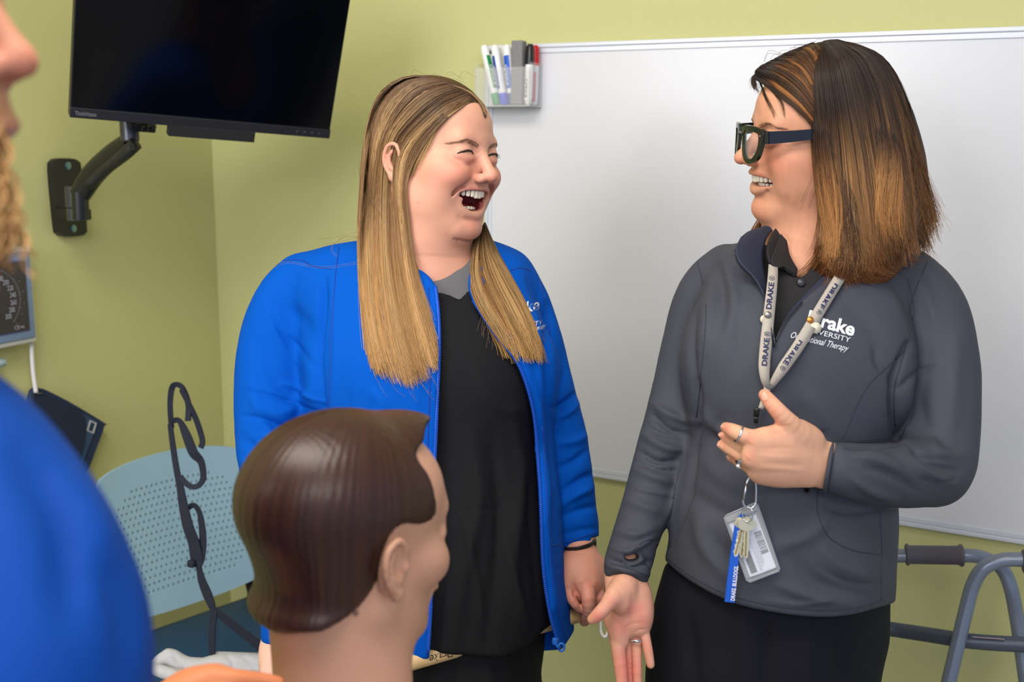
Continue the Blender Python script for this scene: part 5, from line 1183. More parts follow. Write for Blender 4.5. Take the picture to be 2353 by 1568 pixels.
# lowered open hand: palm of her right hand
pd = 1.29
rhR = [dict(p=[(1432, 1300, 1.31, 40), (1440, 1345, 1.30, 42), (1446, 1385, 1.29, 46), (1444, 1420, 1.285, 48)], flat=(fz, .62)),
       dict(p=[(1430, 1352, 1.275, 27), (1411, 1370, 1.262, 22), (1394, 1392, 1.255, 16.5), (1377, 1411, 1.252, 15.5), (1361, 1424, 1.254, 12)], k=.005),
       dict(p=[(1438, 1350, 1.28, 28), (1430, 1385, 1.272, 27)], k=.01),
       dict(p=[(1468, 1370, 1.285, 22), (1472, 1410, 1.28, 24), (1472, 1440, 1.28, 20)], k=.01),
       dict(p=[(1410, 1420, 1.285, 20), (1418, 1450, 1.28, 21), (1424, 1475, 1.28, 20)], k=.008),
       dict(p=[(1416, 1462, 1.282, 17.5), (1420, 1490, 1.276, 16.5), (1427, 1545, 1.270, 14.5), (1432, 1600, 1.265, 12)], k=.001),
       dict(p=[(1440, 1466, 1.288, 15), (1445, 1500, 1.287, 12.5), (1449, 1560, 1.282, 11.5), (1452, 1612, 1.278, 10)], k=.001),
       dict(p=[(1461, 1458, 1.284, 14), (1463, 1490, 1.279, 12), (1464, 1545, 1.272, 11), (1466, 1600, 1.268, 9.5)], k=.001),
       dict(p=[(1476, 1440, 1.282, 14), (1484, 1470, 1.275, 11.5), (1490, 1500, 1.27, 11), (1495, 1528, 1.268, 9.5)], k=.001)]
crs2 = [([(1403, 1404), (1418, 1416), (1430, 1418), (1436, 1410)], 3, -1.0), ([(1442, 1400), (1446, 1430), (1438, 1462)], 4, -1.1), ([(1436, 1446), (1450, 1436), (1478, 1430)], 3.5, -.6), ([(1458, 1455), (1470, 1448), (1486, 1448)], 3, -.8), ([(1408, 1425), (1425, 1440), (1438, 1470)], 4, -.6),
        ([(1455, 1360), (1452, 1390), (1445, 1420)], 6, -1.0), ([(1405, 1372), (1418, 1364)], 2, -.4), ([(1412, 1348), (1425, 1358), (1428, 1372)], 2, -.4), ([(1430, 1445), (1440, 1480)], 9, -.6), ([(1424, 1508), (1440, 1506)], 2.5, -.4), ([(1452, 1512), (1462, 1511)], 2.5, -.4)]
V3, Q3 = hand_mesh(rhR, .0012, k=.006, creases=crs2)
def hand_col(V, base, spots, tgt):
    c = np.tile(lin(*base), (len(V), 1)); P = prj(V)
    for x, y, r, w_ in spots: c = blend(c, lin(*tgt), w_*np.exp(-(((P-[x, y])/r)**2).sum(1)))
    return c*(1+.04*wob(V, 300, 4)[:, None])
c2 = hand_col(V2, (220, 166, 138), [(1724, 1010, 14, .4), (1722, 1050, 13, .4), (1668, 985, 12, .5), (1662, 1004, 10, .5), (1660, 1024, 10, .5), (1756, 912, 20, .55), (1775, 950, 20, .35), (1684, 1058, 10, .5), (1785, 985, 16, .3)], (216, 122, 104))
c3 = hand_col(V3, (216, 160, 138), [(1372, 1418, 18, .6), (1405, 1385, 20, .3), (1426, 1440, 24, .5), (1468, 1400, 20, .45), (1450, 1400, 16, .3), (1432, 1520, 30, .5), (1455, 1540, 30, .45), (1485, 1490, 20, .4), (1440, 1560, 30, .5), (1478, 1430, 16, .5)], (218, 116, 108))
Vc, Qc = core((1370, 560, 2270, 1700, 1.1, 1.65), [(600, 1720, 2040, 1.41, .05), (760, 1680, 2030, 1.41, .075), (1000, 1650, 2000, 1.41, .085), (1300, 1620, 1980, 1.41, .09), (1620, 1620, 1960, 1.40, .09)],
    [[(1760, 630, 1.42, 40), (1650, 680, 1.425, 36), (1600, 850, 1.415, 38), (1552, 980, 1.385, 38), (1515, 1080, 1.36, 36), (1480, 1190, 1.335, 33), (1446, 1290, 1.31, 30)], [(2010, 630, 1.40, 44), (2120, 740, 1.38, 46), (2150, 900, 1.355, 50), (2140, 1080, 1.315, 50), (2060, 1092, 1.265, 44), (1960, 1084, 1.22, 36)]], [(1850, 640, 1.40, 70), (1850, 760, 1.41, 80)])
Vr, Qr = weld([(V, Q), (Vc, Qc), (V2, Q2), (V3, Q3)])
obj('body', tow(Vr), Qr, mat('skin_warm', **SKIN), pR, colors=np.vstack([c, np.tile(lin(208, 150, 122), (len(Vc), 1)), c2, c3]))
bvHand = bvh_of((V2, Q2), (V3, Q3)); bvHR = bvh_of(headR)
teeth(HR, 'upper_teeth', pR, M_TEETH, -3.72, 8.6, 3.3, 12, .60, .95, 72)
teeth(HR, 'lower_teeth', pR, M_TEETH, -5.45, 7.7, 2.7, 10, .5, .75, 66, up=False)
S = Sculpt(HR.p((0, 0, -5))-.09, HR.p((0, 0, -5))+.09, .0025); HR.ell(S, (0, 5.4, -5.2), (2.2, 2.2, .7)); tv, tq = S.mesh(); obj('tongue', tow(tv), tq, M_TONGUE, pR)
nb = MB()                                  # finger nails
def nail(bv, c, ax, w_, l_, off=.0007):
    c = np.array(c, float); ax = np.array(ax, float)/np.linalg.norm(ax); sd_ = np.array([-ax[1], ax[0]]); V = []; n = 6
    for i in range(n+1):
        for j in range(5):
            u = i/n*2-1; v = j/4*2-1; wv = w_*(1-.25*max(0, u)**2)*math.sqrt(max(0.05, 1-.6*max(0, -u)**4)); q = c+ax*l_*u*(1-.12*v*v if u > 0 else 1)+sd_*wv*v
            V.append(drape(bv, q[0], q[1], off, 9.0))
    V = np.array(V); Z_ = np.median(V[V[:, 2] < 5, 2]) if (V[:, 2] < 5).any() else 1.2; zc = np.clip(V[:, 2], Z_-.004, Z_+.004); V = V*(zc/V[:, 2])[:, None]
    nb.add(tow(V), [(i*5+j, i*5+j+1, (i+1)*5+j+1, (i+1)*5+j) for i in range(n) for j in range(4)])
nail(bvHand, (1756, 912), (-.45, -1), 6, 9); nail(bvHand, (1656, 1000), (-1, -.55), 4.5, 6); nail(bvHand, (1655, 1024), (-1, -.6), 5, 8); nail(bvHand, (1674, 1051), (-.9, -.5), 4, 6); nail(bvHand, (1661, 981), (-.9, -.4), 3, 5)
nb.obj('finger_nails', mat('nail_polish_clear', srgb(224, 164, 144), .25, spec=.5), pR)
# ---- clothing
def brunette_clothes(h=.003, front=True):
    rows = [(520, 1790, 1935, 1.40, .045), (556, 1705, 2070, 1.40, .065), (600, 1640, 2130, 1.40, .092), (700, 1598, 2125, 1.395, .125), (800, 1585, 2090, 1.385, .140), (900, 1588, 2062, 1.38, .142),
            (1000, 1582, 2056, 1.375, .138), (1100, 1562, 2062, 1.375, .138), (1200, 1545, 2066, 1.375, .148), (1300, 1528, 2062, 1.375, .152), (1400, 1520, 2056, 1.375, .150), (1450, 1520, 2052, 1.375, .148)]
    S = Sculpt(*BB(1370, 500, 2270, 1460, 1.10, 1.60), h)
    S.loft(rows, 2.25)
    S.ell(U(1720, 840, 1.315), (.080, .085, .062), None, .06); S.ell(U(1960, 850, 1.32), (.080, .085, .062), None, .06); S.ell(U(1790, 1270, 1.30), (.10, .12, .065), None, .08)
    S.chain([(1668, 612, 1.42, 52), (1620, 680, 1.42, 62), (1592, 780, 1.415, 64), (1568, 880, 1.40, 62), (1542, 980, 1.38, 60), (1510, 1080, 1.36, 56), (1478, 1180, 1.335, 51), (1450, 1270, 1.315, 49), (1440, 1318, 1.305, 49)], k=.018, sp=3)
    S.chain([(2095, 640, 1.385, 62), (2135, 720, 1.375, 78), (2152, 840, 1.36, 86), (2156, 950, 1.345, 84), (2150, 1040, 1.33, 82), (2140, 1082, 1.315, 80)], k=.018, sp=3)
    S.chain([(2140, 1080, 1.315, 80), (2070, 1092, 1.265, 72), (1990, 1088, 1.225, 64), (1925, 1078, 1.205, 57)], k=.008, sp=3)
    S.chain([(1955, 1082, 1.215, 57), (1918, 1075, 1.205, 56)], k=.003)
    cut(S, [(1925, 1000), (1900, 1012), (1876, 1030), (1882, 1060), (1888, 1100), (1864, 1120), (1858, 1134), (1848, 1134), (1848, 1010), (1900, 985)], 1.0, 1.242, .002)
    cut(S, spline([(1340, 1318), (1384, 1334), (1406, 1322), (1432, 1319), (1460, 1330), (1484, 1347)], 4).tolist()+[(1498, 1305), (1514, 1280), (1516, 1500), (1340, 1500)], 1.0, 1.5, .002)
    cut(S, spline([(1505, 1262), (1535, 1296), (1600, 1345), (1700, 1390), (1850, 1417), (1960, 1413), (2070, 1380)], 4).tolist()+[(2300, 1380), (2300, 1700), (1512, 1700), (1512, 1265)], 1.0, 2.0, .003)
    if front: cut(S, [(1755, 500), (1738, 560), (1745, 620), (1764, 680), (1768, 740), (1775, 786), (1800, 742), (1842, 694), (1885, 655), (1930, 600), (1940, 500)], 1.0, 1.385, .004, sp=3)
    for a in (0,):                           # thumb hole in the sleeve
        S.ell(U(1452, 1282, 1.285), np.array([.0105, .0058, .03]), None, .002, 's')
    V, Q = S.mesh(); V = relax(V, Q, 2)
    fl = [([(1495, 985), (1530, 1000), (1585, 1008)], 4.5, -2.4), ([(1470, 1065), (1515, 1080), (1560, 1082)], 4.5, -2.2), ([(1455, 1120), (1500, 1132), (1545, 1140)], 5, 1.8), ([(1640, 1000), (1660, 1030), (1700, 1050)], 7, -1.6), ([(1900, 1170), (1960, 1180), (2030, 1170)], 6, -2), ([(1880, 1300), (1940, 1335), (2020, 1345)], 6, -1.6), ([(1760, 1380), (1840, 1390), (1930, 1370)], 6, 1.4), ([(2080, 1020), (2120, 1045), (2180, 1060)], 5, -2.4), ([(2120, 1100), (2160, 1110), (2200, 1100)], 5, -2), ([(1960, 1050), (2010, 1060), (2060, 1085)], 5, 1.8), ([(2060, 900), (2100, 860), (2150, 840)], 6, -2), ([(1600, 985), (1590, 1080), (1565, 1180), (1535, 1262)], 7, -6), ([(1575, 1050), (1555, 1130), (1520, 1210)], 10, 3), ([(1600, 880), (1604, 950), (1600, 1000)], 10, -5), ([(1640, 640), (1625, 720), (1612, 800)], 16, 3), ([(1600, 700), (1590, 800), (1600, 900)], 9, -3),
          ([(1505, 930), (1540, 955), (1590, 970)], 10, 4), ([(1500, 955), (1535, 985), (1580, 1000)], 7, -4), ([(1480, 1000), (1530, 1030), (1580, 1035)], 10, 4), ([(1470, 1040), (1510, 1060), (1560, 1060)], 7, -4), ([(1462, 1080), (1510, 1100), (1550, 1110)], 10, 3),
          ([(1440, 1150), (1480, 1165), (1525, 1180)], 12, 2.5), ([(1420, 1220), (1460, 1230), (1500, 1215)], 10, 3), ([(1408, 1260), (1440, 1268), (1470, 1255), (1500, 1235)], 6, 3), ([(1400, 1285), (1430, 1296), (1470, 1300), (1500, 1290)], 6, -3.5), ([(1398, 1300), (1440, 1312), (1490, 1322)], 6, 2.5), ([(1475, 1270), (1490, 1290), (1500, 1320)], 5, -2.5),
          ([(2060, 1018), (2052, 940), (2058, 860), (2088, 790)], 9, -7), ([(2082, 1020), (2085, 930), (2110, 840)], 16, 4), ([(2050, 880), (2020, 840), (2010, 800)], 10, -2.5), ([(2060, 1020), (2000, 1026), (1945, 1028)], 6, -5), ([(2130, 800), (2110, 900), (2130, 1000)], 18, -3), ([(2200, 760), (2190, 900), (2180, 1000)], 20, 2.5),
          ([(2130, 1000), (2160, 1040), (2210, 1050)], 12, 3), ([(2100, 1030), (2130, 1060), (2200, 1085)], 9, -4), ([(2080, 1050), (2130, 1090), (2190, 1110)], 12, 4), ([(1980, 1040), (2040, 1060), (2090, 1100)], 12, 3), ([(1990, 1075), (2050, 1090), (2110, 1130)], 9, -3), ([(1960, 1100), (2000, 1130), (2060, 1150)], 10, 3),
          ([(1660, 960), (1640, 1010), (1650, 1060)], 18, -3), ([(1610, 940), (1650, 990), (1700, 1000)], 14, 3), ([(1620, 1060), (1680, 1110), (1740, 1130)], 22, 3), ([(1580, 1130), (1660, 1180), (1740, 1190)], 20, -3), ([(1900, 1190), (1860, 1230), (1780, 1260)], 18, 3), ([(1640, 1240), (1680, 1290), (1760, 1330)], 22, -3), ([(1880, 1250), (1930, 1300), (2000, 1330)], 16, 3),
          ([(1820, 1280), (1880, 1340), (1980, 1370)], 18, -3), ([(1780, 1340), (1860, 1370), (1960, 1390)], 14, 3), ([(1600, 1180), (1620, 1260), (1680, 1330)], 18, 3), ([(2000, 1200), (2030, 1260), (2050, 1320)], 16, -3), ([(1680, 700), (1700, 780), (1690, 850)], 20, -2), ([(1640, 600), (1660, 680), (1650, 760)], 16, -2.5), ([(1665, 590), (1685, 680), (1680, 760)], 14, 2.5),
          ([(1940, 700), (1990, 740), (2040, 800)], 22, -2), ([(2030, 620), (2080, 680), (2110, 760)], 14, -3), ([(2070, 600), (2120, 660), (2150, 740)], 16, 2.5), ([(1880, 1030), (1820, 990), (1830, 950)], 20, -2), ([(1850, 900), (1900, 960), (1940, 1020)], 26, 2.5)]
    V = folds(V, Q, [(a, b, c*1.9) for a, b, c in fl])
    V = V+vnormals(V, Q)*(0.0007*wob(V, 60, 12))[:, None]
    return V, Q
V, Q = brunette_clothes(); jkR = (V, Q)
M_GJ = mat('slate_grey_knit', srgb(65, 67, 79), 0.66, bump=(1800, 0.2, 0.0006), spec=0.25); M_NL = mat('navy_lining', srgb(38, 43, 64), .7, bump=(900, .2, .0005))
jacketR = obj('pullover', tow(V), Q, M_GJ, pR)
_v, _q = brunette_clothes(.005, False); bvF = bvh_of((_v, _q)); bvJR = bvh_of(jkR)
S = Sculpt(*BB(1560, 500, 2120, 900, 1.22, 1.58), .0035)
S.loft([(525, 1775, 1960, 1.405, .05), (560, 1735, 2040, 1.405, .065), (620, 1690, 2080, 1.40, .088), (700, 1640, 2080, 1.395, .112), (800, 1620, 2060, 1.385, .126), (880, 1620, 2060, 1.385, .13)], 2.25)
cut(S, [(1795, 480), (1800, 560), (1815, 610), (1838, 640), (1870, 600), (1890, 480)], 1.0, 1.37, .003, sp=2)
V, Q = S.mesh(); poR = (relax(V, Q, 2), Q); M_PO = mat('black_pique_cotton', srgb(30, 29, 33), .8, bump=(1500, .6, .001)); po = obj('polo_shirt', tow(poR[0]), Q, M_PO, pR)
bvPo = bvh_of(poR, headR)
_, pantR = legs('trousers', pR, mat('navy_black_trousers', srgb(20, 21, 29), .8, bump=(1400, .3, .001), spec=.2), 1290, 125, 1640, 1880, 1.375, [(1290, 1530, 2050, 1.375, .135), (1400, 1500, 2046, 1.375, .138), (1480, 1490, 2044, 1.375, .135), (1568, 1482, 2022, 1.375, .135), (1700, 1490, 2000, 1.375, .13)], 0, 2900)
for x in (1640, 1880): shoe(pR, x, 2980, 1.37, M_SHOE)
def sheet(rows, th, n=6):                 # cloth sheet through a grid of (px, py, depth) rows
    G = np.array([resamp(r, 18) for r in rows]); G = np.stack([spline(G[:, j], n) for j in range(18)], 1); m_ = G.shape[0]
    V = np.array([[U(*q) for q in r] for r in G]); du = np.gradient(V, axis=0); dv = np.gradient(V, axis=1); N = np.cross(du, dv); N /= np.linalg.norm(N, axis=2, keepdims=True)+1e-9
    A = V.reshape(-1, 3); B = (V+N*th).reshape(-1, 3); k = len(A); f = []
    ix = lambda i, j: i*18+j
    for i in range(m_-1):
        for j in range(17): f.append((ix(i, j), ix(i+1, j), ix(i+1, j+1), ix(i, j+1))); f.append((k+ix(i, j), k+ix(i, j+1), k+ix(i+1, j+1), k+ix(i+1, j)))
    bd_ = [ix(i, 0) for i in range(m_)]+[ix(m_-1, j) for j in range(1, 18)]+[ix(i, 17) for i in range(m_-2, -1, -1)]+[ix(0, j) for j in range(16, 0, -1)]
    for a, b_ in zip(bd_, bd_[1:]+bd_[:1]): f.append((b_, a, k+a, k+b_))
    return tow(np.vstack([A, B])), f
# pullover collar standing open, and the polo collar inside it
V_, F_ = sheet([[(1800, 525, 1.375), (1768, 535, 1.35), (1752, 575, 1.325), (1752, 620, 1.305), (1762, 665, 1.290), (1772, 720, 1.278), (1776, 782, 1.268)],
                [(1790, 520, 1.37), (1735, 535, 1.335), (1712, 572, 1.305), (1722, 620, 1.285), (1748, 660, 1.277), (1766, 715, 1.270), (1774, 782, 1.264)],
                [(1775, 517, 1.375), (1712, 540, 1.33), (1689, 572, 1.295), (1698, 606, 1.282), (1735, 645, 1.274), (1762, 705, 1.266), (1772, 784, 1.262)]], .0025)
MB().add(V_, F_).obj('collar', M_NL, pR)
V_, F_ = sheet([[(1960, 560, 1.36), (1925, 600, 1.325), (1880, 645, 1.298), (1838, 688, 1.282), (1802, 732, 1.272), (1778, 784, 1.264)],
                [(1975, 575, 1.345), (1945, 615, 1.31), (1900, 655, 1.285), (1852, 694, 1.272), (1812, 738, 1.266), (1780, 788, 1.262)],
                [(1990, 600, 1.34), (1962, 632, 1.305), (1918, 668, 1.282), (1866, 702, 1.270), (1822, 745, 1.264), (1783, 790, 1.262)]], .0025)
MB().add(V_, F_).obj('collar', M_NL, pR)
b = MB(); b.tube(tow(line_on(bvF, [(1689, 575), (1698, 606), (1735, 645), (1764, 705), (1775, 784)], .006)), .0012, 8)
b.obj('collar_piping', mat('navy_piping', srgb(28, 32, 52), .7), pR)
V_, F_ = sheet([[(1805, 515, 1.37), (1790, 545, 1.345), (1782, 580, 1.325), (1790, 612, 1.312)], [(1790, 512, 1.365), (1772, 540, 1.338), (1760, 575, 1.315), (1765, 606, 1.303)]], .003)
MB().add(V_, F_).obj('polo_collar', M_PO, pR)
V_, F_ = sheet([[(1800, 522, 1.36), (1806, 560, 1.338), (1812, 590, 1.325), (1830, 622, 1.315)], [(1784, 560, 1.330), (1790, 592, 1.315), (1806, 618, 1.308), (1826, 636, 1.306)], [(1768, 604, 1.302), (1780, 616, 1.300), (1795, 618, 1.302), (1812, 618, 1.306)]], .003)
MB().add(V_, F_).obj('polo_collar', M_PO, pR)
for (x, y) in ((1840, 650),):
    q = drape(bvF, x, y, -.012); MB().lathe(tow(q), tow(q-[0, 0, .003]), [(0, .0052), (.8, .0052), (1, .004)], 16).obj('button', mat('dark_button', srgb(50, 50, 58), .25, spec=.7), pR)
b = seam(bvJR, [[(1600, 590), (1622, 700), (1612, 850), (1600, 960)], [(2135, 590), (2092, 700), (2080, 800), (2030, 850), (1985, 900), (1935, 1010)], [(2085, 640), (2100, 720), (2075, 820), (2055, 900), (2058, 1010)], [(1878, 1125), (1880, 1180), (1905, 1235), (1960, 1265), (2022, 1275)],
                [(1520, 1268), (1538, 1286), (1602, 1333), (1700, 1376), (1850, 1402), (1960, 1399), (2052, 1372)], [(1404, 1296), (1440, 1306), (1492, 1325)], [(1895, 1036), (1908, 1075), (1903, 1108), (1885, 1124)], [(2022, 1180), (2026, 1270), (2024, 1395)], [(1452, 1268), (1480, 1245), (1515, 1238)]], r=.0007)
b.obj('stitching', mat('dark_stitching', srgb(44, 46, 62), .7), jacketR)
zp = MB()
for ln in ([(1770, 690), (1775, 740), (1779, 786)], [(1843, 694), (1806, 738), (1781, 786)]):
    C = tow(line_on(bvF, ln, .0035)); zp.tube(C, .0011, 8)
zp.tube(tow(np.array([drape(bvF, 1778, 770, .009), drape(bvF, 1780, 788, .006), drape(bvF, 1779, 798, .005)])), .0013, 8)
zp.obj('zip', mat('dark_zip', srgb(34, 36, 48), .35), jacketR)
cuf = [U(1904-9*math.cos(q), 1076+56*math.cos(q), 1.206+.0325*math.sin(q)) for q in np.linspace(0, 2*math.pi, 41)[:-1]]
MB().tube(tow(np.array(cuf)), .0026, 8, closed=True).obj('cuff', M_GJ, jacketR)
tb_ = MB()
dl(tb_, bvJR, 'Drake', (1853, 742), un(108, 30), un(8, -30), 31, 112, off=.0012, bold=.03); dl(tb_, bvJR, 'UNIVERSITY', (1846, 760), un(106, 27), un(8, -30), 12, 110, off=.0012)
text_drape(tb_, bvJR, 'Occupational Therapy', (1816, 776), un(132, 32), un(8, -30), 15, fit=136, off=.0012, shear=.35)
tb_.obj('embroidered_logo', mat('white_thread', srgb(225, 228, 238), .7), jacketR, smooth=False)

# ---- brunette hair
S = Sculpt(*BB(1690, 60, 2190, 680, 1.16, 1.60), 0.003); H = HR
H.ell(S, (0, -1.0, 5.5), (7.2, 9.2, 8.1)); H.ell(S, (0, -3.9, 0), (7.4, 6.4, 9.5), 3.0)
S.chain([(1960, 300, 1.32, 95), (1975, 420, 1.315, 102), (1985, 510, 1.315, 104), (1980, 560, 1.315, 92), (1975, 590, 1.32, 62)], k=.03, sp=3, flat=((0, 0, 1), .75))
S.chain([(2010, 250, 1.38, 72), (2045, 380, 1.39, 74), (2060, 480, 1.39, 62), (2070, 530, 1.39, 40)], k=.03, sp=3)
S.chain([(1915, 560, 1.30, 38), (1930, 610, 1.295, 34), (1960, 640, 1.30, 16)], k=.015, sp=2)
cut(S, [(1600, 200), (1733, 202), (1760, 222), (1800, 248), (1840, 272), (1866, 292), (1868, 340), (1870, 400), (1878, 450), (1884, 540), (1860, 590), (1830, 640), (1830, 700), (1600, 700)], 1.0, 1.40, .004)
cut(S, [(1600, 100), (1733, 202), (1760, 222), (1866, 292), (1840, 640), (1600, 700)], 1.39, 1.48, .004) if False else None
V, Q = S.mesh(); V = relax(V, Q, 3); massR = (V, Q)
L_ = H.inv(V); tcol = np.clip((3.5-L_[:, 2])/16, 0, 1)
hairR = obj('hair', tow(V), Q, MATS['hair_under'], pR, colors=(lin(44, 32, 27)*(1-tcol[:, None])+lin(104, 64, 36)*tcol[:, None]))
bvMR = bvh_of(massR, headR); bvMRJ = bvh_of(massR, jkR, headR)
st = Strands(); RC = dict(root=(58, 45, 39), mid=(96, 65, 46), tip=(152, 105, 66), hicol=(208, 154, 98), rootend=.65, tipstart=.9)
gMR = [(1926, 91), (2018, 122), (2060, 175), (2090, 245), (2112, 330), (2130, 410), (2145, 490), (2152, 550)]
gM = [[(1872, 105), (1866, 160), (1866, 240), (1868, 330), (1876, 420), (1882, 500), (1878, 570), (1852, 628)],
      [(1882, 100), (1884, 160), (1890, 240), (1896, 330), (1902, 420), (1910, 510), (1912, 590), (1886, 648)],
      [(1890, 97), (1906, 150), (1920, 240), (1930, 330), (1940, 430), (1948, 520), (1954, 600), (1958, 655)],
      [(1896, 94), (1930, 145), (1952, 235), (1968, 330), (1980, 430), (1990, 520), (1998, 600), (2000, 640)],
      [(1902, 93), (1952, 135), (1984, 225), (2004, 330), (2020, 430), (2030, 520), (2038, 590), (2040, 636)],
      [(1908, 92), (1972, 125), (2014, 205), (2038, 310), (2056, 410), (2068, 500), (2080, 570), (2086, 612)],
      [(1914, 92), (1990, 120), (2036, 190), (2062, 280), (2082, 380), (2096, 470), (2108, 550), (2118, 600)],
      [(1918, 92), (2003, 122), (2048, 180), (2076, 255), (2096, 330), (2112, 410), (2130, 490), (2142, 560)], gMR]
bundle(st, bvMR, gM, 5200, m=24, seed=21, ncl=170, r=.00031, off=(.001, .008), jit=2.6, wave=4.5, cut_=.13, fray=12, hi=.5, dark=.5, hst=.3, **RC)
gT = [[(1733, 180), (1760, 197), (1800, 227), (1838, 256), (1869, 292)], [(1737, 162), (1775, 174), (1815, 202), (1845, 233), (1869, 266)], [(1750, 150), (1790, 157), (1828, 181), (1852, 208), (1869, 236)],
      [(1773, 139), (1810, 143), (1840, 160), (1858, 182), (1869, 202)], [(1800, 124), (1830, 127), (1850, 140), (1864, 155), (1871, 172)], [(1835, 110), (1852, 112), (1864, 120), (1872, 132), (1874, 142)], [(1868, 97), (1872, 99), (1876, 102), (1880, 106), (1884, 112)]]
bundle(st, bvMR, gT, 2200, m=16, seed=22, ncl=80, r=.0003, off=(.001, .006), jit=2.2, wave=2.2, cut_=.02, hi=.28, dark=.5, root=(56, 44, 38), mid=(66, 49, 40), tip=(96, 66, 46), hicol=(200, 132, 76), hst=.12)
gBg = [[(1745, 165), (1730, 176), (1727, 190), (1731, 212)], [(1752, 160), (1738, 180), (1738, 200), (1748, 222)]]
bundle(st, bvMR, gBg, 120, m=10, seed=26, ncl=14, r=.00028, off=(.001, .004), jit=2.6, wave=3.5, cut_=.35, hi=.0, dark=.3, root=(50, 38, 32), mid=(60, 44, 36), tip=(84, 58, 42))
for sd, g_ in ((23, [[(1742, 184), (1752, 215), (1766, 245), (1778, 264), (1780, 282)], [(1746, 184), (1758, 215), (1772, 245), (1780, 262), (1782, 282)]]), (27, [[(1758, 196), (1780, 218), (1796, 246), (1800, 284)], [(1764, 198), (1786, 220), (1799, 246), (1802, 284)]]), (28, [[(1800, 222), (1822, 248), (1846, 274), (1860, 282)], [(1806, 224), (1830, 248), (1850, 268), (1864, 276)]])):
    bundle(st, bvMR, g_, 22, m=12, seed=sd, ncl=6, r=.0002, off=(.001, .003), jit=1.6, wave=1.8, cut_=.3, hi=.0, dark=.3, root=(46, 34, 28), mid=(56, 40, 32), tip=(70, 48, 36))
gK = [[(1872, 250), (1870, 330), (1874, 400), (1884, 470), (1900, 540), (1896, 600)], [(1884, 250), (1890, 330), (1900, 410), (1912, 480), (1918, 540), (1912, 600)], [(1900, 260), (1920, 340), (1936, 420), (1940, 490), (1928, 560), (1908, 620)]]
bundle(st, bvMR, gK, 620, m=18, seed=41, ncl=26, r=.00032, off=(.007, .012), jit=2.4, wave=4, cut_=.12, fray=5, hi=.6, dark=.35, root=(62, 46, 38), mid=(146, 94, 52), tip=(190, 134, 80), hicol=(220, 160, 96), hst=.25, sj=.3, rootend=.5)
gK2 = [[(2010, 260), (2022, 340), (2014, 420), (2016, 490), (2040, 560)], [(2030, 260), (2046, 340), (2044, 420), (2036, 490), (2052, 560)], [(2048, 280), (2066, 350), (2072, 430), (2070, 500), (2078, 560)]]
bundle(st, bvMR, gK2, 420, m=18, seed=42, ncl=20, r=.00032, off=(.007, .011), jit=3, wave=5, cut_=.2, fray=6, hi=.6, dark=.3, root=(62, 46, 38), mid=(158, 106, 60), tip=(170, 116, 68), hicol=(226, 168, 104), hst=.25, sj=.3, rootend=.5)
gD = [[(1926, 360), (1944, 470), (1950, 540), (1948, 600), (1942, 650)], [(1950, 360), (1966, 470), (1972, 540), (1978, 600), (1972, 654)]]
bundle(st, bvMR, gD, 170, m=14, seed=43, ncl=14, r=.0003, off=(.007, .010), jit=7, wave=5, cut_=.3, fray=10, hi=.15, dark=.3, root=(96, 65, 46), mid=(80, 54, 39), tip=(104, 68, 44), sj=.5)
gU = [[(1880, 540), (1866, 580), (1842, 608), (1818, 626)], [(1890, 550), (1878, 600), (1858, 630), (1830, 650)], [(1905, 570), (1905, 610), (1900, 635), (1890, 655)], [(1940, 580), (1950, 620), (1962, 645), (1975, 668)], [(1990, 580), (2000, 620), (2030, 640), (2050, 640)], [(2060, 540), (2085, 580), (2110, 600), (2125, 606)]]
bundle(st, bvMRJ, gU, 700, m=12, seed=24, ncl=40, r=.0003, off=(.001, .008), jit=6, wave=6, cut_=.35, fray=8, hi=.3, dark=.5, root=(104, 66, 40), mid=(120, 74, 42), tip=(160, 100, 56), hicol=(200, 134, 78))
gW = [[(2090, 400), (2112, 460), (2126, 520), (2142, 570), (2156, 590)], [(2080, 420), (2098, 490), (2112, 550), (2124, 600), (2126, 612)], [(2100, 400), (2128, 470), (2140, 520), (2150, 540), (2146, 562)]]
bundle(st, bvMR, gW, 260, m=12, seed=25, ncl=26, r=.00026, off=(.0, .004), jit=6, wave=6, cut_=.5, fray=10, hi=.5, dark=.3, root=(120, 80, 50), mid=(150, 100, 60), tip=(180, 124, 76), hicol=(200, 144, 88))
gL = [[(1766, 470), (1740, 510), (1722, 545), (1708, 560)], [(1770, 490), (1756, 520), (1745, 545), (1736, 562)]]
S_ = [[(x, y, 1.46) for x, y in g] for g in gL]
rs = np.random.RandomState(5)
for i in range(160):
    f = rs.rand(); a, b_ = resamp(S_[0], 8), resamp(S_[1], 8); P = a*(1-f)+b_*f; P[:, 0] += rs.normal()*3*np.linspace(.2, 1.6, 8); P[:, 1] *= 1; C = np.stack([(P[:, 0]-CX)/F*P[:, 2], (P[:, 1]-CY)/F*P[:, 2], P[:, 2]+rs.normal()*.006], -1)
    st.add(C[None], .0004, np.tile(lin(150, 100, 58)*(.6+.6*rs.rand()), (1, 8, 1)))
fl = []
for i in range(10): x = 1740+rs.rand()*150; y = 150-(x-1740)*.3; fl.append([(x, y, 1.36), (x+12, y-14-rs.rand()*12, 1.36), (x+45, y-16, 1.36)])
for i in range(12): y = 200+rs.rand()*260; x = 2040+(y-180)*.25; fl.append([(x, y, 1.38), (x+22, y+40, 1.38), (x+30+rs.rand()*20, y+110, 1.38)])
for i in range(14): x = 1850+rs.rand()*20; y = 380+rs.rand()*180; fl.append([(x+16, y-30, 1.26), (x+4, y, 1.255), (x-6-rs.rand()*8, y+40, 1.26)]) if i < 5 else None
flyaways(st, fl, 7, col=(90, 60, 42), r=.0002)
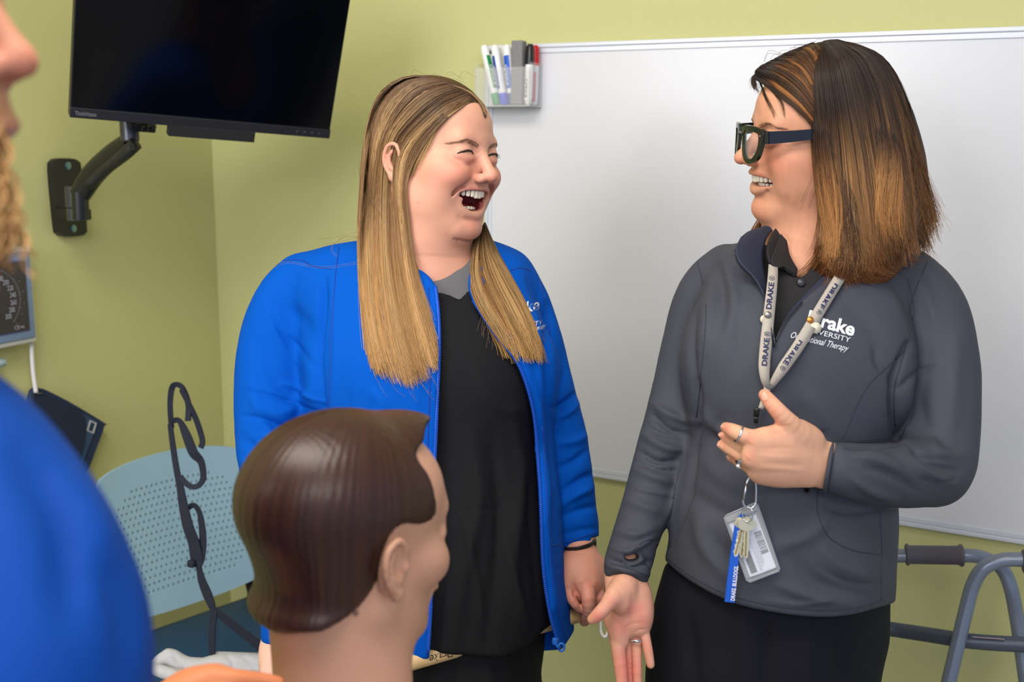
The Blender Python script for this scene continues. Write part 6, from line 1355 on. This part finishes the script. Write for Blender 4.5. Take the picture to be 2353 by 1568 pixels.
V, Q, C = st.merged(); obj('strands', tow(V), Q, M_HAIR, hairR, colors=C)
for sx in (-1, 1): st = Strands(); brow(HR, bvHR, st, sx, [(1.25, 2.7), (2.4, 3.1), (3.6, 3.3), (5.0, 2.6)], 90, (112, 80, 60), seed=8+sx, hgt=.6, r=.00014); V, Q, C = st.merged(); obj('eyebrow', tow(V), Q, M_HAIR, pR, colors=C)
for sx in (-1, 1): b = MB(); lashes(HR, bvHR, b, sx, [(1.75, 1.42), (2.4, 1.74), (3.2, 1.84), (4.0, 1.66), (4.7, 1.3)], .0013); b.obj('eyelashes', M_LASH, pR)

# ---- glasses
gl = thing('glasses', 'chunky black-rimmed glasses worn by the woman in the grey pullover', 'glasses', W(1760, 330, 1.30))
H = HR; M_GL = mat('black_acetate', srgb(14, 17, 30), .12, spec=.8); M_GG = mat('green_black_acetate', srgb(30, 40, 30), .12, spec=.8); M_LENS = mat('clear_lens', (.95, .95, .97, 1), .03, alpha=.12, spec=.9)
fy = 10.7
def rim(sx):
    o = [(.75, 2.7), (2.6, 3.05), (5.0, 2.9), (5.9, 2.3), (5.65, .4), (4.9, -1.2), (3.2, -1.9), (1.7, -1.4), (.95, .2)]
    i_ = [(1.35, 2.15), (2.8, 2.35), (4.7, 2.2), (5.1, 1.7), (4.95, .3), (4.3, -.8), (3.2, -1.3), (2.1, -.95), (1.5, .3)]
    O = spline(o, 5, closed=True); I_ = spline(i_, 5, closed=True); n = len(O)
    cur = lambda x: fy-.035*x*x
    f3 = lambda P, dy: np.array([H.p((sx*x, cur(x)+dy, z)) for x, z in P])
    V = np.vstack([f3(O, .28), f3(I_, .28), f3(I_, -.18), f3(O, -.18)]); f = []
    for k in range(4):
        for j in range(n): a, b_ = k*n+j, k*n+(j+1) % n; c_, d_ = ((k+1) % 4)*n+(j+1) % n, ((k+1) % 4)*n+j; f.append((a, b_, c_, d_) if sx > 0 else (d_, c_, b_, a))
    lens = f3(I_, .05)
    return V, f, lens, n
fb = MB()
for sx in (-1, 1):
    V, f, lens, n = rim(sx); fb.add(tow(V), f)
    c_ = lens.mean(0); MB().add(tow(np.vstack([lens, c_])), [(j, (j+1) % n, n) for j in range(n)]).obj('lens', M_LENS, gl)
fb.tube(tow(np.array([H.p((x, fy+.05, z)) for x, z in ((-1.0, 1.7), (-.5, 1.95), (.5, 1.95), (1.0, 1.7))])), .0026, 10, flat=1.4)
fb.obj('frame', M_GG, gl, auto=40)
for sx in (-1, 1):
    pts = [H.p((sx*5.75, 9.5, 1.75)), H.p((sx*6.6, 9.0, 1.8)), H.p((sx*7.0, 6.5, 1.95)), H.p((sx*7.1, 4.0, 2.15)), H.p((sx*6.9, 1.0, 2.3)), H.p((sx*6.6, -2.0, 2.0))]
    C = spline(tow(np.array(pts)), 5); V_, F_ = ribbon(C, H.A[2] @ R.T, np.linspace(.017, .011, len(C)), .0042); MB().add(V_, F_).obj('temple', M_GL, gl, auto=40)
for sx in (-1, 1):
    q = tow(H.p((sx*5.35, 9.78, 1.9))); MB().lathe(q, q+(H.A[1] @ R.T)*.0022, [(0, .0009), (1, .0009)], 8).obj('rivet', mat('silver_pin', srgb(200, 200, 205), .2, metal=1.0), gl)

# ================================================================== worn and hanging things on the woman in grey
def strapmesh(pts, wpx, th=.0012, off=.004, bv=None, n=6):
    P = spline(np.array(pts, float), n); bv = bv or bvF
    C = np.array([drape(bv, p[0], p[1], off) for p in P]) if P.shape[1] == 2 else np.array([U(*p) for p in P])
    if P.shape[1] == 2:
        tq = np.linspace(-1, 1, len(C)); fz_ = np.polyval(np.polyfit(tq, C[:, 2], 3), tq); fz_ = fz_+min(0, (C[:, 2]-fz_).min())*.5; C = C*(fz_/C[:, 2])[:, None]
    T = np.gradient(P[:, :2], axis=0); T /= np.linalg.norm(T, axis=1)[:, None]; Wd = np.stack([-T[:, 1], T[:, 0], 0*T[:, 0]], 1)
    w_ = np.asarray(wpx if not np.isscalar(wpx) else [wpx]*2, float); w_ = np.interp(np.linspace(0, 1, len(P)), np.linspace(0, 1, len(w_)), w_)*C[:, 2]/F
    V, f = ribbon(tow(C), Wd @ R.T, w_, th); return V, f, C
ly = thing('lanyard', 'beige lanyard with navy lettering hanging round the neck of the woman in grey', 'lanyard', W(1760, 900, 1.24))
M_LY = mat('beige_webbing', srgb(172, 164, 156), .7, bump=(1500, .3, .0006)); M_NVP = mat('navy_print', srgb(28, 34, 78), .6)
V_, f, Cl = strapmesh([(1777, 600), (1775, 646), (1768, 713), (1760, 790), (1756, 841), (1758, 872), (1763, 892)], [20, 23, 25, 27, 26, 20, 12], off=.007); MB().add(V_, f).obj('neck_strap', M_LY, ly)
V_, f, Cr = strapmesh([(1948, 612), (1925, 646), (1884, 713), (1838, 790), (1800, 845), (1770, 890)], [25, 25, 26, 27, 26, 14], off=.008); MB().add(V_, f).obj('neck_strap', M_LY, ly)
bl, br_ = drape(bvF, 1764, 888, .009), None
MB().box(tow(U(1765, 890, bl[2]-.001)), (.012, .003, .004), bev=.001).obj('stitched_join', mat('lanyard_thread', srgb(90, 90, 98), .7), ly)
V_, f, _c2 = strapmesh([(1764, 890, bl[2]), (1757, 915, bl[2]-.002), (1748, 940, bl[2]-.003)], [16, 14, 12]); MB().add(V_, f).obj('lower_strap', M_LY, ly)
MB().box(tow(U(1738, 948, bl[2]-.004)), (.007, .004, .011), bev=.0015).box(tow(U(1737, 966, bl[2]-.004)), (.0055, .004, .008), bev=.0015).tube([W(1736, 970, bl[2]-.005), W(1733, 1000, bl[2]-.005), W(1728, 1098, bl[2]-.01)], .001, 8).obj('buckle', mat('black_buckle', srgb(22, 24, 26), .3), ly)
bvL = None
def strip_bv(C, w_):
    V = np.vstack([C-[w_, 0, 0], C+[w_, 0, 0]]); n = len(C); return BVHTree.FromPolygons([tuple(v) for v in V], [(i, i+1, n+i+1, n+i) for i in range(n-1)])
b = MB(); bl1 = strip_bv(Cl, .02); br1 = strip_bv(Cr, .03)
for txt_o, ux_, uy_, L_, bv_ in (((1772, 711), un(8, -72), un(-72, -8), 62, bl1), ((1762, 841), un(7, -72), un(-72, -7), 64, bl1), ((1916, 649), un(-42, 68), un(68, 42), 66, br1), ((1834, 779), un(-42, 66), un(66, 42), 66, br1)):
    text_drape(b, bv_, 'DRAKE', np.array(txt_o), ux_, uy_, 12.5, fit=L_, off=.0016, bold=.03)
    text_drape(b, bv_, '®', np.array(txt_o)+np.array(ux_)*(L_+4), ux_, uy_, 13, fit=11, off=.0016)
b.obj('lettering', M_NVP, ly, smooth=False)
for nm, x, y, bv_, col_, lab in (('silver', 1764, 724, bl1, srgb(150, 146, 140), 'small silver pin badge on the left lanyard strap'), ('copper', 1861, 736, br1, srgb(214, 140, 66), 'small copper-coloured pin badge on the right lanyard strap')):
    q = drape(bv_, x, y, .0015); pn = thing('pin_badge', lab, 'pin badge', tow(q), 'pins on the lanyard')
    MB().lathe(tow(q), tow(q-[0, 0, .003]), [(0, .0046), (.5, .0046), (.8, .0038), (1, .002)], 20).obj('front', mat('pin_'+nm, col_, .25, metal=.85), pn)
    q2 = drape(bv_, x+(13 if nm == 'copper' else -8), y+(18 if nm == 'copper' else 10), -.002); r_ = .0070 if nm == 'copper' else .0052
    MB().lathe(tow(q2), tow(q2-[0, 0, .0012]), [(0, r_), (1, r_)], 24).obj('backing', mat('pin_backing', srgb(214, 208, 188), .4), pn)
# keys and badge hanging below the hand
d0 = min(drape(bvF, x, y)[2] for x in (1670, 1700, 1730, 1760, 1785) for y in (1120, 1180, 1240, 1300, 1330))-.006
M_CH = mat('polished_steel', srgb(205, 205, 215), .12, metal=1.0)
def Pk(x, y, k=0.0): return W(x, y, d0-k)
cb_ = MB().tube(spline([Pk(1722, 1099, .012), Pk(1716, 1110, .012), Pk(1711, 1135, .012), Pk(1707, 1152, .012), Pk(1712, 1164, .012), Pk(1724, 1169, .012), Pk(1735, 1160, .012), Pk(1737, 1140, .012), Pk(1737, 1115, .012), Pk(1733, 1100, .012), Pk(1727, 1096, .012)], 5, closed=True), .0013, 10, closed=True)
ca_ = thing('carabiner', 'small steel carabiner clip hanging below the raised hand', 'carabiner', Pk(1722, 1168, .012)); cb_.obj('hook', M_CH, ca_)
MB().tube([Pk(1716, 1112, .0135), Pk(1708, 1150, .0135)], .0015, 10).obj('gate', mat('satin_steel', srgb(190, 190, 205), .3, metal=1.0), ca_)
MB().tube(np.array([W(1718+12*math.cos(a), 1183+17*math.sin(a), d0-.012-.003*math.cos(a)) for a in np.linspace(0, 2*math.pi, 33)[:-1]]), .0009, 8, closed=True).obj('key_ring', M_CH, label='thin steel split ring joining carabiner and keys', cat='key ring')
bh = thing('badge_holder', 'clear hard plastic badge holder with a white card hanging at the waist', 'badge holder', Pk(1728, 1330))
hp_ = [(1664, 1190), (1670, 1184), (1734, 1156), (1741, 1160), (1791, 1306), (1788, 1313), (1722, 1338), (1715, 1334)]
dv_ = R @ np.array([0, 0, -1.0])
MB().prism([Pk(x, y, -.002) for x, y in hp_], dv_*.0045).obj('case', mat('clear_polycarbonate', (.93, .94, .96, 1), .08, alpha=.22, spec=.8), bh, smooth=False)
b = MB(); P_ = [Pk(x, y, .0026) for x, y in hp_]; b.tube(np.array(P_), .0009, 6, closed=True).tube([Pk(1669, 1203, .0026), Pk(1741, 1174, .0026)], .0007, 6).tube([Pk(1717, 1330, .003), Pk(1788, 1304, .003)], .0006, 6)
b.obj('case_rim', mat('polycarbonate_edge', srgb(150, 156, 172), .15, alpha=.8, spec=.8), bh)
crd = thing('access_card', 'white card with barcode, magnetic stripe and small print inside the badge holder', 'card', Pk(1728, 1325, .001))
MB().prism([Pk(x, y, .0004) for x, y in ((1676, 1205), (1737, 1182), (1783, 1304), (1724, 1328))], dv_*.0006).obj('card', mat('card_white', srgb(214, 216, 232), .35), crd, smooth=False)
cU = np.array(un(46, 122)); cV = np.array(un(122, -46))           # down the card, across it
def cp(o, a, c): q = np.array(o)+cU*a+cV*c; return Pk(q[0], q[1], .0013)
b = MB(); b.add([cp((1708, 1271), 0, 0), cp((1708, 1271), 52, 0), cp((1708, 1271), 52, 15), cp((1708, 1271), 0, 15)], [(0, 1, 2, 3)]); b.obj('magnetic_stripe', mat('stripe_grey', srgb(66, 66, 74), .3), crd, smooth=False)
b = MB(); rs = np.random.RandomState(3); a = 0
while a < 52:
    w_ = rs.choice([.7, 1.3, 2.0]); b.add([cp((1732, 1225), a, 0), cp((1732, 1225), a+w_, 0), cp((1732, 1225), a+w_, 17), cp((1732, 1225), a, 17)], [(0, 1, 2, 3)]); a += w_+rs.choice([.8, 1.3, 1.8])
b.obj('barcode', mat('barcode_ink', srgb(40, 42, 60), .5), crd, smooth=False)
b = MB()
for i in range(5):                        # rows of illegible small print
    a = 0
    while a < 78-i*4:
        w_ = 1+rs.rand()*3; o = (1721+i*3.4*.93, 1240-i*3.4*.35); b.add([cp(o, a, 0), cp(o, a+w_, 0), cp(o, a+w_, 1.3), cp(o, a, 1.3)], [(0, 1, 2, 3)]); a += w_+1.2
b.obj('small_print', mat('print_grey', srgb(120, 124, 150), .5), crd, smooth=False)
M_KY = mat('nickel_brass', srgb(206, 200, 178), .3, metal=.6); M_KG = mat('brass_groove', srgb(170, 138, 70), .3, metal=.7)
for i, (x, y, tilt, kk, lab) in enumerate(((1708, 1204, 14, .004, 'rearmost key of the bunch, tilted furthest left'), (1714, 1204, 8, .006, 'middle key of the bunch on the steel ring'), (1716, 1206, 2, .0085, 'front key of the bunch, its broad head uppermost'))):
    t_ = math.radians(tilt); dn2 = np.array([-math.sin(t_), math.cos(t_)]); sd2 = np.array([math.cos(t_), math.sin(t_)]); o = np.array([x, y], float)
    ky = thing('key', lab, 'key', Pk(x, y+70, .004), 'keys on the ring')
    hd = [(-20, -8), (-13, -13), (-6, -13), (-4, -16), (4, -16), (6, -13), (13, -13), (20, -8), (21, 2), (17, 9), (9, 13), (-9, 13), (-17, 9), (-21, 2)]
    pt = lambda a, c, e=0: (lambda q: Pk(q[0], q[1], kk+e))(o+sd2*a+dn2*c)
    MB().prism([pt(a, c) for a, c in hd], dv_*.0018).obj('head', M_KY, ky, auto=30)
    bl_ = [(-6, 12)]+[(-6-(2.2 if j % 2 else 0), 18+j*7) for j in range(8)]+[(-3, 76), (0, 79), (5, 74), (6, 12)]
    MB().prism([pt(a, c, .0002) for a, c in bl_], dv_*.0014).obj('blade', M_KY, ky, auto=30)
    MB().prism([pt(a, c, .0017) for a, c in ((-2, 16), (1, 16), (1, 73), (-2, 73))], dv_*.0003).obj('groove', M_KG, ky, smooth=False)
ws = thing('key_strap', 'royal blue wrist strap with white lettering hanging from the keys', 'strap', Pk(1676, 1386))
V_, f, Cs = strapmesh([(1708, 1182, d0-.004), (1698, 1200, d0-.0035), (1692, 1240, d0-.0035), (1686, 1290, d0-.0038), (1681, 1340, d0-.004), (1676, 1384, d0-.004)], [8, 14, 17, 20, 22, 22], th=.003); MB().add(V_, f).obj('webbing', mat('royal_blue_webbing', srgb(12, 84, 196), .6, bump=(1500, .4, .0006)), ws, auto=40)
b = MB(); bs = strip_bv(Cs, .02)
text_drape(b, bs, 'DRAKE. BULLDOGS.', np.array((1688, 1381)), un(8, -74), un(-74, -8), 9.5, fit=80, off=.0022, bold=.02)
text_drape(b, bs, 'DRAKE. BULLD', np.array((1695, 1278)), un(9, -74), un(-74, -8), 8.5, fit=58, off=.0022); b.obj('lettering', mat('white_print', srgb(235, 235, 240), .5), ws, smooth=False)
# rings
def ringm(name, x, y, d, ax2, rpx, th, lab, m_, wide=1.0, stone=False):
    a2 = np.array(un(*ax2)); n2 = np.array([-a2[1], a2[0]]); s_ = d/F; c = U(x, y, d); P = []
    for q in np.linspace(0, 2*math.pi, 33)[:-1]: P.append(c+np.array([n2[0], n2[1], 0])*math.cos(q)*rpx*s_+np.array([0, 0, 1.0])*math.sin(q)*rpx*s_)
    P = tow(np.array(P)); T = thing('ring', lab, 'ring', P.mean(0)); up = (R @ np.array([a2[0], a2[1], 0]))
    V, f = sweep(P, th, 8, closed=True, flat=wide, up=up); MB().add(V, f).obj('band', m_, T)
    if stone:
        for k in range(5):
            q = -.5*math.pi+(k-2)*.33; pc = c+np.array([n2[0], n2[1], 0])*math.cos(q)*rpx*1.03*s_+np.array([0, 0, 1.0])*math.sin(q)*rpx*1.03*s_; pc = tow(pc); b_ = MB(); b_.box(pc, (.0034, .0026, .0026), bev=.0006); b_.obj('diamond', mat('diamond', srgb(225, 228, 235), .02, metal=.75), T, smooth=False)
        q0 = tow(U(x-5, y+rpx*.92, d-.001)); MB().lathe(q0, q0+(R @ np.array([-.0012, .0052, 0])), [(0, .0018), (.6, .0034), (1, .0026)], 8).obj('centre_stone', mat('diamond', srgb(225, 228, 235), .02, metal=.75), T, smooth=False)
ringm('ring', 1697, 997, 1.157, (-1, -.45), 20.0, .0011, 'thin silver band on the index finger of the raised hand', M_CH, 1.4)
ringm('ring', 1704, 1048, 1.175, (-1, -.55), 19.6, .0009, 'diamond ring on the raised hand, near the little finger', M_CH, 3.2, True)
ringm('ring', 1462, 1470, 1.278, (0, 1), 16.4, .0009, 'plain silver band on the lowered open hand', M_CH, 2.0)

# ================================================================== mannequin in the foreground
mn = thing('mannequin', 'brown-haired training mannequin seen from behind in the blurred foreground', 'mannequin', (*W(790, 1700, .88)[:2], 0.0))
HM = Frame(U(802, 1254, .885), 136, 4, 0, .99); H = HM
S = Sculpt(*BB(440, 880, 1140, 1680, .70, 1.06), .0024)
sculpt_head(S, H, dict(mouth_z=-5, cheek=-.3, fat=-.3, nose_y=-.2)); ear(S, H, -1, (-6.9, -.6, .2), .98, .15); ear(S, H, 1, (6.9, -.6, .2), .98, .15)
H.line(S, [(-2.2, 8.7, -5.2), (0, 9.1, -5.1), (2.2, 8.7, -5.2)], .4, .4)
S.cap(H.p((0, -1.8, -3)), U(786, 1660, .89), .056, .057, .02); S.cap(H.p((0, 1.5, -6)), U(815, 1560, .89), .040, .045, .03)
V, Q = S.mesh(); V = relax(V, Q, 2)
S = Sculpt(*BB(250, 1600, 1320, 2500, .72, 1.12), .007); S.cap(U(786, 1600, .89), U(786, 1850, .90), .056, .06); S.cap(U(440, 1900, .93), U(1120, 1890, .86), .055, .055, .05); S.cap(U(700, 1740, .91), U(520, 1850, .92), .035, .04, .03); S.cap(U(870, 1740, .89), U(1050, 1850, .87), .035, .04, .03); S.ell(U(786, 2080, .92), (.175, .19, .10), None, .06)
V2, Q2 = S.mesh(); V2 = relax(V2, Q2, 2); Vm, Qm = weld([(V, Q), (V2, Q2)])
cm = np.tile(lin(202, 152, 128), (len(Vm), 1)); P_ = prj(Vm); cm = blend(cm, lin(90, 55, 48), np.clip(1.6-np.hypot(P_[:, 0]-817, P_[:, 1]-1410)/6, 0, 1)*(Vm[:, 2] < .9))
obj('body', tow(Vm), Qm, mat('mannequin_vinyl', rough=.5, spec=.35, attr='col', sss=.08), mn, colors=cm)
S = Sculpt(*BB(430, 880, 1140, 1500, .70, 1.06), .0022)
H.ell(S, (0, -1.3, 5.0), (7.5, 9.6, 7.6)); H.ell(S, (0, 3.0, 5.2), (6.3, 5.7, 5.2), 1.5); H.ell(S, (0, -3.2, .3), (6.5, 5.5, 6.6), 1.5)
H.ell(S, (-.5, 5.4, 8.9), (4.8, 4.2, 2.9), 1.5)
H.ell(S, (0, -3.9, -4.4), (6.1, 5.2, 2.2), 1.6)
cut(S, spline([(1100, 900), (1010, 945), (978, 982), (974, 1010), (960, 1030), (957, 1046), (966, 1066), (984, 1092), (1000, 1140), (1001, 1190), (965, 1207), (930, 1204), (902, 1222), (884, 1262), (874, 1320), (852, 1366), (812, 1408), (770, 1436), (738, 1452)], 3).tolist()+[(560, 1462), (560, 1560), (1150, 1560), (1150, 1000)], .5, 1.3, .003)
V, Q = S.mesh(); V = relax(V, Q, 3); L = H.inv(V); an = np.arctan2(L[:, 0], L[:, 1]-1)
V = V+vnormals(V, Q)*(0.0002*np.sin(an*96+3*np.sin(an*9))+.00015*np.sin(an*171+L[:, 2]*.2))[:, None]*np.clip(1.2-np.abs(L[:, 2]-13)*0, 0, 1)[:, None]
tcol = (0.5+0.5*np.sin(an*48+2*np.sin(an*13)))*.25
obj('molded_hair', tow(V), Q, mat('molded_hair_brown', rough=.36, spec=.45, attr='col'), mn, colors=lin(52, 29, 25)*(1-tcol[:, None])+lin(80, 50, 38)*tcol[:, None])
q = W(786, 2200, .92); MB().lathe((q[0], q[1], 0), (q[0], q[1], .04), [(0, .2), (1, .18)], 32).lathe((q[0], q[1], .04), (q[0], q[1], q[2]), [(0, .025), (1, .025)], 16).obj('stand', mat('black_stand', (.03, .03, .03, 1), .5), mn, auto=40)

# ================================================================== person at the left edge, in front
pF = thing('person', 'blurred person with curly light hair and blue jacket at the left picture edge', 'person', (*W(-500, 2400, .56)[:2], 0.0))
HF = Frame(U(-440, 52, .50), 92, 0, 0, 1.0)
S = Sculpt(HF.p((0, 0, 0))-.17, HF.p((0, 0, 0))+.17, .003); sculpt_head(S, HF, dict(mouth_z=-4.8)); HF.line(S, [(-2.4, 8.6, -4.9), (0, 9.2, -4.8), (2.4, 8.6, -4.9)], .45, .4); S.cap(HF.p((0, -1, -4)), HF.p((0, -2, -16)), .055, .06, .02)
V, Q = S.mesh(); V = relax(V, Q, 2); L = HF.inv(V); c = face_colors(L, lin(204, 142, 116), None, lin(198, 110, 96), -4.8, 3); hl = (L[:, 1] < 2+(L[:, 2]-1)*.6) & (L[:, 2] > -2); c = blend(c, lin(120, 84, 54), hl.astype(float))
fh = [dict(p=[(330, 1680, .77, 62), (380, 1640, .785, 58), (430, 1600, .80, 54)]), dict(p=[(430, 1592, .80, 42), (470, 1572, .80, 40), (510, 1572, .805, 38)], k=.01),
      dict(p=[(495, 1556, .80, 28), (540, 1560, .80, 22), (590, 1563, .81, 19), (640, 1570, .82, 16)], k=.004), dict(p=[(490, 1600, .79, 26), (550, 1610, .79, 21), (610, 1622, .80, 18), (650, 1634, .81, 15)], k=.003),
      dict(p=[(480, 1630, .785, 25), (530, 1650, .785, 20), (590, 1668, .79, 17), (620, 1680, .80, 14)], k=.003), dict(p=[(450, 1655, .785, 24), (490, 1682, .785, 19), (540, 1700, .79, 16)], k=.003),
      dict(p=[(455, 1570, .81, 26), (500, 1560, .83, 22), (540, 1562, .85, 18)], k=.006)]
V2, Q2 = hand_mesh(fh, .0025); c2 = np.tile(lin(222, 138, 96), (len(V2), 1)); Vc, Qc = core((-900, 700, 520, 2300, .45, .85), [(900, -520, -300, .56, .04), (1100, -700, -250, .57, .06), (2000, -650, -250, .60, .07)], [[(-420, 1050, .55, 110), (-60, 1320, .52, 110), (30, 1700, .53, 110), (110, 1990, .57, 110), (230, 1830, .68, 80), (330, 1700, .76, 50), (360, 1665, .775, 45)]], [(-460, 700, .52, 160), (-470, 1000, .55, 160)], .012)
Vf, Qf = weld([(V, Q), (Vc, Qc), (V2, Q2)])
obj('body', tow(Vf), Qf, mat('skin_front', **SKIN), pF, colors=np.vstack([c, np.tile(lin(204, 142, 116), (len(Vc), 1)), c2]))
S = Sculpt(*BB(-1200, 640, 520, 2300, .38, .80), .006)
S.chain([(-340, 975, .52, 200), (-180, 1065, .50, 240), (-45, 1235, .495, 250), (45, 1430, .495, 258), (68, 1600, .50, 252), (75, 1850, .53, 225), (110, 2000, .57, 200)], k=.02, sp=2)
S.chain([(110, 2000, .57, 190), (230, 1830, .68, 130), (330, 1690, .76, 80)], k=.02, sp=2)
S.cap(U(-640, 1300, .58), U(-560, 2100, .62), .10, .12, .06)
V, Q = S.mesh(); V = relax(V, Q, 2); V = folds(V, Q, [([(120, 1080), (200, 1200), (230, 1330)], 50, 6), ([(60, 1050), (150, 1200), (170, 1400)], 45, -8), ([(200, 1250), (280, 1400), (290, 1560)], 30, -4)]); obj('jacket', tow(V), Q, mat('shaded_blue_fabric', srgb(0, 66, 158), .65, bump=(1500, .25, .0008), spec=.25), pF)  # foreground shade is put into the base colour: a darkened jacket blue
q = W(-420, 2250, .60); S = Sculpt(np.array(toc(q))-[.35, .3, .35], np.array(toc(q))+[.35, 1.3, .5], .012); q2 = q.copy(); q2[2] = .06
for s_ in (-.1, .1): S.cap(toc(q+[s_, 0, .25]), toc(q2+[s_, 0, 0]), .12, .07, .03)
V, Q = S.mesh(); obj('trousers', tow(relax(V, Q, 2)), Q, M_BK, pF)
st = Strands(); rs = np.random.RandomState(31)
for i in range(420):
    x0 = -240+rs.rand()*215+(rs.rand() < .25)*30; x1 = x0+rs.normal()*30+20; n_ = 30; t = np.linspace(0, 1, n_); y = 80+rs.rand()*150+t*(380+rs.rand()*110); y = 200*(rs.rand()*.6)+rs.rand()*40+t*(560) if x0 < -70 else 225+rs.rand()*60+t*(300+rs.rand()*60)
    a_ = 12+rs.rand()*10; fq = 14+rs.rand()*10; p_ = rs.rand()*6.28; x = x0+(x1-x0)*t+a_*np.sin(fq*t+p_)*np.clip(t*4, .3, 1); z = .475+rs.rand()*.05+.0045*np.cos(fq*t+p_)
    C = np.stack([(x-CX)/F*z, (y-CY)/F*z, z], -1); st.add(C[None], .0008, np.tile(lin(188, 142, 92)*(.6+.7*rs.rand()), (1, n_, 1)))
S = Sculpt(*BB(-900, -320, 60, 760, .42, .66), .006); H = HF; H.ell(S, (0, -2.2, 5.0), (8.2, 9.6, 8.4)); H.ell(S, (0, -5, -3), (8.5, 6, 11), 3); V, Q = S.mesh(); V = relax(V, Q, 2)
hF = obj('hair', tow(V), Q, MATS['hair_under'], pF, colors=np.tile(lin(130, 92, 58), (len(V), 1))); V, Q, C = st.merged(); obj('curls', tow(V), Q, M_HAIR, hF, colors=C)
